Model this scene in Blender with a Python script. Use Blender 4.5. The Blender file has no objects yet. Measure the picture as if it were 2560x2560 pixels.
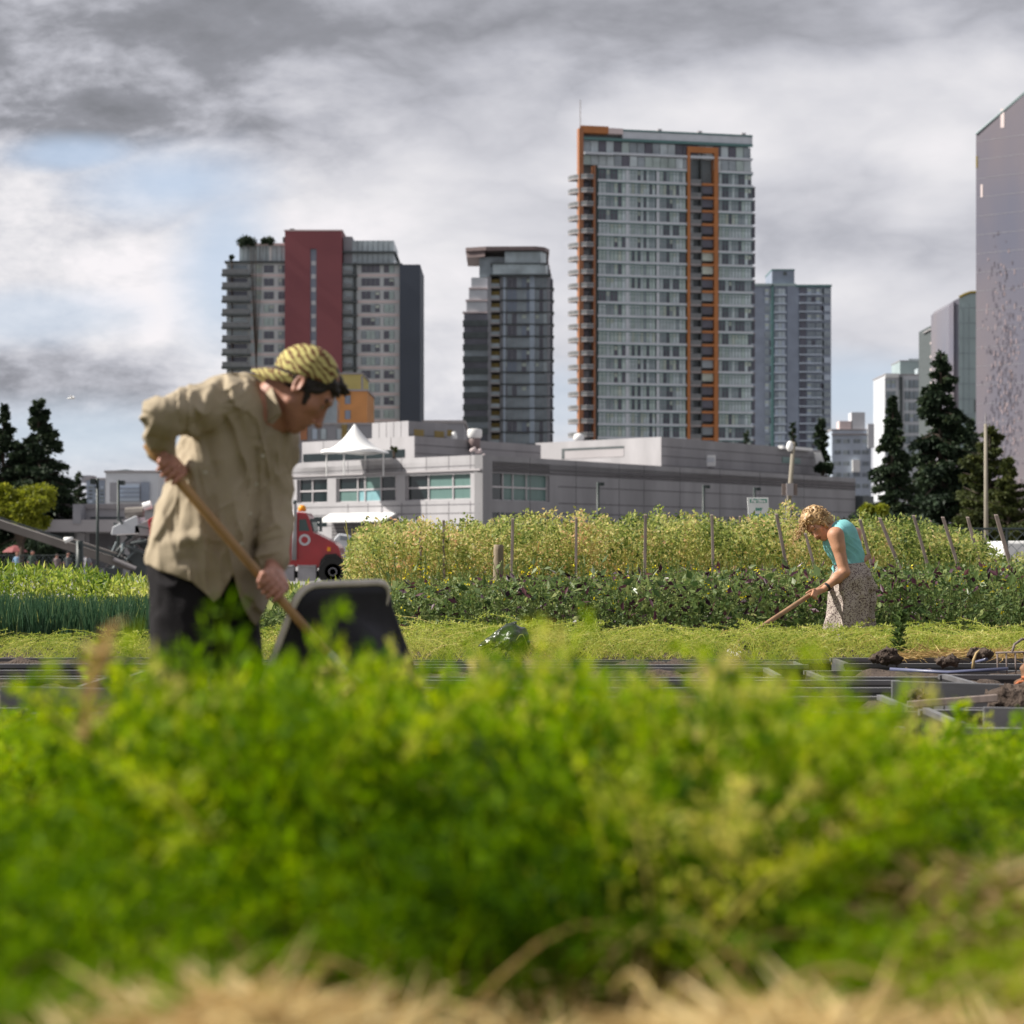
import bpy, math, random
import numpy as np
from mathutils import Vector, Matrix
R = math.radians
random.seed(7); rng = np.random.default_rng(7)
C = bpy.context.scene.collection
F = 5333.0; HY = 1370.0; HC = 1.05          # focal length in photo pixels, horizon row, camera height
def P(px, py, d):
    return Vector(((px-1280)/F*d, d, HC+(HY-py)/F*d))
def zz(py, d): return HC+(HY-py)/F*d
def xx(px, d): return (px-1280)/F*d
# ------------------------------------------------------------------ materials
MATS = {}
def nd(nt, t, **kw):
    n = nt.nodes.new(t)
    for k, v in kw.items():
        if k.startswith('i_'): n.inputs[k[2:].replace('_', ' ')].default_value = v
        else: setattr(n, k, v)
    return n
def c4(c): return (c[0], c[1], c[2], 1.0)
def mat(name, col, rough=.6, var=.15, scale=4.0, metal=0.0, bump=0.0, bscale=None, spec=.5, col2=None, coat=0.0, detail=4, coords='Object', stretch=(1,1,1)):
    """base colour broken up by a noise towards col2 (or a darker tone of itself)"""
    m = bpy.data.materials.new(name); m.use_nodes = True; nt = m.node_tree
    b = nt.nodes['Principled BSDF']
    b.inputs['Roughness'].default_value = rough; b.inputs['Metallic'].default_value = metal
    b.inputs['Specular IOR Level'].default_value = spec; b.inputs['Coat Weight'].default_value = coat
    tc = nd(nt, 'ShaderNodeTexCoord'); mp = nd(nt, 'ShaderNodeMapping'); mp.inputs['Scale'].default_value = stretch
    nt.links.new(tc.outputs[coords], mp.inputs[0])
    nz = nd(nt, 'ShaderNodeTexNoise', i_Scale=scale, i_Detail=detail)
    nt.links.new(mp.outputs[0], nz.inputs['Vector'])
    rp = nd(nt, 'ShaderNodeValToRGB'); rp.color_ramp.elements[0].position = .3; rp.color_ramp.elements[1].position = .7
    c2 = col2 if col2 else tuple(max(0, x*(1-2*var)) for x in col)
    rp.color_ramp.elements[0].color = c4(c2); rp.color_ramp.elements[1].color = c4(tuple(min(1, x*(1+var*.5)) for x in col) if not col2 else col)
    nt.links.new(nz.outputs['Fac'], rp.inputs[0]); nt.links.new(rp.outputs[0], b.inputs['Base Color'])
    if bump:
        n2 = nd(nt, 'ShaderNodeTexNoise', i_Scale=bscale or scale*5, i_Detail=5.0)
        nt.links.new(mp.outputs[0], n2.inputs['Vector'])
        bp = nd(nt, 'ShaderNodeBump', i_Strength=bump, i_Distance=.02)
        nt.links.new(n2.outputs['Fac'], bp.inputs['Height']); nt.links.new(bp.outputs[0], b.inputs['Normal'])
    MATS[name] = m
    return m
def leafmat(name, cols, trans=.45, rough=.45, tsat=1.05, spec=.25):
    """cols: colours from tint 0 to tint 1 (each leaf carries its own tint)"""
    m = bpy.data.materials.new(name); m.use_nodes = True; nt = m.node_tree
    b = nt.nodes['Principled BSDF']; out = nt.nodes['Material Output']
    at = nd(nt, 'ShaderNodeAttribute', attribute_name='tint')
    rp = nd(nt, 'ShaderNodeValToRGB'); el = rp.color_ramp.elements
    while len(el) < len(cols): el.new(.5)
    for i, c in enumerate(cols):
        el[i].position = i/(len(cols)-1); el[i].color = c4(c)
    nt.links.new(at.outputs['Fac'], rp.inputs[0]); nt.links.new(rp.outputs[0], b.inputs['Base Color'])
    b.inputs['Roughness'].default_value = rough; b.inputs['Specular IOR Level'].default_value = spec
    tr = nd(nt, 'ShaderNodeBsdfTranslucent')
    hs = nd(nt, 'ShaderNodeHueSaturation', i_Hue=.492, i_Saturation=tsat, i_Value=1.5)
    nt.links.new(rp.outputs[0], hs.inputs['Color']); nt.links.new(hs.outputs[0], tr.inputs[0])
    mx = nd(nt, 'ShaderNodeMixShader', i_Fac=trans)
    nt.links.new(b.outputs[0], mx.inputs[1]); nt.links.new(tr.outputs[0], mx.inputs[2]); nt.links.new(mx.outputs[0], out.inputs[0])
    MATS[name] = m
    return m
# ------------------------------------------------------------------ object helpers
def tag(o, label=None, cat=None, group=None, kind=None):
    for k, v in (('label', label), ('category', cat), ('group', group), ('kind', kind)):
        if v: o[k] = v
    return o
def empty(name, loc=(0, 0, 0), label=None, cat=None, group=None, rz=0, kind=None):
    o = bpy.data.objects.new(name, None); C.objects.link(o); o.location = loc; o.rotation_euler = (0, 0, rz)
    o.empty_display_size = .1
    return tag(o, label, cat, group, kind)
def link(name, me, parent=None):
    o = bpy.data.objects.new(name, me); C.objects.link(o)
    if parent is not None: o.parent = parent
    return o
def np_mesh(name, V, Fq, mats, midx=None, tint=None, smooth=False):
    """V (n,3), Fq (m,4) quads (a triangle repeats nothing: pass (m,3))"""
    me = bpy.data.meshes.new(name); V = np.asarray(V, np.float32); Fq = np.asarray(Fq, np.int32)
    k = Fq.shape[1]; me.vertices.add(len(V)); me.vertices.foreach_set('co', V.ravel())
    me.loops.add(Fq.size); me.loops.foreach_set('vertex_index', Fq.ravel())
    me.polygons.add(len(Fq)); me.polygons.foreach_set('loop_start', np.arange(0, Fq.size, k, dtype=np.int32))
    for m in mats: me.materials.append(m)
    if midx is not None: me.polygons.foreach_set('material_index', np.asarray(midx, np.int32))
    me.polygons.foreach_set('use_smooth', np.full(len(Fq), smooth))
    if tint is not None:
        a = me.attributes.new('tint', 'FLOAT', 'POINT'); a.data.foreach_set('value', np.asarray(tint, np.float32))
    me.update(calc_edges=True); me.validate()
    return me
class MB:
    """collects shapes, builds ONE mesh object"""
    def __init__(s): s.v = []; s.f = []; s.m = []; s.ms = []
    def mi(s, m):
        m = MATS[m] if isinstance(m, str) else m
        if m not in s.ms: s.ms.append(m)
        return s.ms.index(m)
    def add(s, vs, fs, m):
        b = len(s.v); s.v += [tuple(v) for v in vs]; i = s.mi(m)
        for f in fs: s.f.append(tuple(b+k for k in f)); s.m.append(i)
    def hexa(s, p, m):
        """8 corners: bottom ring 0-3 anticlockwise seen from above, top ring 4-7"""
        s.add(p, [(3, 2, 1, 0), (4, 5, 6, 7), (0, 1, 5, 4), (1, 2, 6, 5), (2, 3, 7, 6), (3, 0, 4, 7)], m)
    def box(s, x0, x1, y0, y1, z0, z1, m, M=None):
        p = [(x0, y0, z0), (x1, y0, z0), (x1, y1, z0), (x0, y1, z0), (x0, y0, z1), (x1, y0, z1), (x1, y1, z1), (x0, y1, z1)]
        if M is not None: p = [M @ Vector(q) for q in p]
        s.hexa(p, m)
    def quad(s, a, b, c, d, m): s.add([a, b, c, d], [(0, 1, 2, 3)], m)
    def tube(s, pts, rad, m, n=8, caps=True):
        pts = [Vector(p) for p in pts]; rad = rad if isinstance(rad, (list, tuple)) else [rad]*len(pts)
        rings = []; up = None
        for i, p in enumerate(pts):
            t = (pts[min(i+1, len(pts)-1)]-pts[max(i-1, 0)]).normalized()
            if up is None: up = Vector((0, 0, 1)) if abs(t.z) < .9 else Vector((1, 0, 0))
            a = t.cross(up).normalized(); b = a.cross(t).normalized(); up = b
            rings.append([p+(a*math.cos(q)+b*math.sin(q))*rad[i] for q in [2*math.pi*k/n for k in range(n)]])
        vs = [v for r in rings for v in r]; fs = []
        for i in range(len(pts)-1):
            for k in range(n):
                fs.append((i*n+k, (i+1)*n+k, (i+1)*n+(k+1) % n, i*n+(k+1) % n))
        if caps: fs += [tuple(range(n)), tuple(range((len(pts)-1)*n+n-1, (len(pts)-1)*n-1, -1))]
        s.add(vs, fs, m)
    def lathe(s, prof, m, M=None, n=20):
        """prof: (r, z) bottom to top round z"""
        M = M or Matrix(); vs = []; fs = []
        for r, z in prof:
            vs += [M @ Vector((r*math.cos(2*math.pi*k/n), r*math.sin(2*math.pi*k/n), z)) for k in range(n)]
        for i in range(len(prof)-1):
            for k in range(n): fs.append((i*n+k, i*n+(k+1) % n, (i+1)*n+(k+1) % n, (i+1)*n+k))
        fs += [tuple(range(n-1, -1, -1)), tuple(range((len(prof)-1)*n, len(prof)*n))]
        s.add(vs, fs, m)
    def prism(s, poly, e, m):
        """poly: 3D points of one face, e: extrusion vector"""
        n = len(poly); e = Vector(e); a = [Vector(p) for p in poly]
        s.add(a+[p+e for p in a], [tuple(range(n-1, -1, -1)), tuple(range(n, 2*n))]+[(i, (i+1) % n, n+(i+1) % n, n+i) for i in range(n)], m)
    def mesh(s, name, smooth=False):
        me = bpy.data.meshes.new(name); me.from_pydata(s.v, [], s.f)
        for m in s.ms: me.materials.append(m)
        me.polygons.foreach_set('material_index', s.m)
        if smooth: me.polygons.foreach_set('use_smooth', [True]*len(s.f))
        me.update(); return me
    def build(s, name, parent=None, smooth=False, bevel=0.0):
        o = link(name, s.mesh(name, smooth), parent)
        if bevel:
            b = o.modifiers.new('bevel', 'BEVEL'); b.width = bevel; b.segments = 2; b.limit_method = 'ANGLE'; b.harden_normals = False
        return o
def shade_auto(o, ang=40):
    me = o.data; me.polygons.foreach_set('use_smooth', [True]*len(me.polygons))
    me.set_sharp_from_angle(angle=R(ang)); return o
# ------------------------------------------------------------------ noise
def vnoise(p, seed=0):
    """value noise, p (n,3) -> (-1..1)"""
    i = np.floor(p).astype(np.int64); f = p-i; f = f*f*(3-2*f)
    def h(a, b, c):
        n = (a*374761393+b*668265263+c*2147483647+seed*974634777) & 0xffffffff
        n = ((n ^ (n >> 13))*1274126177) & 0xffffffff
        return ((n ^ (n >> 16)) & 0xffff)/32767.5-1
    x, y, z = i[..., 0], i[..., 1], i[..., 2]; u, v, w = f[..., 0], f[..., 1], f[..., 2]
    l = lambda a, b, t: a+(b-a)*t
    return l(l(l(h(x, y, z), h(x+1, y, z), u), l(h(x, y+1, z), h(x+1, y+1, z), u), v),
             l(l(h(x, y, z+1), h(x+1, y, z+1), u), l(h(x, y+1, z+1), h(x+1, y+1, z+1), u), v), w)
# ------------------------------------------------------------------ smooth bodies from blended solids (surface nets)
def cone(a, b, r1, r2, k=.02, flat=None, f=1.0, sub=False):
    return dict(t='c', a=np.array(a, float), b=np.array(b, float), r1=r1, r2=r2, k=k, flat=None if flat is None else np.array(Vector(flat).normalized(), float), f=f, sub=sub)
def ell(c, ax, r, k=.02, sub=False):
    """ax: rows = unit axes"""
    return dict(t='e', c=np.array(c, float), ax=np.array(ax, float), r=np.array(r, float), k=k, sub=sub)
def pd(q, p):
    if q['t'] == 'c':
        ab = q['b']-q['a']; L = max(ab@ab, 1e-9); t = np.clip(((p-q['a'])@ab)/L, 0, 1)
        v = p-(q['a']+t[:, None]*ab)
        if q['flat'] is not None:
            v = v+(v@q['flat'])[:, None]*q['flat']*(1/q['f']-1)
        return np.sqrt((v*v).sum(1))-(q['r1']+(q['r2']-q['r1'])*t)
    v = (p-q['c'])@q['ax'].T
    k0 = np.sqrt(((v/q['r'])**2).sum(1))+1e-9; k1 = np.sqrt(((v/q['r']**2)**2).sum(1))+1e-9
    return k0*(k0-1)/k1
def sdf_eval(prims, p):
    d = None
    for q in prims:
        e = pd(q, p)
        if d is None: d = e; continue
        k = q['k']
        if q['sub']:
            h = np.clip(.5-.5*(d+e)/k, 0, 1); d = d+(-e-d)*h+k*h*(1-h)
        else:
            h = np.clip(.5+.5*(d-e)/k, 0, 1); d = d+(e-d)*h-k*h*(1-h)
    return d
def nets(prims, h, post=None, B=20, pad=.03):
    lo = np.full(3, 1e9); hi = -lo
    for q in prims:
        if q['sub']: continue
        if q['t'] == 'c':
            r = max(q['r1'], q['r2']); lo = np.minimum(lo, np.minimum(q['a'], q['b'])-r); hi = np.maximum(hi, np.maximum(q['a'], q['b'])+r)
        else: lo = np.minimum(lo, q['c']-q['r'].max()); hi = np.maximum(hi, q['c']+q['r'].max())
    lo -= pad; hi += pad; nb = np.ceil((hi-lo)/(h*B)).astype(int); N = nb*B+3
    hd = h*B*.5*1.7321
    gi = np.stack(np.meshgrid(*[np.arange(B+1)]*3, indexing='ij'), -1).reshape(-1, 3)
    ids, pos, quads = [], [], []
    gid = lambda c: (c[..., 0]*N[1]+c[..., 1])*N[2]+c[..., 2]
    for bx in range(nb[0]):
        for by in range(nb[1]):
            for bz in range(nb[2]):
                b0 = np.array([bx, by, bz])*B; cen = (lo+(b0+B/2)*h)[None]
                vals = [pd(q, cen)[0] for q in prims]
                mn = min(v for v, q in zip(vals, prims) if not q['sub'])
                if mn > hd*1.25+.05: continue
                act = [q for v, q in zip(vals, prims) if (not q['sub'] and v < mn+2*hd+.12) or (q['sub'] and v < hd+.06)]
                pts = lo+(gi+b0)*h; d = sdf_eval(act, pts)
                if post is not None: d = post(pts, d)
                d = d.reshape(B+1, B+1, B+1); s = d < 0
                if s.all() or not s.any(): continue
                # cell vertices
                cs = [s[i:B+i, j:B+j, k:B+k] for i in (0, 1) for j in (0, 1) for k in (0, 1)]
                cnt = sum(c.astype(int) for c in cs); cell = np.argwhere((cnt > 0) & (cnt < 8))
                acc = np.zeros((len(cell), 3)); n = np.zeros(len(cell))
                for a0 in [(i, j, k) for i in (0, 1) for j in (0, 1) for k in (0, 1)]:
                    for ax in range(3):
                        if a0[ax]: continue
                        a1 = list(a0); a1[ax] = 1
                        d0 = d[tuple((cell+a0).T)]; d1 = d[tuple((cell+a1).T)]
                        m = (d0 < 0) != (d1 < 0); t = np.where(m, d0/np.where(m, d0-d1, 1), 0)
                        q = np.array(a0, float)[None].repeat(len(cell), 0); q[:, ax] += t
                        acc += q*m[:, None]; n += m
                pos.append(lo+(cell+b0+acc/n[:, None])*h); ids.append(gid(cell+b0))
                for ax in range(3):
                    sl0 = [slice(0, B)]*3; sl1 = list(sl0); sl1[ax] = slice(1, B+1)
                    a = s[tuple(sl0)]; b = s[tuple(sl1)]
                    e = np.argwhere(a != b)
                    if not len(e): continue
                    fl = a[tuple(e.T)]
                    u = np.zeros(3, int); v = np.zeros(3, int); u[(ax+1) % 3] = 1; v[(ax+2) % 3] = 1
                    g = e+b0; qd = np.stack([gid(g-u-v), gid(g-v), gid(g), gid(g-u)], 1)
                    qd[~fl] = qd[~fl][:, ::-1]; quads.append(qd)
    ids = np.concatenate(ids); pos = np.concatenate(pos); quads = np.concatenate(quads)
    o = np.argsort(ids); ids = ids[o]; pos = pos[o]
    k = np.searchsorted(ids, quads); k = np.clip(k, 0, len(ids)-1); ok = (ids[k] == quads).all(1)
    return pos, k[ok]
def relax(V, Q, it=1, f=.5):
    for _ in range(it):
        S = np.zeros_like(V); n = np.zeros(len(V))
        for a, b in ((0, 1), (1, 2), (2, 3), (3, 0)):
            for i, j in ((a, b), (b, a)):
                np.add.at(S, Q[:, i], V[Q[:, j]]); np.add.at(n, Q[:, i], 1)
        V = V+(S/np.maximum(n, 1)[:, None]-V)*f
    return V
# ------------------------------------------------------------------ leaves
def norm(a): return a/np.maximum(np.linalg.norm(a, axis=-1, keepdims=True), 1e-9)
class Leaves:
    def __init__(s): s.V = []; s.Q = []; s.T = []; s.M = []; s.n = 0
    def put(s, V, Q, T, M=0):
        s.V.append(V); s.Q.append(Q+s.n); s.T.append(T); s.M.append(np.full(len(Q), M)); s.n += len(V)
    def leaves(s, pos, ax, L, W, tint, M=0, curl=.15, nrm=None):
        n = len(pos); ax = norm(ax)
        r = rng.normal(size=(n, 3)) if nrm is None else nrm+.35*rng.normal(size=(n, 3))
        side = norm(np.cross(ax, r)); up = np.cross(side, ax)
        L = np.broadcast_to(L, n)[:, None]; W = np.broadcast_to(W, n)[:, None]
        a = pos; b = pos+ax*L*.45+side*W*.5-up*L*curl*.3; c = pos+ax*L-up*L*curl; d = pos+ax*L*.45-side*W*.5-up*L*curl*.3
        V = np.stack([a, b, c, d], 1).reshape(-1, 3); Q = np.arange(4*n).reshape(n, 4)
        s.put(V, Q, np.repeat(np.broadcast_to(tint, n), 4), M)
    def inst(s, tv, tq, tt, pos, rot, sc, tint, M=0, tilt=None):
        """copies of a template: pos (n,3), rot about z, scale (n,) or (n,3), tint (n,) added"""
        n = len(pos); sc = np.asarray(sc, float); sc = sc[:, None] if sc.ndim == 1 else sc
        v = tv[None]*sc[:, None, :]
        if tilt is not None:
            ct, st = np.cos(tilt)[:, None], np.sin(tilt)[:, None]
            v = np.stack([v[..., 0]*ct+v[..., 2]*st, v[..., 1], -v[..., 0]*st+v[..., 2]*ct], -1)
        cr, sr = np.cos(rot)[:, None], np.sin(rot)[:, None]
        v = np.stack([v[..., 0]*cr-v[..., 1]*sr, v[..., 0]*sr+v[..., 1]*cr, v[..., 2]], -1)+pos[:, None]
        Q = (tq[None]+np.arange(n)[:, None, None]*len(tv)).reshape(-1, 4)
        s.put(v.reshape(-1, 3), Q, np.clip(tt[None]+tint[:, None], 0, 1).ravel(), M)
    def mesh(s, name, mats):
        return np_mesh(name, np.concatenate(s.V), np.concatenate(s.Q), mats, np.concatenate(s.M), np.concatenate(s.T))
    def build(s, name, mats, parent=None): return link(name, s.mesh(name, mats), parent)
def ribbon(pts, w, tint):
    """flat strip along pts facing sideways; two crossed strips"""
    pts = np.asarray(pts); t = norm(np.gradient(pts, axis=0)); V = []; Q = []; b = 0
    w = np.broadcast_to(w, len(pts))
    for ref in ((.0, 1, .01), (1, .0, .02)):
        sd = norm(np.cross(t, np.array(ref)))*w[:, None]*.5
        V += [pts-sd, pts+sd]; n = len(pts)
        for i in range(n-1): Q.append((b+i, b+i+1, b+n+i+1, b+n+i))
        b += 2*n
    V = np.concatenate(V); return V, np.array(Q), np.full(len(V), tint)
def frond(L=.4, lean=.35, nseg=8, pairs=7, sub=3, leaf=.05, seed=0, w=.35, stem=.004, droop=.5):
    """feathery frond growing from the origin, leaning to +x, unit-ish size"""
    g = np.random.default_rng(seed); S = np.linspace(0, 1, nseg)
    x = L*(lean*S+droop*lean*S**2.5); z = L*(S-.35*droop*S**3); y = L*.06*np.sin(S*3+seed)
    pts = np.stack([x, y, z], 1); V, Q, T = ribbon(pts, stem*(1.3-S), .62)
    Vs, Qs, Ts = [V], [Q], [T]; b = len(V)
    tang = norm(np.gradient(pts, axis=0)); A = []; D = []; LL = []
    for i in range(pairs):
        s = .3+.68*i/(pairs-1); k = s*(nseg-1); i0 = int(min(k, nseg-2)); p = pts[i0]+(pts[i0+1]-pts[i0])*(k-i0); t = tang[i0]
        pl = leaf*(1.25-.9*abs(s-.5)-.45*s)*2.3
        for sg in (-1, 1):
            dr = norm(t*.75+np.array([0, sg, 0])*1.0+g.normal(size=3)*.2)
            for j in range(sub):
                f = (j+.6)/sub; q = p+dr*pl*f
                for s2 in (-1, 0, 1):
                    dd = norm(dr+s2*norm(np.cross(dr, t)+.3*g.normal(size=3))*1.0+.25*g.normal(size=3))
                    A.append(q); D.append(dd); LL.append(leaf*(.9-.35*f)*g.uniform(.7, 1.2))
    A.append(pts[-1]); D.append(tang[-1]); LL.append(leaf)
    A = np.array(A); D = np.array(D); LL = np.array(LL); lv = Leaves()
    global rng
    keep = rng; rng = g; lv.leaves(A, D, LL, LL*w, g.uniform(-.08, .08, len(A))+.4); rng = keep
    Vs.append(lv.V[0]); Qs.append(lv.Q[0]+b); Ts.append(lv.T[0])
    return np.concatenate(Vs), np.concatenate(Qs), np.concatenate(Ts)
# ================================================================== camera, sun, sky
sc = bpy.context.scene
cam = bpy.data.cameras.new('camera'); co = bpy.data.objects.new('camera', cam); C.objects.link(co)
co.location = (0, 0, HC); co.rotation_euler = (R(90), 0, 0)
cam.sensor_fit = 'HORIZONTAL'; cam.sensor_width = 24.0; cam.lens = 24.0*F/2560; cam.shift_y = (HY-1280)/2560
cam.clip_start = .05; cam.clip_end = 9000
cam.dof.use_dof = True; cam.dof.focus_distance = 16.4; cam.dof.aperture_fstop = 2.35; cam.dof.aperture_blades = 0
sc.camera = co
SUN = Vector((-.93, -.02, .78)).normalized()        # towards the sun
sl = bpy.data.lights.new('sun', 'SUN'); sl.energy = 5.0; sl.angle = R(.5); sl.color = (1, .95, .86)
so = bpy.data.objects.new('sun', sl); C.objects.link(so); so.rotation_euler = SUN.to_track_quat('Z', 'Y').to_euler(); so.location = (-30, 10, 40)
wd = bpy.data.worlds.new('World'); sc.world = wd; wd.use_nodes = True; nt = wd.node_tree
bg = nt.nodes['Background']; bg.inputs[1].default_value = .1
sky = nd(nt, 'ShaderNodeTexSky', sky_type='NISHITA'); sky.sun_disc = False
sky.sun_elevation = math.asin(SUN.z); sky.sun_rotation = math.atan2(SUN.x, SUN.y); sky.air_density = 1.0; sky.dust_density = .6
def MA(op, a, b=None, c=None, clamp=False):
    n = nt.nodes.new('ShaderNodeMath'); n.operation = op; n.use_clamp = clamp
    for i, v in enumerate((a, b, c)):
        if v is None: continue
        if isinstance(v, (int, float)): n.inputs[i].default_value = v
        else: nt.links.new(v, n.inputs[i])
    return n.outputs[0]
tc = nd(nt, 'ShaderNodeTexCoord'); sp = nd(nt, 'ShaderNodeSeparateXYZ'); nt.links.new(tc.outputs['Generated'], sp.inputs[0])
ay = MA('MAXIMUM', MA('ABSOLUTE', sp.outputs[1]), .12)
U = MA('DIVIDE', sp.outputs[0], ay); V_ = MA('DIVIDE', sp.outputs[2], ay)
# cloud noise in a stretched direction space (layers flatten towards the horizon)
cb = nd(nt, 'ShaderNodeCombineXYZ'); nt.links.new(U, cb.inputs[0]); nt.links.new(MA('MULTIPLY', V_, 2.0), cb.inputs[1])
def NZ(scale, det, rough=.5, off=0.0, dist=0.0):
    mp = nd(nt, 'ShaderNodeMapping'); mp.inputs['Location'].default_value = (off, off*.7, off*.3); nt.links.new(cb.outputs[0], mp.inputs[0])
    n = nd(nt, 'ShaderNodeTexNoise', i_Scale=scale, i_Detail=det, i_Roughness=rough, i_Distortion=dist); nt.links.new(mp.outputs[0], n.inputs['Vector']); return n.outputs['Fac']
n1 = NZ(6.0, 8, .52, 3.1, .3); n2 = NZ(15, 9, .62, 7.7, .4); n3 = NZ(42, 7, .62, 1.7)
def blob(px, py, rx, ry, soft=1.0):
    """soft patch round a direction, edges broken by noise"""
    a = MA('DIVIDE', MA('SUBTRACT', U, (px-1280)/F), rx/F); b = MA('DIVIDE', MA('SUBTRACT', V_, (HY-py)/F), ry/F)
    r = MA('SQRT', MA('ADD', MA('MULTIPLY', a, a), MA('MULTIPLY', b, b)))
    r = MA('ADD', r, MA('MULTIPLY', MA('SUBTRACT', n2, .5), .8)); r = MA('ADD', r, MA('MULTIPLY', MA('SUBTRACT', n3, .5), .12)); r = MA('ADD', r, MA('MULTIPLY', MA('SUBTRACT', n1, .5), 1.2))
    m = nd(nt, 'ShaderNodeMapRange', interpolation_type='SMOOTHSTEP'); nt.links.new(r, m.inputs[0])
    m.inputs[1].default_value = 1+.5*soft; m.inputs[2].default_value = 1-.5*soft; m.inputs[3].default_value = 0; m.inputs[4].default_value = 1
    return m.outputs[0]
def SUM(l):
    o = l[0]
    for x in l[1:]: o = MA('ADD', o, x)
    return o
def K(x, k): return MA('MULTIPLY', x, k)
# brightness of the cloud deck
br = SUM([K(n1, .36), K(n2, .08), K(n3, .025)]); low = nd(nt, 'ShaderNodeMapRange', interpolation_type='SMOOTHSTEP'); nt.links.new(MA('ADD', U, MA('MULTIPLY', V_, .8)), low.inputs[0]); low.inputs[1].default_value = .16; low.inputs[2].default_value = -.10; low.inputs[3].default_value = 0; low.inputs[4].default_value = 1
br = MA('ADD', br, MA('MULTIPLY', MA('MULTIPLY', MA('ADD', MA('SUBTRACT', n2, .5), K(MA('SUBTRACT', n3, .5),   .8)), .62), low.outputs[0]))
nb_ = NZ(8.5, 7, .5, 12.3, .2); br = MA('ADD', br, K(MA('ABSOLUTE', MA('SUBTRACT', nb_, .5)), .85))
br = MA('ADD', br, .285)
br = SUM([br, K(blob(120, 60, 640, 300, 1.6), -.15), K(blob(700, 130, 700, 200, 1.8), -.10), K(blob(160, 290, 460, 80, 1.5), -.08), K(blob(1350, 20, 1000, 150, 1.8), -.12), K(blob(2100, 20, 700, 110, 1.8), -.10), K(blob(2250, 620, 420, 60, 1.8), -.05), K(blob(1990, 440, 220, 50, 1.6), -.06), K(blob(1250, 560, 260, 60, 1.6), -.04),
          K(blob(1130, 200, 500, 90, 1.6), -.04), K(blob(1600, 180, 420, 130, 1.4), .10), K(blob(2300, 330, 420, 190, 1.4), .08), K(blob(1150, 520, 500, 160, 1.3), .05), K(blob(230, 620, 330, 200, .9), .10),
          K(blob(2150, 560, 460, 130, 1.5), -.06), K(blob(2100, 740, 300, 60, 1.2), .06), K(blob(300, 800, 330, 80, 1.0), .05), K(blob(150, 960, 400, 70, 1.3), -.12), K(blob(1100, 760, 200, 300, 1.5), .06)])
cr = nd(nt, 'ShaderNodeValToRGB'); nt.links.new(br, cr.inputs[0]); e = cr.color_ramp.elements
e[0].position = .12; e[0].color = (.19, .195, .215, 1); e[1].position = .82; e[1].color = (.82, .79, .81, 1)
for ps, cc in ((.30, (.26, .265, .295)), (.44, (.43, .435, .48)), (.56, (.58, .58, .62)), (.68, (.70, .69, .715))):
    k = e.new(ps); k.color = c4(cc)
# where blue shows through
bl = MA('MAXIMUM', K(blob(430, 460, 200, 80, 1.7), .8), K(blob(190, 385, 150, 40, 1.4), .8))
bl = MA('MAXIMUM', bl, K(blob(560, 660, 110, 210, 1.6), .75)); bl = MA('MAXIMUM', bl, K(blob(180, 1100, 420, 80, 1.5), .75)); bl = MA('MAXIMUM', bl, K(blob(2150, 985, 260, 90, 1.4), .75))
bl = MA('MAXIMUM', bl, K(blob(60, 790, 260, 60, 1.3), .5)); bl = MA('MAXIMUM', bl, K(blob(1400, 1010, 60, 90, 1.4), .5))
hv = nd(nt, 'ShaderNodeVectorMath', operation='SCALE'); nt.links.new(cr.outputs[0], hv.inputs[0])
# unseen deck overhead and behind the photographer dimmed to weaken the fill light
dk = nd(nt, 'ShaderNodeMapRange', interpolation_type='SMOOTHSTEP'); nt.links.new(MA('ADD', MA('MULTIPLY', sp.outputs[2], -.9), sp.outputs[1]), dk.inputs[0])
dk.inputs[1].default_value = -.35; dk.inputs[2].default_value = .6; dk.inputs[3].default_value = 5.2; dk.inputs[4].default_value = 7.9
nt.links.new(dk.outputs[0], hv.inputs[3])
hz = nd(nt, 'ShaderNodeMix', data_type='RGBA'); nt.links.new(sky.outputs[0], hz.inputs[6]); hz.inputs[7].default_value = (3.7, 4.4, 5.6, 1); hz.inputs[0].default_value = .75
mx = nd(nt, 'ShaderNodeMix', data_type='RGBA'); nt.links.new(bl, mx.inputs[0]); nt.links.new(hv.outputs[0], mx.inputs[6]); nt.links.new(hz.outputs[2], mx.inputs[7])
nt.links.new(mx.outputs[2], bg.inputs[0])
sc.view_settings.view_transform = 'Standard'; sc.view_settings.look = 'None'; sc.view_settings.exposure = .55; sc.view_settings.gamma = 1
sc.cycles.use_denoising = True; sc.cycles.max_bounces = 6; sc.cycles.diffuse_bounces = 3; sc.cycles.glossy_bounces = 3; sc.cycles.transmission_bounces = 4
sc.cycles.transparent_max_bounces = 6; sc.cycles.caustics_reflective = False; sc.cycles.caustics_refractive = False; sc.cycles.sample_clamp_indirect = 6
# ================================================================== shared materials
mat('asphalt', (.25, .245, .24), .9, .15, .6, bump=.3, bscale=60)
mat('soil', (.105, .075, .058), .95, .3, 14, bump=1.0, bscale=60, col2=(.05, .034, .026))
mat('field_earth', (.11, .085, .05), .95, .3, 3, bump=.8, bscale=25, col2=(.05, .07, .02))
mat('skin_man', (.43, .20, .135), .5, .12, 18, bump=.15, bscale=120)
mat('skin_hand', (.50, .235, .17), .5, .15, 25, bump=.2, bscale=150)
mat('lip', (.26, .09, .07), .5, .1, 20); mat('brow', (.045, .025, .015), .7, .2, 60); mat('eye_white', (.5, .45, .42), .3, .05, 20); mat('iris', (.03, .03, .03), .2, .05, 20)
mat('hair_dark', (.022, .014, .01), .5, .3, 120, bump=.8, bscale=160, stretch=(1, 1, .25))
mat('khaki', (.39, .32, .225), .85, .06, 5, bump=.12, bscale=420)
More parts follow.
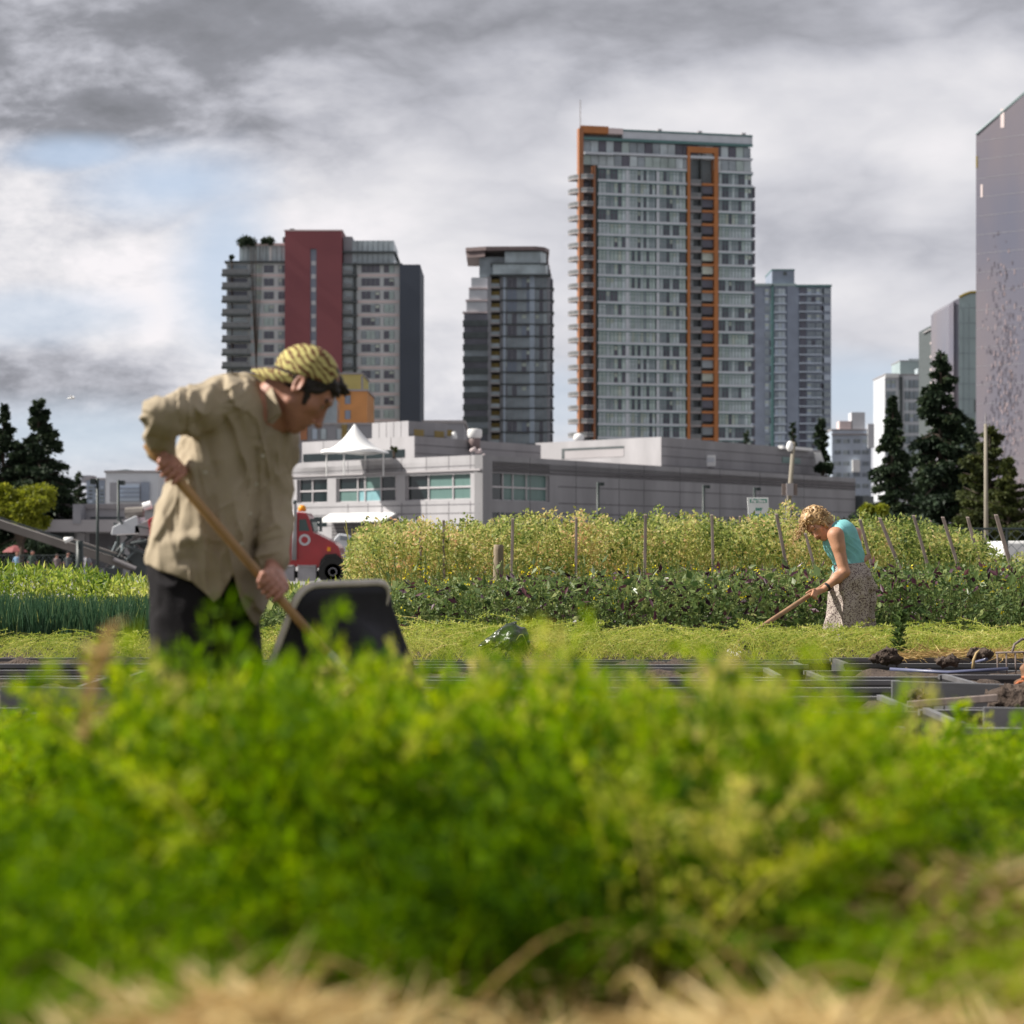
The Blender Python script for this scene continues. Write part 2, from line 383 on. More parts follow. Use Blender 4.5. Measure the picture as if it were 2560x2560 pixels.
mat('button', (.55, .5, .4), .35, .05, 20)
mat('trouser', (.019, .017, .019), .8, .25, 9, bump=.2, bscale=200, col2=(.011, .010, .012), spec=.15)
mat('boot', (.05, .035, .025), .6, .2, 12)
mat('cap_strap', (.12, .11, .03), .8, .1, 12)
mat('ash_wood', (.42, .235, .09), .5, .25, 8, stretch=(1, 1, .12), bump=.1, bscale=60, coat=.2)
mat('old_wood', (.30, .235, .165), .8, .2, 6, stretch=(3, 3, .3), bump=.4, bscale=30)
mat('grey_wood', (.24, .19, .17), .85, .2, 10, stretch=(3, 3, .3))
mat('barrow', (.016, .016, .028), .6, .2, 6, bump=.1, spec=.4)
mat('barrow_rim', (.66, .60, .55), .5, .1, 20)
mat('steel', (.35, .35, .36), .35, .15, 6, metal=.7)
mat('rubber', (.02, .02, .02), .8, .1, 20)
mat('plastic_black', (.035, .033, .038), .33, .3, 4, bump=.15, bscale=10, spec=.6, stretch=(.4, 1, 1))
mat('plastic_lip', (.17, .165, .175), .35, .2, 6, spec=.6, stretch=(.3, 1, 1))  # lip paler than the black walls: sheen put into the colour
mat('plastic_grey', (.13, .13, .14), .4, .25, 3, bump=.1, spec=.6, stretch=(.3, 1, 1))
mat('blue_pipe', (.12, .13, .22), .35, .1, 6)
mat('bag', (.02, .018, .024), .22, .2, 10, bump=.5, bscale=30, spec=.8)
mat('root', (.25, .13, .07), .8, .2, 20); mat('orange_cord', (.5, .14, .04), .6, .1, 30)
mat('straw', (.50, .36, .17), .8, .25, 20)
# tiger-striped cap cloth
m = bpy.data.materials.new('cap_cloth'); m.use_nodes = True; nt2 = m.node_tree; MATS['cap_cloth'] = m
b = nt2.nodes['Principled BSDF']; b.inputs['Roughness'].default_value = .85
t2 = nd(nt2, 'ShaderNodeTexCoord'); mp = nd(nt2, 'ShaderNodeMapping'); mp.inputs['Rotation'].default_value = (0, R(62), 0); mp.inputs['Scale'].default_value = (1, .25, .42)
w = nd(nt2, 'ShaderNodeTexWave', i_Scale=27.0, i_Distortion=9.0, i_Detail=3.0, i_Detail_Scale=1.2)
nt2.links.new(t2.outputs['Object'], mp.inputs[0]); nt2.links.new(mp.outputs[0], w.inputs[0])
rp = nd(nt2, 'ShaderNodeValToRGB'); rp.color_ramp.elements[0].position = .30; rp.color_ramp.elements[0].color = (.13, .055, .018, 1)
rp.color_ramp.elements[1].position = .46; rp.color_ramp.elements[1].color = (.50, .44, .16, 1)
nt2.links.new(w.outputs['Fac'], rp.inputs[0]); nt2.links.new(rp.outputs[0], b.inputs['Base Color'])
# ================================================================== the man with the shovel
DM = 6.8
def Q(px, py, dy=0.0): return P(px, py, DM+dy)
def basis(f2, roll=0.0):
    """head frame from the photo-plane facing direction (right, down): rows = forward, up, side (towards camera)"""
    f = Vector((f2[0], 0, -f2[1])).normalized(); s = Vector((0, -1, 0)); u = s.cross(f).normalized()
    if u.z < 0: u = -u
    return f, u, s
def head_prims(O, f, u, s, k=1.0, ear=True):
    T = lambda a, b, c: O+(f*a+u*b+s*c)*k
    ax = [f, u, s]; E = lambda a, b, c, r, kk=.02, sub=False: ell(T(a, b, c), ax, tuple(x*k for x in r), kk*k, sub)
    Cn = lambda a, b, r1, r2, kk=.015, sub=False: cone(T(*a), T(*b), r1*k, r2*k, kk*k, sub=sub)
    p = [E(-.002, .012, 0, (.103, .096, .076)), E(.042, -.05, 0, (.060, .078, .058), .03), E(.066, -.085, 0, (.032, .045, .036), .02)]
    for g in (-1, 1):
        p += [Cn((.015, -.08, g*.050), (.070, -.123, g*.014), .017, .015, .025),
              Cn((.094, .002, g*.036), (.098, .0, g*.012), .011, .010, .012),
              E(.069, -.040, g*.044, (.020, .018, .018), .02)]
    p += [E(.0745, -.124, 0, (.019, .016, .022), .015)]
    for g in (-1, 1):
        p += [E(.110, -.021, g*.031, (.019, .013, .019), .012, True), E(.0865, -.021, g*.031, (.0125, .0125, .0125), .003),
              Cn((.0975, -.0145, g*.022), (.0935, -.015, g*.042), .0042, .0035, .004)]
    p += [Cn((.099, -.018, 0), (.120, -.066, 0), .008, .0105, .010), E(.121, -.069, 0, (.012, .010, .0105), .006)]
    for g in (-1, 1): p += [E(.104, -.071, g*.0125, (.010, .007, .0065), .005), E(.107, -.079, g*.0065, (.006, .003, .0035), .002, True)]
    p += [E(.087, -.094, 0, (.018, .018, .027), .012), Cn((.098, -.0915, 0), (.092, -.094, .020), .0052, .003, .004), Cn((.098, -.0915, 0), (.092, -.094, -.020), .0052, .003, .004),
          Cn((.0965, -.1035, 0), (.091, -.102, .017), .0058, .003, .004), Cn((.0965, -.1035, 0), (.091, -.102, -.017), .0058, .003, .004),
          Cn((.106, -.0975, .022), (.106, -.0975, -.022), .0068, .0068, .002, True)]
    if ear:
        for g in (-1, 1):
            c = T(-.002, -.018, g*.078)
            fe = (f*.80-s*g*.0+u*.25+s*g*.45).normalized(); ue = (u*.97-f*.25).normalized(); se = fe.cross(ue).normalized()
            ue = se.cross(fe)
            p += [ell(c, [fe, ue, se], (.019*k, .032*k, .0065*k), .006*k), ell(c+(s*g*.007+f*.003-u*.002)*k, [fe, ue, se], (.011*k, .021*k, .006*k), .004*k, True),
                  ell(c+(-u*.024+f*.004)*k, [fe, ue, se], (.009*k, .009*k, .006*k), .004*k)]
    return p, T
def face_mats(V, Qd, T, k, M0, base=0, lip=1, brow=2, white=3, iris=4):
    """material index per face from where it lies on the head"""
    cen = V[Qd].mean(1); idx = np.full(len(Qd), base)
    def near(pt, r): return ((cen-np.array(T(*pt)))**2).sum(1) < (r*k)**2
    for g in (-1, 1):
        for a in np.linspace(0, 1, 7):
            idx[near((.101-.008*a, .002+.003*math.sin(a*3), g*(.012+.032*a)), .0068)] = brow
        for a in np.linspace(0, 1, 5):
            idx[near((.0985-.005*a, -.0185, g*(.021+.022*a)), .0035)] = brow
        idx[near((.096, -.0225, g*.031), .0075)] = white; idx[near((.099, -.0225, g*.030), .0048)] = iris
        for a in np.linspace(0, 1, 7):
            idx[near((.100-.006*a, -.0935, g*.019*a), .0058)] = lip; idx[near((.0985-.006*a, -.1025, g*.017*a), .0060)] = lip
    return idx
def hand(wrist, grip, axis, fingers_out, palm_n, r_handle, k=1.0, thumb_side=1, curlturn=3.9, thumb_len=1.0, spread=1.0):
    """a fist closed round a rod. grip: rod centre under the palm, axis: rod direction from the thumb end to the little finger,
    palm_n: from the rod towards the palm, fingers_out: direction in which the fingers leave the palm before curling"""
    a = Vector(axis).normalized(); n = Vector(palm_n); n = (n-a*n.dot(a)).normalized(); o = a.cross(n); o = o if o.dot(Vector(fingers_out)) > 0 else -o
    G = Vector(grip); W = Vector(wrist); pr = []
    R0 = r_handle+.011*k
    lens = (1.0, 1.08, 1.02, .85); knuck = []
    for i in range(4):
        off = a*((i-1.5)*.0205*k*spread)
        rr = (.0110, .0114, .0108, .0098)[i]*k
        pts = [G+off+n*(R0+.012*k)-o*.020*k]; turns = curlturn*lens[i]
        for q in np.linspace(.35, turns, 6):
            pts.append(G+off+n*math.cos(q)*(R0)+o*math.sin(q)*(R0+.001)+a*.002*q*k)
        knuck.append(pts[1])
        for j in range(len(pts)-1):
            pr.append(cone(pts[j], pts[j+1], rr*(1-.05*j), rr*(1-.05*(j+1)), .004))
        pr.append(cone(pts[1], pts[1]+a*.0001, rr*1.12, rr*1.12, .005))
    # palm: a flat slab from wrist to knuckles
    base = G+n*(R0+.016*k)-o*.018*k
    for i in range(4):
        off = a*((i-1.5)*.019*k)
        pr.append(cone(W+a*((i-1.5)*.012*k), base+off, .0175*k, .0150*k, .014))
    # thumb: leaves the side of the palm, lies across the rod and closes towards the index finger
    tb = W*.45+base*.55-a*.026*k
    t1 = G-a*.045*k+n*(R0+.004*k)-o*.004*k; t2 = G-a*.050*k+o*(R0+.001)+n*.004; t3 = G-a*.040*k+o*(R0*.8)-n*(R0*.75)
    for p0, p1, r0, r1 in ((tb, t1, .015, .0125), (t1, t2, .0125, .0115), (t2, t3, .0112, .0095)):
        pr.append(cone(p0, p1, r0*k, r1*k, .007))
    return pr
# ---- shovel handle line
HA = Q(368, 1110, -.30); HB = Q(735, 1537, -.20); hdir = (HB-HA).normalized()
def on_handle(px): t = (px-368)/(735-368); return HA+(HB-HA)*t
G1 = on_handle(424); G2 = on_handle(676)
W1 = Q(401, 1138, -.235); W2 = Q(684, 1414, -.10)
F1, U1, S1 = basis((.715, .70)); OH = Q(764, 952, -.02)
hp, TH = head_prims(OH, F1, U1, S1, 1.05)
perp = Vector((.758, 0, .652))
handR = hand(W1, G1, hdir, (-.3, -1, -.3), perp*.75+Vector((0, .55, 0)), .0155, .98, curlturn=3.4)
handL = hand(W2, G2, hdir, (-1, -.6, -.2), Vector((.62, .30, .35)), .0155, .98, curlturn=3.2)
# ---- skeleton points
shR, shL = Q(548, 1018, -.13), Q(672, 1090, .14); elR, elL = Q(404, 1040, -.38), Q(684, 1280, .03)
hpR, hpL = Q(468, 1405, -.085), Q(562, 1405, .085)
knR, knL = Q(440, 1790, -.16), Q(602, 1790, -.02); anR, anL = Q(424, 2105, -.08), Q(640, 2115, .12)
neckB = Q(650, 1035, .02)
body = hp+[cone(TH(-.035, -.055, 0), neckB, .056, .064, .03), cone(TH(.0, -.085, 0), Q(668, 1060, .0), .045, .055, .03),
    cone(shR, shL, .062, .062, .05), cone(Q(590, 1050, -.05), hpR, .095, .10, .06), cone(Q(635, 1080, .06), hpL, .09, .10, .06), cone(hpR, hpL, .10, .10, .05),
    cone(shR, elR, .052, .040, .03), cone(elR, W1, .038, .027, .02), cone(shL, elL, .050, .040, .03), cone(elL, W2, .038, .027, .02),
    cone(hpR, knR, .088, .058, .03), cone(knR, anR, .056, .038, .03), cone(hpL, knL, .085, .058, .03), cone(knL, anL, .056, .038, .03),
    cone(anR, anR+Vector((.13, -.05, -.045)), .036, .03, .02), cone(anL, anL+Vector((.13, -.05, -.045)), .036, .03, .02)]+handR+handL
Vb, Qb = nets(body, .003)
Vb = relax(Vb, Qb, 1, .3)
idx = face_mats(Vb, Qb, TH, 1.05, 0)
cen = Vb[Qb].mean(1)
for g in (G1, G2, W1, W2): idx[((cen-np.array(g))**2).sum(1) < .11**2] = 5
# dark stubble of the jaw is skin: only brows, lips and eyes differ
man = empty('person', (xx(500, DM), DM, 0), 'man bending over in loose khaki shirt and backwards striped cap, holding a long handle', 'person')
ML = Matrix.Translation(-Vector(man.location))
def man_part(name, V, Qd, mats, midx=None, smooth=True, parent=None):
    me = np_mesh(name, V-np.array(man.location), Qd, mats, midx, smooth=smooth); return link(name, me, parent or man)
mbody = man_part('body', Vb, Qb, [MATS[k] for k in ('skin_man', 'lip', 'brow', 'eye_white', 'iris', 'skin_hand')], idx)
# ---- shirt
def seg2(x, z, ax_, az, bx_, bz):
    """distance in the photo plane to a fold line and position along it"""
    vx, vz = bx_-ax_, bz-az; L = vx*vx+vz*vz; t = np.clip(((x-ax_)*vx+(z-az)*vz)/L, 0, 1)
    return np.hypot(x-ax_-t*vx, z-az-t*vz), t
# folds: (px0,py0,px1,py1,width m,height m) ridges that catch light / valleys
FOLDS = [(600, 960, 640, 1090, .020, .012), (630, 965, 650, 1060, .014, .010), (560, 965, 545, 1060, .022, .016), (575, 955, 590, 1100, .018, -.012), (478, 975, 500, 1060, .020, .013), (455, 985, 452, 1040, .014, -.008),
         (400, 1020, 436, 1035, .011, .010), (385, 1045, 432, 1062, .011, -.009), (380, 1068, 430, 1060, .010, .012), (378, 1090, 425, 1086, .010, -.008), (386, 1110, 428, 1100, .010, .008),
         (520, 1095, 545, 1180, .018, .016), (500, 1150, 522, 1260, .016, .020), (530, 1110, 560, 1200, .016, -.012), (522, 1260, 540, 1420, .018, .014), (470, 1180, 520, 1170, .03, .022),
         (450, 1230, 400, 1350, .020, .018), (470, 1260, 452, 1360, .018, -.014), (440, 1300, 376, 1400, .016, .015), (430, 1360, 540, 1340, .024, .018), (500, 1330, 520, 1480, .014, -.014), (455, 1400, 520, 1400, .02, -.012),
         (600, 1100, 640, 1300, .03, -.012), (655, 1120, 648, 1300, .014, .012), (640, 1200, 615, 1430, .012, .012), (560, 1220, 545, 1460, .03, -.010), (600, 1330, 560, 1430, .018, .010), (670, 1190, 700, 1250, .014, -.014), (690, 1170, 715, 1230, .014, .012),
         (640, 1340, 715, 1300, .014, .012), (645, 1370, 712, 1345, .012, -.012), (640, 1392, 710, 1375, .012, .011), (665, 1260, 720, 1240, .016, -.009), (590, 1440, 640, 1560, .012, .010),
         (652, 1130, 642, 1400, .011, -.022), (430, 1060, 530, 1078, .03, -.010), (455, 1120, 470, 1220, .014, .010)]
FW = [(xx(a, DM), zz(b, DM), xx(c, DM), zz(d, DM), w_*.85, h_*1.15) for a, b, c, d, w_, h_ in FOLDS]
hem_px = np.array([300, 347, 375, 400, 430, 480, 515, 534, 552, 575, 582, 590, 605, 625, 640, 660, 700, 800]); hem_py = np.array([1405, 1408, 1414, 1428, 1436, 1455, 1485, 1506, 1492, 1450, 1434, 1462, 1512, 1550, 1566, 1530, 1440, 1440])
def shirt_post(p, d):
    x, y, z = p[:, 0], p[:, 1], p[:, 2]
    kx0 = 1280+x/y*F; w = np.zeros(len(x)); front = np.clip((DM+.02-y)/.12, 0, 1)
    for a, b, c, e_, wd_, h in FW:
        dist, t = seg2(x, z, a, b, c, e_); w += h*np.exp(-(dist/wd_)**2)*np.sin(np.pi*np.clip(t*.9+.05, 0, 1))**.5*front*np.where(kx0 < 445, .45, 1)
    q = p*np.array([16., 9., 7.]); w += .002*vnoise(q+vnoise(p*6, 3)[:, None]*1.5, 1)+.0008*vnoise(p*38, 2)
    rg = 1-np.abs(vnoise(np.stack([(x*.9+z*.35)*17, y*8, (z*.9-x*.35)*5.5], 1)+2.0*vnoise(p*4.5, 5)[:, None], 4)); w += np.where(kx0 < 470, .006, .015)*(rg**4)-.003
    rg2 = 1-np.abs(vnoise(np.stack([(x*.75-z*.6)*24, y*9, (z*.7+x*.6)*8], 1)+1.6*vnoise(p*7, 8)[:, None], 9)); w += .005*rg2**4
    d = d-w
    # placket: a raised band with a stepped edge
    plx = np.interp(-z, [-zz(1060, DM), -zz(1136, DM), -zz(1281, DM), -zz(1440, DM)], [xx(698, DM), xx(664, DM), xx(628, DM), xx(584, DM)])
    band = np.clip(1-np.abs((x-plx-.0)/.018)**6, 0, 1)*(z < zz(1062, DM))*(y < DM+.02)
    d = d-.004*band
    # hem
    kx = 1280+x/y*F; hz_ = HC+(HY-np.interp(kx, hem_px, hem_py))/F*y
    return np.maximum(d, hz_-z)
cufR = W1+(elR-W1)*.16; cufL = W2+(elL-W2)*.10
shirt = [cone(Q(560, 1045, -.075), Q(480, 1400, -.085), .118, .142, .05), cone(Q(648, 1085, .07), Q(560, 1400, .07), .105, .112, .06),
    cone(Q(600, 1080, .0), Q(525, 1250, -.01), .115, .125, .05), cone(Q(520, 1300, -.03), Q(505, 1520, -.03), .15, .155, .05), cone(Q(590, 1420, .02), Q(612, 1600, .02), .085, .075, .05),
    cone(Q(556, 1014, -.11), Q(600, 1005, .0), .080, .075, .05), cone(Q(600, 1005, .0), Q(655, 1040, .05), .070, .075, .04), cone(Q(655, 1060, .1), shL, .078, .072, .04),
    cone(shR, elR, .080, .058, .02), cone(elR, cufR, .051, .042, .010), cone(Q(393, 1024, -.36), Q(386, 1098, -.33), .030, .031, .02),
    cone(shL, elL, .074, .056, .03), cone(elL, cufL, .054, .042, .02), cone(Q(705, 1110, .10), Q(728, 1140, .07), .042, .028, .03), cone(Q(678, 1330, -.02), Q(676, 1385, -.06), .048, .044, .02), cone(Q(702, 1048, -.08), Q(716, 1120, -.12), .030, .020, .012, sub=True), cone(Q(700, 1040, -.02), Q(716, 1075, -.06), .045, .030, .012, sub=True)]
def shell_tail(V): return V
Vs, Qs = nets(shirt, .0042, shirt_post, B=16)
Vs = relax(Vs, Qs, 1, .35)
o = man_part('shirt', Vs, Qs, [MATS['khaki']])
# collar, cuffs, pocket flaps, buttons
def strip(pts_a, pts_b, th, m, name, parent, n=10, sm=True):
    """cloth panel between two edge lines, with thickness towards +y"""
    mb = MB(); k = len(pts_a)-1
    a = [Vector(p)-Vector(man.location) for p in pts_a]; b_ = [Vector(p)-Vector(man.location) for p in pts_b]; t = Vector((0, th, 0))
    for i in range(k):
        mb.hexa([a[i]+t, a[i+1]+t, a[i+1], a[i], b_[i]+t, b_[i+1]+t, b_[i+1], b_[i]], m)
    ob = mb.build(name, parent, smooth=False); return ob
col = MB()
def L(v): return Vector(v)-Vector(man.location)
# collar: stand ring round the neck plus a folded leaf whose point hangs on the camera side
ca = [Q(690, 975, .07), Q(664, 962, .05), Q(648, 964, -.01), Q(652, 985, -.045), Q(660, 1010, -.065), Q(668, 1056, -.085)]
cbt = [Q(698, 980, .045), Q(684, 968, .0), Q(680, 970, -.070), Q(685, 987, -.100), Q(691, 1005, -.112), Q(700, 1030, -.118)]
for i in range(5):
    a0, a1, b0, b1 = L(ca[i]), L(ca[i+1]), L(cbt[i]), L(cbt[i+1]); t = Vector((.004, .006, -.002))
    col.hexa([a0+t, a1+t, a1, a0, b0+t, b1+t, b1, b0], 'khaki')
    m0, m1 = a0+(b0-a0)*.5, a1+(b1-a1)*.5
col.hexa([L(Q(700, 1030, -.118))+Vector((0, .004, 0)), L(Q(668, 1056, -.085))+Vector((0, .004, 0)), L(Q(668, 1056, -.085)), L(Q(700, 1030, -.118)),
          L(Q(704, 1036, -.112))+Vector((0, .004, 0)), L(Q(682, 1060, -.095))+Vector((0, .004, 0)), L(Q(682, 1060, -.095)), L(Q(704, 1036, -.112))], 'khaki')
cl = col.build('collar', o)
c2 = MB()                                                     # far collar leaf and open neck edge
e0 = [Q(708, 1036, -.06), Q(722, 1060, -.06), Q(735, 1088, -.03), Q(747, 1122, .0)]; e1 = [Q(694, 1058, -.08), Q(702, 1082, -.09), Q(712, 1108, -.08), Q(728, 1136, -.05)]
for i in range(3):
    t = Vector((.003, .006, 0)); c2.hexa([L(e0[i])+t, L(e0[i+1])+t, L(e0[i+1]), L(e0[i]), L(e1[i])+t, L(e1[i+1])+t, L(e1[i+1]), L(e1[i])], 'khaki')
None
for W_, E_, rr in ((W1, elR, .043), (W2, elL, .043)):
    mb = MB(); d = (E_-W_).normalized(); q = d.to_track_quat('Z', 'Y').to_matrix().to_4x4(); q.translation = L(W_+d*.012)
    mb.lathe([(rr-.012, .0), (rr-.002, -.001), (rr+.001, .004), (rr+.003, .05), (rr-.001, .058), (rr-.012, .055)], 'khaki', q, 24); mb.build('cuff', o, smooth=True)
def surf_y(px, py):
    """front surface of the shirt under a photo point"""
    k = np.argmin((1280+Vs[:, 0]/Vs[:, 1]*F-px)**2+(HY-(Vs[:, 2]-HC)/Vs[:, 1]*F-py)**2+(Vs[:, 1]-DM+.3)*400); return Vs[k, 1]
bt = MB()
for px, py in ((690, 1060), (657, 1140), (513, 1181), (640, 1211), (625, 1285), (604, 1360)):
    v = L(P(px, py, surf_y(px, py)-.004)); q = Matrix.Translation(v) @ Matrix.Rotation(R(90), 4, 'X')
    bt.lathe([(.0062, -.002), (.0068, .0), (.0068, .002), (.0058, .003)], 'button', q, 12)
bt.build('button_row', o)
def flap(pts, name, th=.004, lift=.006):
    ys = [surf_y(a, b)-lift for a, b in pts]; ys = [min(ys)*.5+y*.5 for y in ys]
    mb = MB(); mb.prism([L(P(a, b, y)) for (a, b), y in zip(pts, ys)], (0, th, 0), 'khaki'); ob = mb.build(name, o, bevel=.0015); return ob
# ---- trousers
def tr_post(p, d):
    x, y, z = p[:, 0], p[:, 1], p[:, 2]
    rg = 1-np.abs(vnoise(np.stack([x*16, y*10, z*8], 1)+1.5*vnoise(p*6, 5)[:, None], 14))
    return d-.010*rg**3-.0035*vnoise(p*30, 6)
tr = [cone(Q(468, 1425, -.085), knR, .108, .078, .03), cone(knR, anR, .078, .062, .03), cone(Q(560, 1425, .08), knL, .098, .076, .03), cone(knL, anL, .076, .062, .03), cone(Q(472,1430,-.07), Q(556,1430,.07), .10, .098, .05)]
Vt, Qt = nets(tr, .005, tr_post); man_part('trousers', relax(Vt, Qt, 1, .3), Qt, [MATS['trouser']])
for a in (anR, anL):
    bo = [cone(a+Vector((0, 0, .06)), a+Vector((0, 0, -.01)), .055, .05, .02), cone(a+Vector((.0, 0, -.025)), a+Vector((.15, -.05, -.05)), .046, .036, .03)]
    Vo, Qo = nets(bo, .006); man_part('boot', Vo, Qo, [MATS['boot']])
# ---- hair under the cap, front tuft
def hair_post(p, d):
    h = (p-np.array(Q(772, 944, -.02)))@HBU
    return np.maximum(d-.004*vnoise(p*np.array([60, 60, 150]), 11), (h-.006)*(p[:,0] < Q(835,950).x)-.02*(p[:,0] >= Q(835,950).x))
HBU = np.array(Vector((0, -1, 0)).cross((Vector((xx(834, DM), 0, zz(966, DM)))-Vector((xx(702, DM), 0, zz(922, DM)))).normalized())); HBU = HBU if HBU[2] > 0 else -HBU
hr = [ell(TH(-.004, .008, 0), [F1, U1, S1], (.110, .104, .0845), .01)]
hq = [ell(TH(.056, -.085, 0), [F1, U1, S1], (.072, .088, .12), .008, True), ell(TH(.100, -.01, 0), [F1, U1, S1], (.040, .032, .2), .01, True), ell(TH(-.03, -.100, 0), [F1, U1, S1], (.10, .05, .2), .01, True),
      ell(TH(.0, -.018, .085), [F1, U1, S1], (.021, .032, .025), .004, True), ell(TH(.0, -.018, -.085), [F1, U1, S1], (.021, .032, .025), .004, True)]
tuft = [cone(Q(838, 950, -.02), Q(872, 982, -.01), .024, .007, .012), cone(Q(836, 955, .03), Q(864, 988, .03), .022, .006, .012), cone(Q(832, 960, -.06), Q(846, 990, -.055), .018, .007, .012), cone(TH(.030, -.005, .066), TH(.052, -.052, .064), .016, .006, .008)]
Vh, Qh = nets(hr+hq+tuft, .003, hair_post); hairo = man_part('hair', Vh, Qh, [MATS['hair_dark']])
# ---- cap worn backwards: crown, band, brim over the nape
bd = (Vector((xx(834, DM), 0, zz(966, DM)))-Vector((xx(702, DM), 0, zz(922, DM)))).normalized(); bu = Vector((0, -1, 0)).cross(bd); bu = bu if bu.z > 0 else -bu
CC = Q(772, 944, -.02)
def cap_post(p, d):
    h = (p-np.array(CC))@np.array(bu)-(-.004+0*p[:, 0])
    x = (p-np.array(CC))@np.array(bd)
    pk = .0035*np.maximum(0, vnoise(p*np.array([45, 45, 45]), 21))*(x > .03)
    seam = -.0025*np.exp(-((p[:, 1]-CC.y)/.004)**2)
    return np.maximum(d-pk-seam-.0012*vnoise(p*60, 3), -h)
cr = [ell(CC+bu*.0, [bd, bu, Vector((0, -1, 0))], (.100, .094, .086), .02), ell(CC-bd*.016+bu*.012, [bd, bu, Vector((0, -1, 0))], (.097, .088, .083), .02)]
Vc, Qc = nets(cr, .003, cap_post)
capo = man_part('cap', Vc, Qc, [MATS['cap_cloth']])
bm_ = MB(); n = 14; top = []; 
B0 = CC-bd*.075-bu*.003
for side in (0,):
    ri, ro = [], []
    for i in range(n+1):
        a = math.pi*(i/n)-math.pi/2; s_ = math.sin(a); c_ = math.cos(a)
        inner = CC-bd*(.094*math.sqrt(max(0, 1-(s_*.92)**2)))*1.0+Vector((0, 1, 0))*s_*.080-bu*(.003+.006*s_*s_)
        outer = CC-bd*(.094*math.sqrt(max(0, 1-(s_*.92)**2))+.086*c_**.45)+Vector((0, 1, 0))*s_*.078-bu*(.006+.026*c_+.026*s_*s_)
        ri.append(L(inner)); ro.append(L(outer))
for i in range(n):
    mid0, mid1 = (ri[i]+ro[i])/2-Vector(bu)*-.004, (ri[i+1]+ro[i+1])/2-Vector(bu)*-.004; t = -bu*.007
    for a0, a1, b0, b1 in ((ri[i], ri[i+1], mid0, mid1), (mid0, mid1, ro[i], ro[i+1])):
        bm_.hexa([a0+t, a1+t, b1+t, b0+t, a0, a1, b1, b0], 'cap_cloth')
br_ = bm_.build('brim', capo, smooth=True); shade_auto(br_, 40)
mb = MB(); cpt = L(CC+bu*.094); mb.lathe([(.007, -.003), (.008, 0), (.006, .004), (.002, .0055)], 'cap_cloth', Matrix.Translation(cpt) @ Vector(bu).to_track_quat('Z', 'Y').to_matrix().to_4x4(), 12); mb.build('button', capo, smooth=True)
# ================================================================== shovel
tip = HB+hdir*.36
sh = empty('shovel', tuple(tip), 'shovel with a long varnished wooden handle gripped by the man in the khaki shirt', 'shovel')
mb = MB(); lt = lambda v: Vector(v)-tip
mb.tube([lt(HA-hdir*.006), lt(HA), lt(HA+hdir*.05), lt(HA+hdir*.12), lt(HA+hdir*.3), lt(HB), lt(HB+hdir*.18)], [.008, .0165, .0178, .016, .0150, .0150, .016], 'ash_wood', 16); mb.build('handle', sh, smooth=True)
mb = MB(); M_ = Matrix.Translation(lt(HB+hdir*.16)) @ hdir.to_track_quat('Z', 'Y').to_matrix().to_4x4()
mb.lathe([(.017, 0), (.018, .01), (.02, .1)], 'steel', M_, 14)
for i in range(6):
    a0, a1 = -.11+.22*i/6, -.11+.22*(i+1)/6; f0 = lambda a: .02-.9*a*a*1.5
    mb.hexa([M_ @ Vector(q) for q in ((a0, f0(a0), .09), (a1, f0(a1), .09), (a1, f0(a1)+.003, .09), (a0, f0(a0)+.003, .09), (a0*.8, f0(a0)+.02, .36-a0*a0*6), (a1*.8, f0(a1)+.02, .36-a1*a1*6), (a1*.8, f0(a1)+.023, .36-a1*a1*6), (a0*.8, f0(a0)+.023, .36-a0*a0*6))], 'steel')
mb.build('blade', sh, smooth=False)
# ================================================================== wheelbarrow tipped up
wb = empty('wheelbarrow', (xx(880, 6.7), 6.7, 0), 'dark tipped up wheelbarrow tub with a pale rim beside the man with the shovel', 'wheelbarrow')
WL = lambda v: Vector(v)-Vector(wb.location)
DW = 6.75
def rr_rect(p00, p10, p11, p01, rad, n=6):
    """rounded outline through four 3D corners"""
    cs = [Vector(p) for p in (p00, p10, p11, p01)]; out = []
    for i in range(4):
        c, a, b = cs[i], cs[i-1], cs[(i+1) % 4]; ea, eb = (a-c).normalized()*rad, (b-c).normalized()*rad
        for j in range(n+1):
            t = j/n; out.append((c+ea)*(1-t)**2+c*2*t*(1-t)+(c+eb)*t*t)
    return out
rim = rr_rect(P(752, 1463, DW-.16), P(980, 1455, DW+.16), P(886, 1740, DW+.24), P(640, 1760, DW-.10), .075)
base = rr_rect(P(930, 1580, DW+.12), P(1015, 1600, DW+.32), P(1070, 1790, DW+.34), P(970, 1790, DW+.14), .05)
mb = MB(); nR = len(rim); rows = 5; vs = []
for j in range(rows+1):
    t = j/rows
    for i in range(nR): vs.append(WL(rim[i].lerp(base[i], t)))
fs = [(j*nR+i, j*nR+(i+1) % nR, (j+1)*nR+(i+1) % nR, (j+1)*nR+i) for j in range(rows) for i in range(nR)]
fs.append(tuple(rows*nR+i for i in range(nR)))
mb.add(vs, fs, 'barrow'); tub = mb.build('tub', wb, smooth=True)
sd = tub.modifiers.new('wall', 'SOLIDIFY'); sd.thickness = .006
mb = MB(); mb.tube([WL(p) for p in rim+[rim[0], rim[1]]], .0115, 'barrow_rim', 8, caps=False); mb.build('rim', wb, smooth=True)
wc = P(1120, 1830, DW+.25); wc.z = .19
mb = MB(); Mx = Matrix.Translation(WL(wc)) @ Matrix.Rotation(R(90), 4, 'X'); mb.lathe([(.10, -.035), (.17, -.045), (.19, -.02), (.19, .02), (.17, .045), (.10, .035)], 'rubber', Mx, 28); wh = mb.build('wheel', wb, smooth=True)
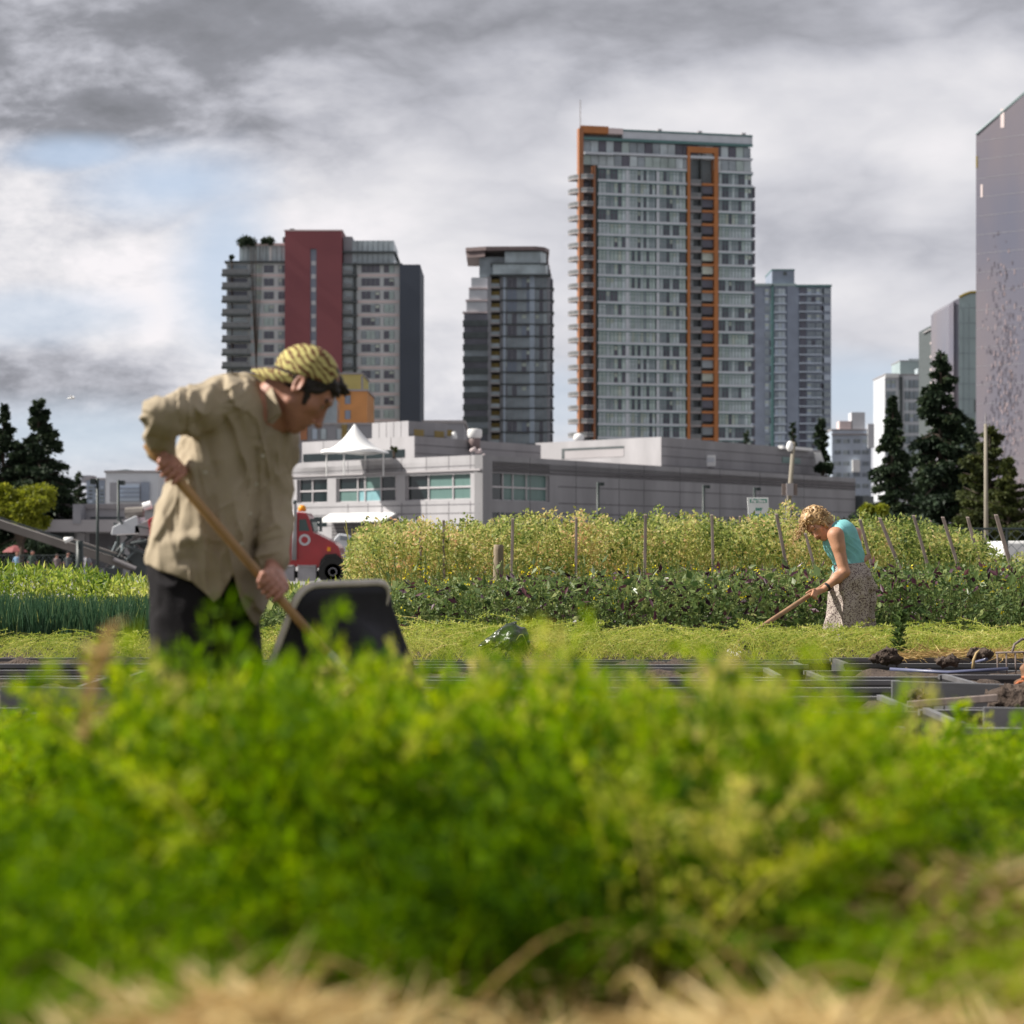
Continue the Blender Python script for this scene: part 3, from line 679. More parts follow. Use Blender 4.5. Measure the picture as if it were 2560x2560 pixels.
mb = MB(); mb.lathe([(.02, -.05), (.095, -.02), (.10, .0), (.095, .02), (.02, .05)], 'steel', Mx, 20); mb.build('rim', wh, smooth=True)
for s_ in (-.12, .12):
    mb = MB(); mb.tube([WL(wc+Vector((0, s_*.6, 0))), WL(Vector((wc.x-.35, wc.y+s_, .42))), WL(Vector((wc.x-.75, wc.y+s_*2-.1, .30))), WL(Vector((wc.x-1.05, wc.y+s_*2.2-.1, .12)))], .017, 'ash_wood', 8); mb.build('handle', wb, smooth=True)
    mb = MB(); mb.tube([WL(Vector((wc.x-.45, wc.y+s_*1.4, .42))), WL(Vector((wc.x-.42, wc.y+s_*1.6, .02))), WL(Vector((wc.x-.30, wc.y+s_*1.6, .02))), WL(Vector((wc.x-.2, wc.y+s_*1.2, .40)))], .012, 'steel', 8); mb.build('leg', wb, smooth=True)
# ================================================================== the woman
DW_ = 16.6
def QW(px, py, dy=0.0): return P(px, py, DW_+dy)
woman = empty('person', (xx(2110, DW_), DW_, 0), 'woman with curly blond hair in turquoise sleeveless top and patterned skirt, bending with a hoe', 'person')
wl = np.array(woman.location)
def w_part(name, V, Qd, mats, midx=None, parent=None, smooth=True):
    return link(name, np_mesh(name, V-wl, Qd, mats, midx, smooth=smooth), parent or woman)
mat('skin_woman', (.53, .27, .165), .55, .1, 14, bump=.1, bscale=80)
mat('turquoise', (.22, .56, .57), .8, .08, 9, bump=.15, bscale=200)
mat('hair_blond', (.60, .40, .19), .45, .25, 45, col2=(.20, .11, .045))
mat('strap_black', (.015, .015, .017), .4, .1, 20)
# skirt: pale ground with a small dark print
m = bpy.data.materials.new('skirt_print'); m.use_nodes = True; nt2 = m.node_tree; MATS['skirt_print'] = m
b = nt2.nodes['Principled BSDF']; b.inputs['Roughness'].default_value = .9
t2 = nd(nt2, 'ShaderNodeTexCoord'); v1 = nd(nt2, 'ShaderNodeTexVoronoi', i_Scale=95.0); n9 = nd(nt2, 'ShaderNodeTexNoise', i_Scale=70.0, i_Detail=3.0)
nt2.links.new(t2.outputs['Object'], v1.inputs['Vector']); nt2.links.new(t2.outputs['Object'], n9.inputs['Vector'])
ad = nt2.nodes.new('ShaderNodeMath'); ad.operation = 'ADD'; nt2.links.new(v1.outputs['Distance'], ad.inputs[0]); nt2.links.new(n9.outputs['Fac'], ad.inputs[1])
rp = nd(nt2, 'ShaderNodeValToRGB'); rp.color_ramp.elements[0].position = .80; rp.color_ramp.elements[0].color = (.085, .050, .052, 1); rp.color_ramp.elements[1].position = 1.0; rp.color_ramp.elements[1].color = (.42, .36, .32, 1)
nt2.links.new(ad.outputs[0], rp.inputs[0]); nt2.links.new(rp.outputs[0], b.inputs['Base Color'])
# skeleton
Fw, Uw, Sw = basis((-.62, .66)); Sw = Vector((0, -1, 0))
# head turned a little towards the camera
Fw = (Fw*.82+Vector((0, -1, 0))*.60).normalized(); Uw = (Uw-Fw*Uw.dot(Fw)).normalized(); Sw = Fw.cross(Uw); Sw = Sw if Sw.y < 0 else -Sw
OW = QW(2042, 1305, -.02); kh = .98
hw, TW = head_prims(OW, Fw, Uw, Sw, kh)
sN, sF = QW(2089, 1338, -.16), QW(2102, 1322, .16)
eN, eF = QW(2111, 1430, -.20), QW(2141, 1332, .42)
wN, wF = QW(2058, 1474, -.26), QW(2150, 1400, .20)
hipN, hipF = QW(2125, 1455, -.09), QW(2132, 1455, .09)
kN, kF = QW(2118, 1560, -.12), QW(2135, 1575, .16); aN, aF = QW(2140, 1690, -.10), QW(2160, 1690, .18)
hoeA, hoeB = QW(2173, 1390, .26), QW(1925, 1553, -.62); hd = (hoeB-hoeA).normalized()
def onhoe(px): return hoeA+(hoeB-hoeA)*((px-2173)/(1925-2173))
GN = onhoe(2030); GF = onhoe(2150)
hN = []
# near hand: laid over the handle, index finger pointing along it
kb = wN+(GN-wN)*.75
pz = Vector((0, 0, 1)); sx = hd; 
hN += [cone(wN, QW(2040, 1478, -.30), .021, .024, .012, flat=(.3, .1, 1), f=.8), cone(QW(2048, 1478, -.27), QW(2036, 1484, -.33), .024, .022, .015)]
for i, (a, b_, c_) in enumerate((((2036, 1474, -.33), (2026, 1477, -.35), (2016, 1483, -.37)), ((2034, 1478, -.35), (2030, 1488, -.385), (2034, 1494, -.36)), ((2037, 1481, -.345), (2034, 1491, -.38), (2038, 1497, -.345)), ((2041, 1483, -.33), (2039, 1493, -.365), (2043, 1498, -.33)), ((2044, 1480, -.28), (2032, 1487, -.27), (2024, 1487, -.30)))):
    a, b_, c_ = QW(*a), QW(*b_), QW(*c_); hN += [cone(a, b_, .0105, .0095, .005), cone(b_, c_, .0095, .008, .004)]
handF = hand(wF, GF, hd, (0, -1, -.3), Vector((.2, .6, .6)), .016, .9, curlturn=3.2)
bodyw = hw+[cone(TW(-.035, -.05, 0), QW(2080, 1322, .0), .046, .056, .03), cone(sN, sF, .052, .052, .05), cone(QW(2102, 1345), QW(2122, 1412), .105, .088, .06), cone(QW(2122, 1412), QW(2128, 1455), .092, .12, .06),
    cone(sN, eN, .056, .040, .03), cone(sN+Vector((0, -.01, 0)), sN+(eN-sN)*.3+Vector((0, -.01, 0)), .054, .046, .03), cone(eN, eN+(wN-eN)*.35, .041, .040, .02), cone(eN+(wN-eN)*.35, wN, .040, .023, .02), cone(sF, eF, .052, .038, .03), cone(eF, wF, .037, .024, .02),
    cone(hipN, kN, .095, .06, .03), cone(kN, aN, .058, .036, .02), cone(hipF, kF, .095, .06, .03), cone(kF, aF, .058, .036, .02), cone(aN, aN+Vector((-.15, -.03, -.04)), .036, .026, .02), cone(aF, aF+Vector((-.15, -.03, -.04)), .036, .026, .02)]+hN+handF
Vb, Qb = nets(bodyw, .005); Vb = relax(Vb, Qb, 1, .3)
idx = face_mats(Vb, Qb, TW, kh, 0)
w_part('body', Vb, Qb, [MATS[k] for k in ('skin_woman', 'lip', 'brow', 'eye_white', 'iris')], idx)
# top: follows the trunk, ends at neck, armholes and waist
torso_p = [cone(TW(-.035, -.05, 0), QW(2080, 1322, .0), .046, .056, .03), cone(sN, sF, .052, .052, .05), cone(QW(2102, 1345), QW(2122, 1412), .105, .088, .06), cone(sN, eN, .056, .040, .03), cone(sF, eF, .052, .038, .03)]
def top_post(p, d):
    dbo = sdf_eval(torso_p, p)
    x, y, z = p[:, 0], p[:, 1], p[:, 2]
    a = (x*.55+z*.83); w = .005*(1-np.abs(vnoise(np.stack([a*26, y*7, (x*.83-z*.55)*5], 1)+vnoise(p*5, 5)[:, None], 31)))**3
    # armhole: carve round the near and far shoulder
    for s_, e_ in ((sN, eN), (sF, eF)):
        q = p-np.array(s_+(e_-s_)*.02); out = -1 if s_ is sN else 1
        rr = np.sqrt((q[:, 0]/1.0)**2+(q[:, 2]/1.12)**2)-.056
        d = np.maximum(d, np.minimum(-np.maximum(rr, (s_.y+out*-.020-y)*out), dbo+.004))
    hem = zz(1412, DW_)-(x-xx(2088, DW_))*-.02
    nk = (p-np.array(QW(2074, 1312)))@np.array(Vector((-.75, 0, .66)))
    d = np.maximum(d, np.minimum(nk-.012, dbo+.004))
    return np.maximum(d-w, hem-.004*np.sin(y*40)-z)
tp = [cone(sN+Vector((.03, .03, .01)), sF+Vector((.02, -.03, .01)), .062, .062, .05), cone(QW(2100, 1342), QW(2121, 1410), .116, .101, .06), cone(QW(2096, 1360, .0), QW(2100, 1368, 0), .118, .11, .04), cone(QW(2112, 1335), QW(2134, 1385), .088, .080, .05), cone(QW(2121, 1410), QW(2124, 1430), .104, .118, .04)]
Vt, Qt = nets(tp, .005, top_post); w_part('top', relax(Vt, Qt, 1, .3), Qt, [MATS['turquoise']])
mb = MB(); a0 = QW(2083, 1414, -.04)-woman.location; mb.tube([a0, a0+Vector((-.008, -.03, -.02)), a0+Vector((.002, -.045, -.045)), a0+Vector((-.006, -.04, -.07))], [.006, .012, .010, .003], 'turquoise', 6); mb.build('knot', woman, smooth=True)
# skirt
def sk_post(p, d):
    x, y, z = p[:, 0], p[:, 1], p[:, 2]
    ang = np.arctan2(y-DW_, x-xx(2125, DW_)); dn = np.clip((zz(1412, DW_)-z)/.45, 0, 1)
    w = .022*dn*np.sin(ang*9+vnoise(p*5, 3)*2.2)+.006*vnoise(p*np.array([20, 20, 9]), 7)
    g = 1-np.abs(vnoise(np.stack([(x*.6-z*.8)*15, y*5, (x*.8+z*.6)*4], 1), 17)); w += .014*g**4*(1-dn*.3)
    return np.maximum(np.maximum(d-w, z-zz(1409, DW_)-.10*(x-xx(2120, DW_))), zz(1600, DW_)-z)
sk = [cone(QW(2122, 1405), QW(2127, 1455), .110, .150, .05), cone(hipN, QW(2112, 1625, -.10), .132, .168, .08), cone(hipF, QW(2135, 1625, .12), .13, .17, .08), cone(QW(2150, 1440, .02), QW(2160, 1500, .0), .07, .09, .05)]
Vt, Qt = nets(sk, .006, sk_post); sko = w_part('skirt', relax(Vt, Qt, 1, .3), Qt, [MATS['skirt_print']])
kn = [cone(QW(2163, 1440, -.10), QW(2172, 1442, -.12), .030, .026, .02), cone(QW(2170, 1442, -.12), QW(2184, 1468, -.13), .018, .034, .01, flat=(0, 1, 0), f=.5), cone(QW(2168, 1444, -.12), QW(2166, 1472, -.14), .014, .024, .01, flat=(0, 1, 0), f=.5)]
Vt, Qt = nets(kn, .005); w_part('knot', Vt, Qt, [MATS['skirt_print']], parent=sko)
# hair: a lobed mass of curls plus many loose ringlets
hs = [ell(TW(-.012, .022, .0), [Fw, Uw, Sw], (.112, .108, .094), .02), ell(TW(-.06, -.045, .0), [Fw, Uw, Sw], (.062, .075, .080), .03), ell(TW(.035, .072, .0), [Fw, Uw, Sw], (.062, .045, .072), .03),
      cone(TW(.02, -.03, .078), TW(.030, -.085, .072), .018, .013, .012), cone(TW(.02, -.03, -.078), TW(.06, -.09, -.07), .022, .016, .012)]
hsub = [ell(TW(.075, -.065, .0), [Fw, Uw, Sw], (.060, .090, .066), .01, True), ell(TW(.115, .0, .0), [Fw, Uw, Sw], (.040, .045, .075), .01, True)]
def hpost(p, d): return d-.009*vnoise(p*34, 41)-.006*vnoise(p*75, 43)
Vt, Qt = nets(hs+hsub, .004, hpost); ho = w_part('hair', Vt, Qt, [MATS['hair_blond']])
mb = MB(); rr = np.random.default_rng(5)
def ringlet(p0, d0, L_, rad, coil, n=16, ph=0):
    pts = []; d0 = Vector(d0).normalized(); a = d0.orthogonal().normalized(); b_ = d0.cross(a)
    for i in range(n):
        t = i/(n-1); g = Vector((0, 0, -.35*L_*t*t)); q = ph+t*L_/coil*6.28*.22
        pts.append(p0+d0*L_*t+g+(a*math.cos(q)+b_*math.sin(q))*rad*(.35+.65*t))
    return pts
for i in range(620):
    th, u_ = rr.uniform(0, 2*math.pi), rr.uniform(-.75, 1); r_ = math.sqrt(1-u_*u_)
    l = Vector((math.cos(th)*r_*.112-.012, u_*.108+.022, math.sin(th)*r_*.094))
    if l.x > .045 and l.y < .055: continue
    p0 = TW(*l); d0 = (p0-TW(-.01, .0, 0)).normalized()+Vector((rr.normal()*.6, rr.normal()*.6, rr.normal()*.6-.4))
    pts = ringlet(p0-d0.normalized()*.015, d0, rr.uniform(.02, .05), rr.uniform(.006, .012), .009, 12, rr.uniform(0, 6))
    mb.tube([q-woman.location for q in pts], [rr.uniform(.0020, .0042)]*11+[.0008], 'hair_blond', 4)
for i in range(26):
    p0 = TW(.085+.01*rr.normal(), .075+.01*rr.normal(), -.02+.03*rr.normal()); pts = ringlet(p0, Vector((-.35, -.1, -1))+Vector((rr.normal()*.15, rr.normal()*.15, 0)), rr.uniform(.06, .12), .014, .012, 22, rr.uniform(0, 6))
    mb.tube([q-woman.location for q in pts], [.0030]*21+[.001], 'hair_blond', 4)
mb.build('curls', ho, smooth=True)
mb = MB(); wd2 = (eN-wN).normalized(); Mw = Matrix.Translation(wN+wd2*.03-woman.location) @ wd2.to_track_quat('Z', 'Y').to_matrix().to_4x4(); mb.lathe([(.026, 0), (.029, .002), (.030, .02), (.027, .022)], 'strap_black', Mw, 18)
mb.box(-.016, .016, -.036, -.028, -.004, .028, 'strap_black', Mw); mb.build('wrist_watch', woman)
for a in (aN, aF):
    bo = [cone(a+Vector((0, 0, .10)), a+Vector((0, 0, -.02)), .044, .045, .02), cone(a+Vector((0, 0, -.035)), a+Vector((-.17, -.03, -.05)), .042, .034, .02)]
    Vo, Qo = nets(bo, .008); w_part('boot', Vo, Qo, [MATS['boot']])
# ---- hoe
mat('hoe_wood', (.36, .21, .12), .6, .2, 8, bump=.1, bscale=50)
tipw = hoeB+hd*.42
hoe = empty('hoe', tuple(tipw), 'garden hoe with a thick wooden handle held slanting down by the curly haired woman', 'hoe')
mb = MB(); mb.tube([p-tipw for p in (hoeA-hd*.012, hoeA, hoeA+hd*.5, hoeB, hoeB+hd*.4)], [.012, .021, .019, .018, .016], 'hoe_wood', 14); mb.build('handle', hoe, smooth=True)
mb = MB(); Mh = Matrix.Translation(hd*-.02); mb.hexa([Vector(q) for q in ((-.09, -.02, -.1), (.03, -.10, -.1), (.034, -.095, -.1), (-.086, -.015, -.1), (-.05, -.01, .0), (.01, -.05, .0), (.014, -.045, .0), (-.046, -.005, .0))], 'steel')
mb.tube([Vector((0, 0, .02)), Vector((-.03, -.03, .03)), Vector((-.02, -.03, 0))], .006, 'steel', 6); mb.build('blade', hoe)
# ================================================================== ground
GY = [(-300, 0), (30, 0), (50, -.15), (83, -.42), (150, -1.2), (8000, -1.2)]
def gz(y): return float(np.interp(y, [a for a, b in GY], [b for a, b in GY]))
mb = MB()
for (a, za), (b_, zb) in zip(GY[:-1], GY[1:]): mb.quad((-5000, a, za), (5000, a, za), (5000, b_, zb), (-5000, b_, zb), 'asphalt')
tag(mb.build('ground'), kind='structure')
mb = MB(); nx, ny = 60, 40; X = np.linspace(-26, 26, nx); Y = np.linspace(-14, 29.5, ny)
Vg = np.array([(x, y, .012) for y in Y for x in X]); Vg[:, 2] += .02+.02*vnoise(Vg*1.3, 4)
Qg = np.array([(j*nx+i, j*nx+i+1, (j+1)*nx+i+1, (j+1)*nx+i) for j in range(ny-1) for i in range(nx-1)])
tag(link('field', np_mesh('field', Vg, Qg, [MATS['field_earth']], smooth=True)), kind='structure')
# ================================================================== leaf materials
leafmat('leaf_front', [(.010, .032, .001), (.050, .122, .001), (.165, .29, .003), (.36, .44, .03), (.62, .55, .20)], .52, .5, 1.15, .12)
leafmat('leaf_carrot', [(.04, .09, .012), (.14, .22, .03), (.32, .38, .07), (.52, .53, .17), (.68, .58, .28)], .42, .45)
leafmat('leaf_mixed', [(.022, .045, .016), (.055, .10, .030), (.115, .17, .055), (.23, .28, .10), (.40, .42, .19)], .38, .5)
leafmat('leaf_purple', [(.022, .010, .018), (.05, .020, .035), (.085, .035, .05), (.14, .06, .06)], .2, .35)
leafmat('leaf_pale', [(.10, .15, .06), (.22, .28, .14), (.42, .47, .32)], .4, .3)
leafmat('petal', [(.62, .50, .01), (.80, .70, .03)], .3, .5)
leafmat('leaf_pea', [(.05, .085, .025), (.18, .24, .06), (.38, .41, .13), (.60, .50, .23), (.66, .40, .24)], .45, .5)
leafmat('leaf_garlic', [(.035, .075, .04), (.06, .13, .075), (.11, .20, .115), (.19, .27, .13), (.45, .46, .16)], .35, .5)
leafmat('needle', [(.008, .016, .010), (.020, .036, .019), (.038, .062, .030), (.07, .095, .042)], .1, .6)
leafmat('needle_gold', [(.02, .028, .008), (.04, .055, .014), (.07, .085, .02), (.11, .115, .03)], .15, .6)
leafmat('leaf_lime', [(.07, .09, .01), (.16, .19, .02), (.30, .32, .04), (.42, .40, .07)], .4, .5)
leafmat('straw_leaf', [(.16, .09, .04), (.36, .24, .10), (.55, .42, .19), (.68, .58, .32)], .3, .6)
mat('bark', (.09, .065, .05), .9, .3, 6, bump=.6, stretch=(3, 3, .5))
def stuffo(o, cat=None): o['kind'] = 'stuff'; return o
# ================================================================== the planting close to the camera
FT = [frond(L=.36, lean=.30+.12*i, pairs=8, sub=2, leaf=.030, seed=i, w=.34, stem=.0045, droop=.3+.2*(i % 3)) for i in range(6)]
px_t = [-900, 0, 200, 330, 400, 470, 560, 640, 760, 900, 1050, 1200, 1350, 1450, 1560, 1700, 1850, 2000, 2130, 2260, 2400, 2560, 3400]
py_t = [2080, 2060, 1990, 1800, 1590, 1720, 1560, 1600, 1610, 1620, 1665, 1600, 1670, 1640, 1645, 1680, 1620, 1690, 1880, 2040, 2080, 2080, 2080]
lv = Leaves(); Z0 = .52; nc = 340; cd = 2.36+rng.random(nc)**1.2*2.0; cxx = (rng.random(nc)-.5)*1.75*(.35+.65*cd); ch = rng.uniform(.58, 1.06, nc); ct = rng.normal(size=nc)*.20
extra = [(400, 2.6, 1.22), (560, 2.7, 1.28), (1190, 2.7, 1.12), (1850, 2.7, 1.12), (1610, 2.65, 1.06), (700, 2.7, 1.08)]
for q_, (a_, b2, c2_) in enumerate(extra): cxx[q_] = xx(a_, b2); cd[q_] = b2; ch[q_] = 1.0
n = 6600; ci = rng.integers(0, nc, n); off = rng.normal(size=(n, 2))*.058; x = cxx[ci]+off[:, 0]; d = np.maximum(2.20, cd[ci]+off[:, 1]); px = 1280+F*x/d
top = np.interp(px, px_t, py_t)+rng.normal(size=n)*20
top += np.maximum(0, 2.62-d)*1050+np.where(px < 700, np.maximum(0, 2.62-d)*200, 0)+np.maximum(0, d-3.3)*50
zt = HC-(top-HY)/F*d; z0 = Z0; r_off = np.hypot(off[:, 0], off[:, 1])
h = np.clip((zt-z0)/.31, .25, 1.8)*ch[ci]*np.clip(1.04-r_off*2.6, .45, 1.05)*np.where(rng.random(n) < .22, rng.uniform(.4, .85, n), 1)
tint = ct[ci]+rng.normal(size=n)*.05+np.where(px < 650, -.07, 0)+np.where((d < 2.8) & (rng.random(n) < .2), .14, 0)+np.where(rng.random(n) < .03, .30, 0)+np.where((px > 2200), .10, 0)-.01
ang = np.arctan2(off[:, 1], off[:, 0])+rng.normal(size=n)*.5
for k in range(6):
    m = np.arange(n) % 6 == k
    s3 = np.stack([h*(.38+3.2*np.minimum(r_off, .14)), np.full(n, 1.0), h], 1)[m]
    lv.inst(*FT[k], np.stack([x, d, np.full(n, z0)], 1)[m], ang[m], s3, tint[m]-.02)
# left corner: grassier, lower, nearer
n = 760; d = 1.9+rng.random(n)*.7; px = -500+rng.random(n)*1200; x = (px-1280)/F*d; top = 1990+(2.6-d)*650+rng.normal(size=n)*50+np.maximum(0, px-300)*1.4
zt = HC-(top-HY)/F*d; h = np.clip((zt-Z0)/.34, .2, 1.2)
for k in range(6):
    m = np.arange(n) % 6 == k
    lv.inst(*FT[k], np.stack([x, d, np.full(n, Z0)], 1)[m], rng.random(m.sum())*6.28, h[m], rng.normal(size=m.sum())*.10-.04)
# right corner: low feathery growth, some of it yellowing
n = 420; d = 2.1+rng.random(n)*.5; px = 1800+rng.random(n)*1200; x = (px-1280)/F*d; top = 2140+(2.6-d)*600+rng.normal(size=n)*60
zt = HC-(top-HY)/F*d; h = np.clip((zt-Z0)/.34, .2, 1.0)
for k in range(6):
    m = np.arange(n) % 6 == k
    lv.inst(*FT[k], np.stack([x, d, np.full(n, Z0)], 1)[m], rng.random(m.sum())*6.28, h[m], rng.normal(size=m.sum())*.12+.06+np.where(px[m] > 2350, .22, 0))
# broad blades in the stand
n = 3200; d = 2.6+rng.random(n)*1.6; x = (rng.random(n)-.5)*1.3*d; zt = HC-(np.interp(1280+F*x/d, px_t, py_t)+60-HY)/F*d
z = .54+(zt-.54)*rng.random(n)**.6*.95
lv.leaves(np.stack([x, d, z], 1), norm(rng.normal(size=(n, 3))*[1, 1, .6]+[0, 0, .7]), rng.uniform(.02, .045, n), rng.uniform(.010, .020, n), np.clip(.42+rng.normal(size=n)*.15, 0, 1))
fg = lv.build('carrot_greens', [MATS['leaf_front']]); tag(fg, 'bright green feathery carrot tops filling the blurred foreground', 'carrot plants', kind='stuff')
# lower, sharper plants on the far edge of that bed, left and right
lv = Leaves(); n = 1700; d = 4.3+rng.random(n)*1.1; px = -300+rng.random(n)*3200; x = (px-1280)/F*d
pt = np.interp(px, [-300, 0, 250, 420, 700, 1100, 1900, 2150, 2300, 2560, 2900], [1800, 1800, 1800, 1810, 1840, 1880, 1880, 1870, 1850, 1830, 1830])+rng.normal(size=n)*22-np.maximum(0, rng.random(n)-.95)*1800
zt = HC-(pt-HY)/F*d; h = np.clip((zt-.42)/.34, .2, 1.1)
for k in range(6):
    m = np.arange(n) % 6 == k
    lv.inst(*FT[k], np.stack([x, d, np.full(n, .42)], 1)[m], rng.random(m.sum())*6.28, h[m], rng.normal(size=m.sum())*.08+.10+np.where(rng.random(m.sum()) < .12, .25, 0))
fe = lv.build('herb_greens', [MATS['leaf_front']]); tag(fe, 'lighter low leafy herbs growing behind the blurred carrot tops', 'herbs', kind='stuff')
# straw and limp pale stalks lying at the front of the bed
lv = Leaves(); n = 26000; d = 1.6+rng.random(n)*1.15; x = (rng.random(n)-.5)*1.3*d+.05*d; px = 1280+F*x/d
zs = .53+.07*(vnoise(np.stack([x*4, d*4, d*0], 1), 71)+.6)+.03*np.clip((2.3-d)*2, 0, 1)+.02*rng.random(n)
aa = rng.random(n)*6.28
lv.leaves(np.stack([x, d, zs], 1), np.stack([np.cos(aa), np.sin(aa), rng.normal(size=n)*.3], 1), rng.uniform(.04, .13, n), rng.uniform(.004, .009, n), np.clip(.62+.2*rng.normal(size=n)+.12*vnoise(np.stack([x*6, d*6, d*0], 1), 72), 0, 1), curl=.1)
for i in range(24):
    d_ = rng.uniform(1.9, 2.4); x_ = rng.uniform(-.5, .75)*d_*.5; L_ = rng.uniform(.15, .32); a_ = rng.random()*6.28; s_ = np.linspace(0, 1, 7)[:, None]
    pts = np.array([x_, d_, .58])+s_*np.array([math.cos(a_), math.sin(a_), 0])*L_+np.array([0, 0, 1])*(rng.uniform(.03, .08)*np.sin(s_*2.9)); V1, Q1, T1 = ribbon(pts, .004, np.clip(.8+.12*rng.normal(), 0, 1)); lv.put(V1, Q1, T1)
stw = lv.build('straw', [MATS['straw_leaf']]); tag(stw, 'pale dry straw and limp stalks at the bottom edge of the picture', 'straw', kind='stuff')
def raised_bed(name, x0, x1, y0, y1, z, label, wall='plastic_black', bump=.03, seed=0, cat='raised bed', heap=0, group=None, th=.03, rz=0, empty_box=False, zs=None, lip='plastic_lip'):
    cx, cy = (x0+x1)/2, (y0+y1)/2; hx, hy = (x1-x0)/2, (y1-y0)/2
    t = empty(name, (cx, cy, 0), label, cat, group, rz=rz)
    for nm, bx in (('front_board', (-hx, hx, -hy, -hy+th)), ('back_board', (-hx, hx, hy-th, hy)), ('end_board', (-hx, -hx+th, -hy+th, hy-th)), ('end_board', (hx-th, hx, -hy+th, hy-th))):
        m_ = MB(); zt_ = z+(.012*math.sin(seed*3+len(nm)) if group else 0); m_.box(*bx, .005, zt_-.025, wall)
        ex = .012; m_.box(bx[0]-(ex if 'end' not in nm else 0), bx[1]+(ex if 'end' not in nm else 0), bx[2]-(ex if 'end' not in nm else 0), bx[3]+(ex if 'end' not in nm else 0), zt_-.025, zt_, lip); m_.build(nm, t)
    nx = max(6, int((x1-x0)/.05)); ny = max(5, int((y1-y0)/.05)); nx = min(nx, 110); ny = min(ny, 40)
    X = np.linspace(-hx+th, hx-th, nx); Y = np.linspace(-hy+th, hy-th, ny); G = np.array([(a, b_, 0) for b_ in Y for a in X]); s_ = seed*13.7
    zz_ = (zs if zs is not None else z-.07)+bump*vnoise(G*4+s_, 3)+bump*.6*vnoise(G*13+s_, 5)+bump*.4*vnoise(G*31+s_, 6)
    if heap: zz_ = zz_+heap*np.maximum(0, vnoise(G*[.9, 1.6, 1]+s_*.5, 8))*(1-(G[:, 1]/hy)**2)*(1-(G[:, 0]/hx)**8)
    G[:, 2] = zz_; Qd = np.array([(j*nx+i, j*nx+i+1, (j+1)*nx+i+1, (j+1)*nx+i) for j in range(ny-1) for i in range(nx-1)])
    link('soil', np_mesh('soil', G, Qd, [MATS['soil']], smooth=True), t)
    return t
raised_bed('raised_bed', -2.4, 2.4, 1.5, 5.5, .46, 'deep raised bed under the blurred carrot tops nearest the camera', 'old_wood', zs=.50, bump=.02, lip='old_wood')
# ================================================================== rows of black planters
rows = [(8.75, 9.65, 'nearest row'), (10.05, 10.95, 'second row back'), (11.35, 12.2, 'third row back'), (12.6, 13.45, 'fourth row back'), (13.75, 14.35, 'row beside the pale carrot greens')]
wd_ = ['left end', 'middle', 'right end']
k = 0
for ri, (y0, y1, rn) in enumerate(rows):
    for ci, (x0, x1) in enumerate(((-6.4, -2.3), (-2.15+.2*(ri % 2), 1.6+.3*(ri % 3)), (1.85+.3*(ri % 3), 6.6))):
        hp_ = .24 if (ci == 2 and ri in (0, 1, 3)) or (ci == 0 and ri in (1, 2)) else (.12 if ci != 1 else .08)
        raised_bed('planter', x0, x1, y0, y1, .30-.012*(ri % 2)+(.02 if ci == 2 and ri in (0, 2) else 0), 'black planter box of bare soil, %s of the %s' % (wd_[ci], rn), 'plastic_grey' if (ri+ci) % 3 == 0 else 'plastic_black', seed=k, heap=hp_, group='black planter boxes on the bare plot', cat='planter', rz=R([-.25, .5, -.8, .35, .2][(ri*2+ci) % 5]), zs=.30-(.045 if (ri+ci) % 3 else .13), bump=.045); k += 1
# loose boards, soil clods, pipe, root with cord, fork
def clod(name, px, py, d_, r, label, seed):
    c = P(px, py, d_); pr = [ell(c+Vector((a*r*.7, 0, b_*r*.35)), np.eye(3), (r*s_, r*.8*s_, r*.6*s_), r*.3) for a, b_, s_ in ((0, 0, 1), (-.9, -.4, .8), (.9, -.5, .75), (.2, .5, .5))]
    Vv, Qv = nets(pr, r/9, lambda p, dd: dd-r*.28*vnoise(p/r*2.6, seed)-r*.16*vnoise(p/r*7, seed+1), B=12)
    return tag(link(name, np_mesh(name, Vv, Qv, [MATS['soil']], smooth=True)), label, 'soil heap')
clod('soil_heap', 2218, 1640, 13.6, .075, 'dark crumbly soil heap at the near edge of the carrot greens', 1)
clod('soil_heap', 2452, 1634, 13.3, .06, 'small pointed soil clod beside the curled pale stalk', 3)
clod('soil_heap', 2560, 1748, 10.3, .13, 'big soil mound spilling over the grey board at right', 5)
clod('soil_heap', 2290, 1738, 10.6, .05, 'small clod lying on the thin slanting board', 7)
clod('soil_heap', 2370, 1652, 13.1, .055, 'low wide soil ridge between the two pointed clods', 9)
mb = MB(); a, b_ = P(2225, 1673, 12.5), P(2520, 1672, 12.2); mb.tube([a, a.lerp(b_, .5)+Vector((0, 0, -.02)), b_], .010, 'blue_pipe', 8); mb.tube([a+Vector((.5, .1, .03)), b_+Vector((-.1, .1, .05))], .008, 'blue_pipe', 8)
tag(mb.build('water_pipe', smooth=True), 'blue plastic water pipes lying along the planter boxes', 'pipe')
for i, (x0, y0, x1, y1, d_, h_, w_, lab) in enumerate(((2230, 1702, 2560, 1712, 10.9, .14, 'plastic_grey', 'broad grey board standing on edge below the root with orange cord'), (2270, 1753, 2495, 1736, 10.2, .035, 'grey_wood', 'thin grey wooden board lying slanted on the soil'), (2460, 1768, 2700, 1772, 9.3, .13, 'plastic_grey', 'grey plank on edge at the right, nearest to the camera'), (0, 1716, 330, 1722, 10.3, .10, 'plastic_grey', 'grey plank on edge at the left, behind the weeds'))):
    a, b_ = P(x0, y0, d_), P(x1, y1, d_-.1); mb = MB(); mb.prism([a, b_, b_-Vector((0, 0, h_)), a-Vector((0, 0, h_))], (0, .03, 0), w_); tag(mb.build('board', bevel=.004), lab, 'board')
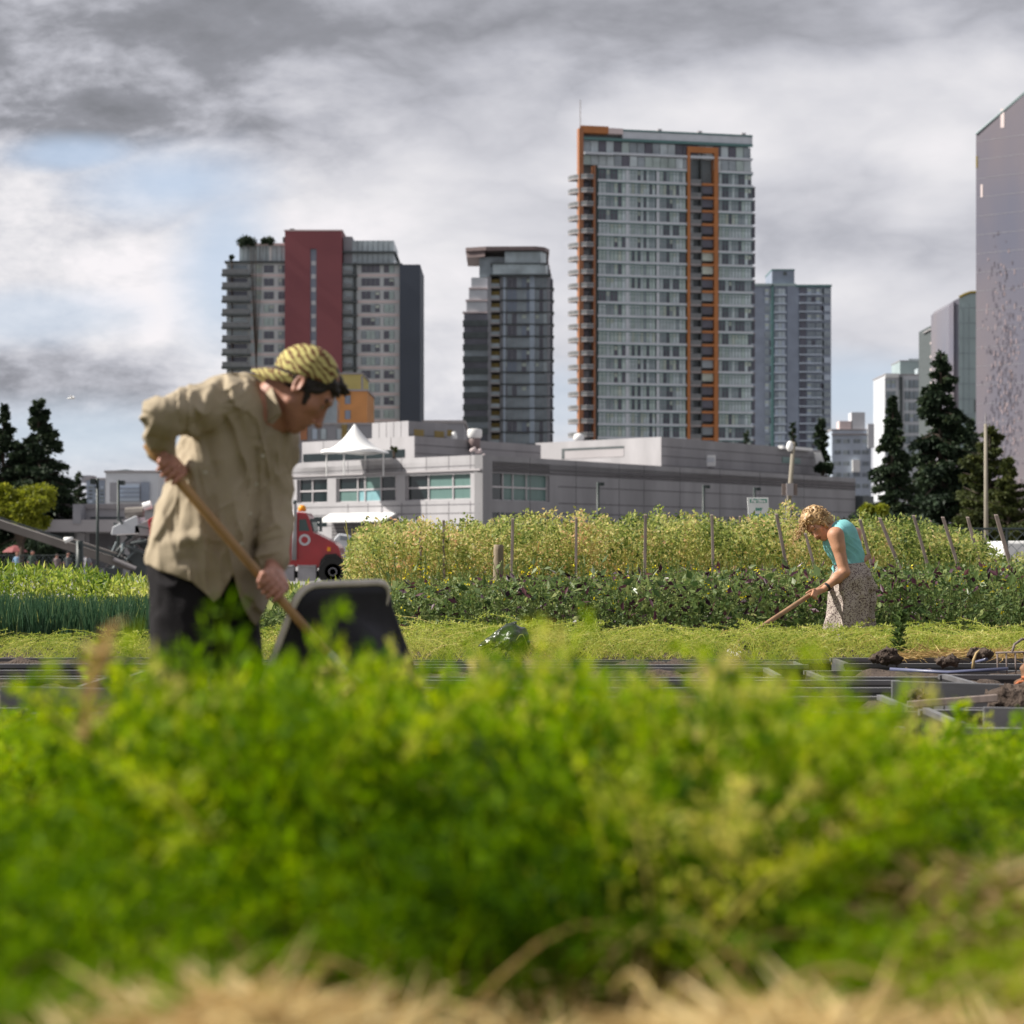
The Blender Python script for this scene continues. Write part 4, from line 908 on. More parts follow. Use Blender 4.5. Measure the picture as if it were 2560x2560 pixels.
rt = empty('root', tuple(P(2572, 1692, 11.2)), 'brown root lump wrapped with orange cord on the planter edge', 'root')
c0 = Vector((0, 0, 0)); Vr, Qr = nets([cone(c0+Vector((.0, 0, .03)), c0+Vector((.09, 0, .06)), .045, .035, .03), cone(c0, c0+Vector((-.03, -.02, -.01)), .03, .02, .02), cone(c0+Vector((-.02, 0, -.01)), c0+Vector((-.07, 0, -.035)), .014, .010, .01)], .006, lambda p, dd: dd-.006*vnoise(p*45, 2), B=12)
link('wood', np_mesh('wood', Vr, Qr, [MATS['root']], smooth=True), rt)
mb = MB(); mb.tube([Vector(q) for q in ((.03, -.05, .0), (-.02, -.05, -.02), (-.06, -.04, -.025), (-.09, -.03, -.05), (-.105, -.03, -.075))], .008, 'orange_cord', 8); mb.tube([Vector(q) for q in ((.06, -.06, .02), (.0, -.06, .0), (-.05, -.05, .0))], .007, 'orange_cord', 8); mb.build('cord', rt, smooth=True)
fk = empty('garden_fork', tuple(P(2530, 1632, 13.0)), 'rusty garden fork head pushed tines down into the soil at right', 'garden fork')
mb = MB(); mb.tube([Vector((-.10, 0, 0)), Vector((.28, 0, .01))], .007, 'grey_wood', 6)
for i in range(5): mb.tube([Vector((-.09+i*.055, 0, 0)), Vector((-.09+i*.055, -.01, -.07)), Vector((-.088+i*.055, -.01, -.13))], [.006, .006, .003], 'grey_wood', 6)
mb.build('head', fk, smooth=True); mb = MB(); mb.tube([Vector((.0, 0, .0)), Vector((.02, .02, .05)), Vector((.08, .08, .08)), Vector((.25, .2, .07))], .008, 'grey_wood', 8); mb.build('neck', fk, smooth=True)
mb = MB(); a = P(2432, 1672, 12.3); mb.tube([a, a+Vector((.005, 0, .05)), a+Vector((.02, 0, .09)), a+Vector((.04, 0, .11))], [.009, .009, .007, .004], 'straw', 6); tag(mb.build('stalk', smooth=True), 'curled pale yellow stalk standing up from the soil', 'stalk')
# black bag lying in the carrots
bc = P(1262, 1592, 14.6); bx = [Vector((1, 0, .0)), Vector((0, 1, 0)), Vector((0, 0, 1))]
def bagpost(p, dd):
    g = 1-np.abs(vnoise(np.stack([(p[:, 0]*.8+p[:, 2]*.6)*7, p[:, 1]*5, (p[:, 2]*.8-p[:, 0]*.6)*26], 1), 91)); return dd-.022*g**3-.008*vnoise(p*28, 92)
Vv, Qv = nets([ell(bc+Vector((.05, 0, -.01)), bx, (.10, .10, .085), .05), cone(bc+Vector((.0, 0, .01)), bc+Vector((-.14, 0, -.06)), .06, .025, .04), cone(bc+Vector((.06, 0, .03)), bc+Vector((.11, 0, -.03)), .05, .05, .03)], .005, bagpost, B=14)
tag(link('plastic_bag', np_mesh('plastic_bag', Vv, Qv, [MATS['bag']], smooth=True)), 'crumpled shiny black plastic bag lying on the pale carrot greens', 'bag')
# ================================================================== carrot bed in focus
raised_bed('raised_bed', -6.4, 6.8, 14.5, 16.25, .29, 'long low black edged bed under the pale carrot greens', seed=50, zs=.26)
CT = [frond(L=.27, lean=.5+.15*i, nseg=5, pairs=6, sub=2, leaf=.024, seed=20+i, w=.36, stem=.006, droop=.9) for i in range(5)]
lv = Leaves(); n = 3800; y = 14.45+rng.random(n)**1.3*1.8; x = -6.3+rng.random(n)*13; px = 1280+F*x/y
keep = ~((px > 380) & (px < 560)); y, x, px = y[keep], x[keep], px[keep]; n = len(x)
hh = .92+.26*vnoise(np.stack([x*2, y*2, y*0], 1), 81)+.16*vnoise(np.stack([x*6, y*4, y*0], 1), 84)+.17*rng.normal(size=n); hh *= np.clip(1-(14.9-y)*1.1, .55, 1); hh *= np.where(px < 400, .75, 1)
tt = vnoise(np.stack([x*1.5, y*3, y*0], 1), 82)*.10+rng.normal(size=n)*.08+.16-.09+np.where(rng.random(n) < .12, .22, 0)+np.where(px < 400, -.08, 0)
for k in range(5):
    m = np.arange(n) % 5 == k; lv.inst(*CT[k], np.stack([x, y, np.full(n, .26)], 1)[m], rng.random(m.sum())*6.28, np.clip(hh[m], .3, 1.6), tt[m])
# pale limp stalks
n = 160; y = 14.4+rng.random(n)*1.3; x = -2+rng.random(n)*8; aa = rng.random(n)*6.28
for i in range(n):
    q = np.array([x[i], y[i], .36+.12*rng.random()-.05]); L_ = rng.uniform(.08, .2); dr = np.array([math.cos(aa[i]), .5*math.sin(aa[i]), 0]); s_ = np.linspace(0, 1, 5)[:, None]
    pts = q+dr*L_*s_+np.array([0, 0, 1])*(.08*np.sin(s_*3.0)-.08*s_); V1, Q1, T1 = ribbon(pts, .006, np.clip(.80+.1*rng.normal(), 0, 1)); lv.put(V1, Q1, T1)
cg = lv.build('carrot_greens', [MATS['leaf_carrot']]); tag(cg, 'pale yellow green carrot tops flopping over the bed in front of the woman', 'carrot plants', kind='stuff')
lv = Leaves(); n = 900; x = 2.55+rng.random(n)*1.5; y = 14.25+rng.random(n)*.4; aa = rng.random(n)*6.28
lv.leaves(np.stack([x, y, .31+.05*rng.random(n)*np.clip(1-abs(x-3.0), 0, 1)], 1), np.stack([np.cos(aa), np.sin(aa)*.5, rng.normal(size=n)*.15], 1), rng.uniform(.08, .2, n), .008, rng.uniform(.3, .7, n)); o = lv.build('straw', [MATS['straw_leaf']]); tag(o, 'reddish dry straw lying along the edge of the carrot bed', 'straw', kind='stuff')
# single dark weed standing in the carrots
def stem_plant(name, px, py_base, d_, h_, label, mats_, nl=60, lw=(.02, .01), lean=.05, spread=.5, tint=.5, M=0, flower=0):
    b0 = P(px, py_base, d_); t = empty(name, tuple(b0), label, 'plant'); s_ = np.linspace(0, 1, 6)
    pts = np.stack([lean*s_**2, s_*0, h_*s_], 1); V1, Q1, T1 = ribbon(pts, .008, .5); lv_ = Leaves(); lv_.put(V1, Q1, T1); lv_.build('stem', [MATS[mats_]], t)
    lv_ = Leaves(); u_ = rng.random(nl)**.8; aa_ = rng.random(nl)*6.28; pos = np.stack([lean*u_**2, u_*0, h_*u_], 1); ax = np.stack([np.cos(aa_)*spread, np.sin(aa_)*spread, rng.uniform(.1, .7, nl)], 1)
    lv_.leaves(pos, ax, rng.uniform(.7, 1.3, nl)*lw[0]*(1.3-.6*u_), lw[1], np.clip(tint+.15*rng.normal(size=nl), 0, 1)); lv_.build('leaves', [MATS[mats_]], t); return t
stem_plant('weed', 2248, 1632, 14.5, .28, 'dark green bushy weed standing up in the carrot bed', 'leaf_mixed', 220, (.06, .018), .02, .8, .35)
# ================================================================== mixed brassica and mustard row behind the woman
raised_bed('raised_bed', -3.2, 7.0, 17.3, 20.6, .30, 'long bed under the mixed dark leafy greens', seed=51, zs=.27)
lv = Leaves()
n = 46000; y = 17.35+rng.random(n)**1.25*3.2; x = -3.2+rng.random(n)*10.2; px = 1280+F*x/y
top = np.interp(px, [300, 700, 900, 1000, 1200, 1500, 1800, 2100, 2560, 3200], [1510, 1505, 1490, 1465, 1455, 1445, 1435, 1425, 1415, 1410])
zt = HC-(top-HY)/F*18.4+.06*vnoise(np.stack([x*2.2, y*2.2, y*0], 1), 101); u_ = rng.random(n)**.75; z = .27+(zt-.27)*u_
kind = vnoise(np.stack([x*1.6, y*2, z*2.5], 1), 102)
lv.leaves(np.stack([x, y, z], 1), norm(rng.normal(size=(n, 3))*[1, 1, .6]+[0, 0, .35]), rng.uniform(.020, .060, n)*(1.35-.6*u_), rng.uniform(.012, .034, n), np.clip(.40+.13*rng.normal(size=n)+.22*kind+.12*u_, 0, 1))
n = 3800; y = 17.3+rng.random(n)**1.2*3; x = -3+rng.random(n)*10; px = 1280+F*x/y; zt = HC-(np.interp(px, [300, 1000, 2100, 2560], [1490, 1470, 1435, 1425])-HY)/F*18.4; z = .29+(zt-.29)*rng.random(n)**.9
lv.leaves(np.stack([x, y, z], 1), norm(rng.normal(size=(n, 3))*[1, .8, .4]+[0, 0, .5]), rng.uniform(.06, .13, n), rng.uniform(.035, .07, n), np.clip(.48+.2*rng.normal(size=n), 0, 1), curl=.35)
# thin seed stems
for i in range(1300):
    y_ = 17.4+rng.random()*3; x_ = -2.6+rng.random()*9.5; h_ = rng.uniform(.35, .72)*(.45 if x_ < -1.2 else 1); s_ = np.linspace(0, 1, 5)[:, None]; le = rng.normal(size=2)*.10
    pts = np.array([x_, y_, .27])+s_*np.array([0, 0, h_])+s_**2*np.array([le[0], le[1], 0]); V1, Q1, T1 = ribbon(pts, .006, np.clip(.62+.12*rng.normal(), 0, 1)); lv.put(V1, Q1, T1)
    k = 14; u_ = rng.uniform(.35, 1, k)[:, None]; pp = np.array([x_, y_, .27])+u_*np.array([0, 0, h_])+u_**2*np.array([le[0], le[1], 0]); lv.leaves(pp, rng.normal(size=(k, 3))+[0, 0, .7], .03, .009, np.clip(.6+.15*rng.normal(size=k), 0, 1))
# purple leaves
n = 3400; y = 17.3+rng.random(n)**1.5*2.8; x = -1.2+rng.random(n)**.8*8; u_ = rng.random(n)**.95; cl = vnoise(np.stack([x*1.3, y*1.5, u_*2], 1), 105)
keep = cl > -.12; x, y, u_ = x[keep], y[keep], u_[keep]; n = len(x); z = .30+(.60)*u_*np.interp(x, [-2, 2, 5], [.75, .95, 1.05])
lv.leaves(np.stack([x, y, z], 1), norm(rng.normal(size=(n, 3))*[1, .8, .5]+[0, 0, .35]), rng.uniform(.045, .105, n), rng.uniform(.025, .045, n), rng.random(n)*.9, M=1, curl=.4)
n = 150; y = 17.3+rng.random(n)*1.5; x = -1.2+rng.random(n)*8; z = .5+.42*rng.random(n)
lv.leaves(np.stack([x, y, z], 1), norm(rng.normal(size=(n, 3))*[1, .8, .3]+[0, 0, .8]), rng.uniform(.06, .12, n), rng.uniform(.03, .055, n), rng.random(n), M=2, curl=.3)
n = 300; y = 17.3+rng.random(n)*2; x = -1.3+rng.random(n)**.9*8; z = .50+.40*rng.random(n)**.8
for j in range(4): lv.leaves(np.stack([x, y, z], 1)+rng.normal(size=(n, 3))*.008, norm(rng.normal(size=(n, 3))), rng.uniform(.012, .026, n), .016, rng.random(n), M=3)
# lower dark undergrowth so that no gap shows the ground
o = lv.build('mixed_greens', [MATS['leaf_mixed'], MATS['leaf_purple'], MATS['leaf_pale'], MATS['petal']]); tag(o, 'dense row of mixed mustard and dark purple leaved greens with yellow flowers', 'leafy greens', kind='stuff')
# ================================================================== tall yellowing row on stakes
raised_bed('raised_bed', -2.3, 8.0, 23.2, 27.5, .30, 'wide bed under the tall yellow green pea row', seed=52, zs=.27)
lv = Leaves()
n = 120000; y = 23.2+rng.random(n)**1.4*4.2; x = -2.0+rng.random(n)*9.6; px = 1280+F*x/y
top = np.interp(px, [860, 900, 960, 1100, 1250, 1400, 1600, 1900, 2100, 2200, 2350, 2430, 2500, 2700], [1400, 1330, 1330, 1322, 1303, 1305, 1300, 1300, 1310, 1312, 1325, 1350, 1400, 1450])
zt = HC-(top-HY)/F*24.5+.12*vnoise(np.stack([x*3.1, y*1.2, y*0], 1), 111)+.11*vnoise(np.stack([x*9, y*2, y*0], 1), 112)
u_ = 1-rng.random(n)**1.15*.98; z = .27+(zt-.27)*u_+np.where(rng.random(n) < .012, .10*rng.random(n), 0); keep = px > 860; x, y, z, u_, px = x[keep], y[keep], z[keep], u_[keep], px[keep]; n = len(x)
cl = vnoise(np.stack([x*3.2, y*2, z*3.5], 1), 113); c2_ = vnoise(np.stack([x*8, y*3, z*7], 1), 114)
tint = .42+.15*rng.normal(size=n)+.34*cl+.24*c2_+.14*(1-u_)+np.where(px > 2150, -.12, 0)-np.clip(.28-u_, 0, 1)*1.1  # lowest leaves tinted darker: shade at the foot put into the colour
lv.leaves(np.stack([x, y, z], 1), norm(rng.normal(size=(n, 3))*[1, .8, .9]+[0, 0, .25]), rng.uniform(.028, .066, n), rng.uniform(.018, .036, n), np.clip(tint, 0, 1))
for i in range(1500):
    y_ = 23.3+rng.random()*3.8; x_ = -1.8+rng.random()*8.8; h_ = rng.uniform(.7, 1.10)-max(0, (1280+F*x_/y_)-2100)*.0012; s_ = np.linspace(0, 1, 5)[:, None]; le = rng.normal(size=2)*.12
    V1, Q1, T1 = ribbon(np.array([x_, y_, .27])+s_*np.array([0, 0, h_])+s_**2*np.array([le[0], le[1], 0]), .008, np.clip(.55+.12*rng.normal(), 0, 1)); lv.put(V1, Q1, T1)
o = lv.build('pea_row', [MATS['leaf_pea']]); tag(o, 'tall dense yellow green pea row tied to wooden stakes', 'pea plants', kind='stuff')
# low grassy strip in front of it, left of and behind the mixed greens
lv = Leaves(); n = 26000; y = 20.8+rng.random(n)*2.6; x = -5+rng.random(n)*12; z = .05+rng.random(n)*(.42+.1*vnoise(np.stack([x, y, y*0], 1), 3))*np.where((x > -3.2) & (x < -1.55), .35, 1); lv.leaves(np.stack([x, y, z], 1), norm(rng.normal(size=(n, 3))*.6+[0, 0, 1]), rng.uniform(.05, .12, n), rng.uniform(.008, .02, n), np.clip(.45+.15*rng.normal(size=n), 0, 1))
o = lv.build('weeds', [MATS['leaf_mixed']]); tag(o, 'green weeds between the wooden post and the pea row', 'weeds', kind='stuff')
# ---- stakes
stk = [(1050, 1306, 1052, 1420, 23.6, .013), (1109, 1302, 1110, 1420, 23.4, .014), (1165, 1308, 1166, 1420, 25, .012), (1282, 1298, 1280, 1400, 23.0, .016), (1368, 1300, 1368, 1400, 25.5, .012), (1441, 1296, 1440, 1420, 23.1, .014),
       (1515, 1306, 1516, 1420, 25.5, .012), (1614, 1288, 1612, 1440, 23.0, .016), (1674, 1300, 1674, 1400, 26, .012), (1780, 1288, 1783, 1420, 23.1, .015), (1850, 1292, 1853, 1410, 25, .013), (1941, 1286, 1972, 1445, 22.9, .018), (2013, 1335, 2040, 1430, 22.9, .016),
       (2150, 1300, 2182, 1425, 22.9, .017), (2199, 1296, 2256, 1436, 22.7, .019), (2284, 1290, 2324, 1430, 22.9, .017), (2326, 1303, 2345, 1400, 25, .013), (2357, 1294, 2400, 1430, 22.9, .018), (2419, 1294, 2446, 1400, 23.6, .018), (2490, 1288, 2530, 1425, 22.7, .021)]
where = ['first stake from the left end of the pea row', 'second stake from the left end of the pea row', 'short third stake from the left in the pea row', 'dark stake just right of the thick round post', 'thin stake below the dark window corner', 'upright stake between the round post and the first wall lamp', 'thin stake right of the first dark lamp post', 'tall upright stake under the white roof block', 'thin back stake before the second lamp post', 'upright stake in front of the second dark lamp post', 'stake just left of the white pay sign', 'leaning stake left of the blond woman', 'leaning stake below the blond woman\'s face', 'leaning stake just behind the woman\'s back', 'longest leaning stake right of the woman', 'leaning stake before the gap between dark trees', 'short faint stake before the dark conifers', 'leaning stake before the tallest dark conifer', 'short leaning stake left of the slim round pole', 'thick leaning stake in front of the white van']
for (x0, y0, x1, y1, d_, r_), lab in zip(stk, where):
    a, b_ = P(x0, y0, d_), P(x1, y1, d_-.1); dr = (b_-a).normalized(); b_ = a+dr*((a.z-.1)/max(.2, -dr.z)); mb = MB(); q = Vector((r_, 0, 0)); e_ = Vector((0, r_*1.6, 0))
    mb.hexa([b_-q-e_/2, b_+q-e_/2, b_+q+e_/2, b_-q+e_/2, a-q-e_/2, a+q-e_/2, a+q+e_/2+Vector((0, 0, .01)), a-q+e_/2+Vector((0, 0, .012))], 'grey_wood'); tag(mb.build('stake', bevel=.003), lab, 'stake', 'wooden stakes in the pea row')
pt = empty('wooden_post', tuple(Vector((xx(1243, 22.2), 22.2, 0))), 'thick weathered round wooden post standing alone before the pea row', 'post')
mb = MB(); mb.lathe([(.055, 0), (.054, .5), (.052, 1.03), (.050, 1.075), (.042, 1.085)], 'old_wood', Matrix.Rotation(R(.8), 4, 'Y'), 18); shade_auto(mb.build('trunk', pt), 40)
# ================================================================== left: garlic bed and bushy row behind
raised_bed('raised_bed', -6.5, -2.75, 16.6, 18.9, .28, 'bed under the upright blue green garlic leaves', seed=53, zs=.25)
lv = Leaves(); n = 5200; y = 16.9+rng.random(n)*2.0; x = -6.4+rng.random(n)*3.6; zt = .66+.04*vnoise(np.stack([x*2, y*2, y*0], 1), 5)
for i in range(n):
    s_ = np.linspace(0, 1, 4)[:, None]; le = rng.normal(size=2)*.05; hh_ = (zt[i]-.25)*rng.uniform(.7, 1.08)
    pts = np.array([x[i], y[i], .25])+s_*np.array([0, 0, hh_])+s_**2*np.array([le[0], le[1], -.02]); V1, Q1, T1 = ribbon(pts, np.array([.012, .012, .009, .002]), np.clip(.40+.16*rng.normal()+(.35 if rng.random() < .05 else 0), 0, 1)); lv.put(V1, Q1, T1)
o = lv.build('garlic_leaves', [MATS['leaf_garlic']]); tag(o, 'upright blue green garlic leaves in a dense block at left', 'garlic plants', kind='stuff')
lv = Leaves(); n = 16000; y = 20.2+rng.random(n)*2.6; x = -7.0+rng.random(n)*5.6; px = 1280+F*x/y; zt = HC-(np.interp(px, [-200, 0, 120, 230, 280, 400, 700], [1415, 1420, 1425, 1430, 1452, 1462, 1470])-HY)/F*21+.04*vnoise(np.stack([x*3, y, y*0], 1), 9); z = .15+(zt-.15)*rng.random(n)**.7
g_ = np.where(px < 270, 0, .18); lv.leaves(np.stack([x, y, z], 1), norm(rng.normal(size=(n, 3))*.8+[0, 0, .7]), rng.uniform(.05, .12, n), rng.uniform(.014, .035, n), np.clip(.33+.14*rng.normal(size=n)+.25*vnoise(np.stack([x*3, y*2, z*5], 1), 10)+g_, 0, 1))
o = lv.build('bean_row', [MATS['leaf_carrot']]); tag(o, 'low bushy green row behind the garlic, before the fence', 'bean plants', kind='stuff')
for i, (px_, py_, d_, h_, lab) in enumerate(((218, 1712, 5.0, .10, 'thin leafy weed rising against the black planters at left'), (290, 1762, 4.4, .07, 'small pale weed with drooping leaves at left'), (212, 1850, 2.4, .13, 'thin reddish dry weed stem blurred before the left planters'), (2375, 1850, 4.2, .075, 'pale green seedling standing up before the grey plank'), (330, 1640, 14.0, .16, 'small spindly weed in the planters beside the man'))):
    stem_plant('weed', px_, py_, d_, h_, lab, ['leaf_front', 'leaf_front', 'straw_leaf', 'leaf_front', 'leaf_carrot'][i], [26, 30, 50, 22, 40][i], (.035, .018) if i != 2 else (.03, .006), .03, .8, .6)
# ================================================================== materials of the city
def glass(name, col, rough=.12, spec=.6, col2=None, scale=.25, metal=0.0, var=.2): return mat(name, col, rough, var, scale, metal, spec=spec, col2=col2)
mat('teal_line', (.10, .21, .21), .5, .1, 2); mat('white_panel', (.60, .64, .70), .5, .06, .5); mat('grey_frame', (.20, .24, .26), .5, .1, 2)
glass('pane_dark', (.115, .115, .15)); glass('pane_mid', (.31, .36, .40)); glass('pane_light', (.54, .62, .66), .3); glass('pane_green', (.46, .56, .55), .3); glass('pane_blind', (.52, .58, .52), .5)  # pane colours lifted to stand in for reflected sky
mat('orange_panel', (.46, .175, .055), .6, .08, .4); mat('orange_dim', (.36, .15, .07), .6, .08, .4)
mat('slab_grey', (.33, .31, .32), .7, .08, 1); mat('slab_dark', (.085, .10, .105), .7, .1, 1); mat('balcony_glass', (.19, .20, .21), .2, .1, 1)
mat('red_panel', (.24, .070, .080), .65, .06, .12, col2=(.21, .062, .074)); mat('pale_wall', (.56, .59, .61), .7, .05, .4); mat('pink_band', (.66, .56, .56), .7, .05, .4); mat('navy_wall', (.058, .072, .10), .6, .08, .1)
mat('yellow_panel', (.55, .47, .17), .7, .06, .3); mat('amber_panel', (.56, .26, .09), .7, .08, .3)
mat('mid_grey', (.30, .30, .33), .7, .05, .3); mat('concrete_lit', (.42, .41, .43), .75, .10, .5, bump=.1, stretch=(1, 1, .4), detail=8); mat('concrete_band', (.40, .38, .395), .75, .05, .3); mat('concrete_shade', (.29, .285, .30), .75, .12, .45, stretch=(1, 1, .3), detail=8); mat('seam', (.12, .115, .125), .8, .1, 1)  # one concrete in two tones: sunlit and shaded side put into the colour
mat('roof_brown', (.19, .14, .14), .6, .1, 1); mat('blue_grey', (.25, .29, .37), .5, .1, .2); mat('blue_light', (.47, .54, .64), .4, .08, .2); mat('far_white', (.60, .62, .66), .6, .06, .2); mat('far_teal', (.36, .45, .46), .3, .12, .05)
mat('ochre', (.26, .19, .06), .7, .1, 1); mat('white_paint', (.78, .78, .78), .5, .04, 1); mat('tent', (.88, .88, .88), .7, .02, 1); mat('lamp_dark', (.018, .03, .03), .5, .1, 4); mat('tower_pole', (.28, .25, .20), .8, .15, 2)
m = mat('mirror_pink', (.27, .225, .23), .22, .12, .07, metal=.25, spec=.7, col2=(.165, .17, .225), stretch=(1.1, 1.1, .40), detail=12)  # pink and lilac of the mirrored surroundings put into the glass colour
mat('mirror_edge', (.40, .46, .60), .2, .05, .1, metal=.3); mat('mirror_gold', (.25, .19, .05), .3, .05, .1, metal=.3)
mat('reflect_dark', (.13, .12, .15), .3, .1, .1); mat('reflect_dim', (.32, .26, .28), .3, .1, .1)
rc = random.Random(3)
class Fac:
    """a facade plane standing on world point o, running along e (horizontal), outward normal n"""
    def __init__(s, o, e, z0=0.0):
        e = Vector((e[0], e[1], 0)).normalized(); s.M = Matrix(((e.x, e.y, 0, o[0]), (e.y, -e.x, 0, o[1]), (0, 0, 1, 0), (0, 0, 0, 1)))
        s.M = Matrix(((e.x, -e.y, 0, o[0]), (e.y, e.x, 0, o[1]), (0, 0, 1, 0), (0, 0, 0, 1)))
    def box(s, mb, u0, u1, v0, v1, z0, z1, m): mb.box(u0, u1, v0, v1, z0, z1, m, s.M)
# local axes: x along the facade, y INTO the building (outward is -y)
def px2u(o, e, px):
    """facade coordinate that projects to photo column px"""
    k = (px-1280)/F; e = Vector((e[0], e[1])).normalized(); return (k*o[1]-o[0])/(e.x-k*e.y)
def window_mesh(name, w, h, npan, mats, weights, mull='grey_frame', sill=None, rnd=rc, split=None):
    mb = MB(); pw = w/npan
    for i in range(npan):
        mm = rnd.choices(mats, weights)[0]; mb.quad((i*pw, 0, 0), ((i+1)*pw, 0, 0), ((i+1)*pw, 0, h), (i*pw, 0, h), mm)
        if rnd.random() < .12: mb.quad((i*pw+.1, -.02, h*.55), ((i+1)*pw-.1, -.02, h*.55), ((i+1)*pw-.1, -.02, h*.9), (i*pw+.1, -.02, h*.9), 'pane_blind')
    for i in range(npan+1): mb.box(i*pw-.05, i*pw+.05, -.06, .0, 0, h, mull)
    if split: mb.box(0, w, -.055, -.001, h*split-.04, h*split+.04, mull)
    return mb.mesh(name)
def place(name, me, parent, M, u, v, z):
    o = link(name, me, parent); o.matrix_local = M @ Matrix.Translation((u, v, z)); return o
# ================================================================== tallest tower
TD = 470.0; s_ = F/TD; eT = (math.cos(R(13)), math.sin(R(13))); oT = Vector((xx(1452, TD), TD))
tower = empty('apartment_tower', (0, 0, 0), 'tallest glass apartment tower with an orange framed balcony strip and orange left edge', 'tower')
FT_ = Fac(oT, eT); uT = lambda px: px2u(oT, eT, px)
u = {k: uT(k) for k in (1452, 1480, 1494, 1566, 1640, 1716, 1794, 1880, 1894)}
topz = zz(320, TD)+.3; fl = 34.0/s_*.998; zr = zz(413, TD)   # slab under the top floors
mb = MB(); mb.prism([FT_.M @ Vector(q+(-1.2,)) for q in ((.4, 1.6), (uT(1878), 1.6), (uT(1878), 24), (7.2, 24))], (0, 0, topz+.2), 'grey_frame'); FT_.box(mb, uT(1880), uT(1893), 4, 24, -1.2, zz(392, TD), 'slab_grey'); mb.build('core', tower)
mb = MB(); mb.prism([FT_.M @ Vector(q+(zz(332, TD),)) for q in ((-.2, -.5), (uT(1520), -.5), (uT(1520), 20), (6.0, 20))], (0, 0, topz+.2-zz(332, TD)), 'orange_panel'); FT_.box(mb, uT(1520), uT(1556), -.5, 20, zz(332, TD), topz-.1, 'pink_band'); FT_.box(mb, uT(1556), uT(1880), -.3, 20, topz-2.3, topz-.3, 'white_panel'); FT_.box(mb, uT(1556), uT(1880), -.5, -.3, topz-.6, topz-.25, 'teal_line')
FT_.box(mb, uT(1458), uT(1880), -.55, -.31, topz-2.9, topz-2.3, 'teal_line'); mb.build('roof', tower)
mb = MB(); p0 = FT_.M @ Vector((.4, 2, topz)); mb.tube([p0, p0+Vector((0, 0, 6.3))], .11, 'slab_grey', 6); mb.build('antenna', tower)
for q in (1655, 1756, 1866):
    mb = MB(); FT_.box(mb, uT(q), uT(q)+.9, 3, 4, topz-.3, topz+.9, 'slab_grey'); mb.build('roof_unit', tower)
zf = [zr-(i)*fl for i in range(0, 26)]
bays = [(1496, 1564, 4), (1572, 1638, 6), (1650, 1714, 5), (1797, 1878, 7)]
variants = {}
for bi, (a, b_, npn) in enumerate(bays):
    for v_ in range(6):
        wts = [(7, 2, 2, 1, 0), (2, 2, 5, 4, 1), (4, 3, 3, 2, 0), (1, 1, 2, 3, 3), (5, 1, 3, 3, 0), (0, 1, 6, 2, 0)][v_]
        variants[bi, v_] = window_mesh('window', uT(b_)-uT(a), fl*.80, npn+3, ['pane_dark', 'pane_mid', 'pane_light', 'pane_green', 'pane_blind'], wts, 'teal_line', split=.72)
for fi, z in enumerate(zf):
    if z < 9: break
    for bi, (a, b_, npn) in enumerate(bays):
        place('window', variants[bi, rc.randrange(6)], tower, FT_.M, uT(a), .05, z-fl*1.0)
    mb = MB(); FT_.box(mb, uT(1494), uT(1717), -.22, 1.6, z-fl*.15, z+.03*fl, 'white_panel'); FT_.box(mb, uT(1494), uT(1717), -.27, 1.6, z-fl*.21, z-fl*.15, 'teal_line'); mb.build('floor_band', tower); mb = MB()
    FT_.box(mb, uT(1794), uT(1882), -.22, 1.6, z-fl*.15, z+.03*fl, 'white_panel'); FT_.box(mb, uT(1794), uT(1882), -.27, 1.6, z-fl*.21, z-fl*.15, 'teal_line'); mb.build('floor_band', tower)
    if fi > 0:
        mb = MB(); n = 8; pts = []                                    # curved balcony at the left corner
        for i in range(n+1):
            a = i/n*math.pi/2; pts.append((-1.9+1.7*(1-math.sin(a))*0+(-.0), 0))
        poly = [FT_.M @ Vector(q+(z-.10,)) for q in ((-2.0, 3.6), (-1.9, 2.0), (-1.3, .7), (-.2, -.6), (1.0, -1.35), (uT(1480), -1.45), (uT(1480), 3.6))]
        mb.prism(poly[::-1], (0, 0, .26), 'slab_grey'); rl = [p+Vector((0, 0, .95)) for p in poly[:6]]
        for i in range(5):
            a0, a1 = poly[i]+Vector((0, 0, .26)), poly[i+1]+Vector((0, 0, .26)); mb.quad(a0, a1, a1+Vector((0, 0, .8)), a0+Vector((0, 0, .8)), 'balcony_glass')
        mb.tube(rl, .05, 'slab_grey', 4); mb.build('balcony', tower)
        mb = MB(); FT_.box(mb, uT(1722), uT(1752), -.3, .5, z-fl*.17, z, 'slab_grey'); FT_.box(mb, uT(1722), uT(1752), -.35, -.3, z, z+fl*.30, 'balcony_glass'); mb.build('balcony', tower)
        mb = MB(); FT_.box(mb, uT(1755), uT(1783), .1, .14, z-fl*.75, z-.04, rc.choice(['pane_dark', 'pane_mid', 'pane_blind', 'pane_dark'])); mb.build('window', tower)
        mb = MB(); FT_.box(mb, uT(1724), uT(1738), 1.45, 1.5, z-fl*.8, z-fl*.15, rc.choice(['pane_mid', 'pane_light'])); mb.build('balcony_door', tower)
        mb = MB(); FT_.box(mb, uT(1462), uT(1478), 1.5, 1.55, z-fl*.9, z-.2, rc.choice(['pane_dark', 'pane_mid'])); mb.build('corner_window', tower)
mb = MB()                                                               # orange frame strip
FT_.box(mb, uT(1717), uT(1724), -.55, 1.6, 0, zz(370, TD), 'orange_panel'); FT_.box(mb, uT(1784), uT(1794), -.55, 1.6, 0, zz(370, TD), 'orange_panel'); FT_.box(mb, uT(1717), uT(1794), -.6, 1.6, zz(370, TD), zz(362, TD)+.6, 'orange_panel')
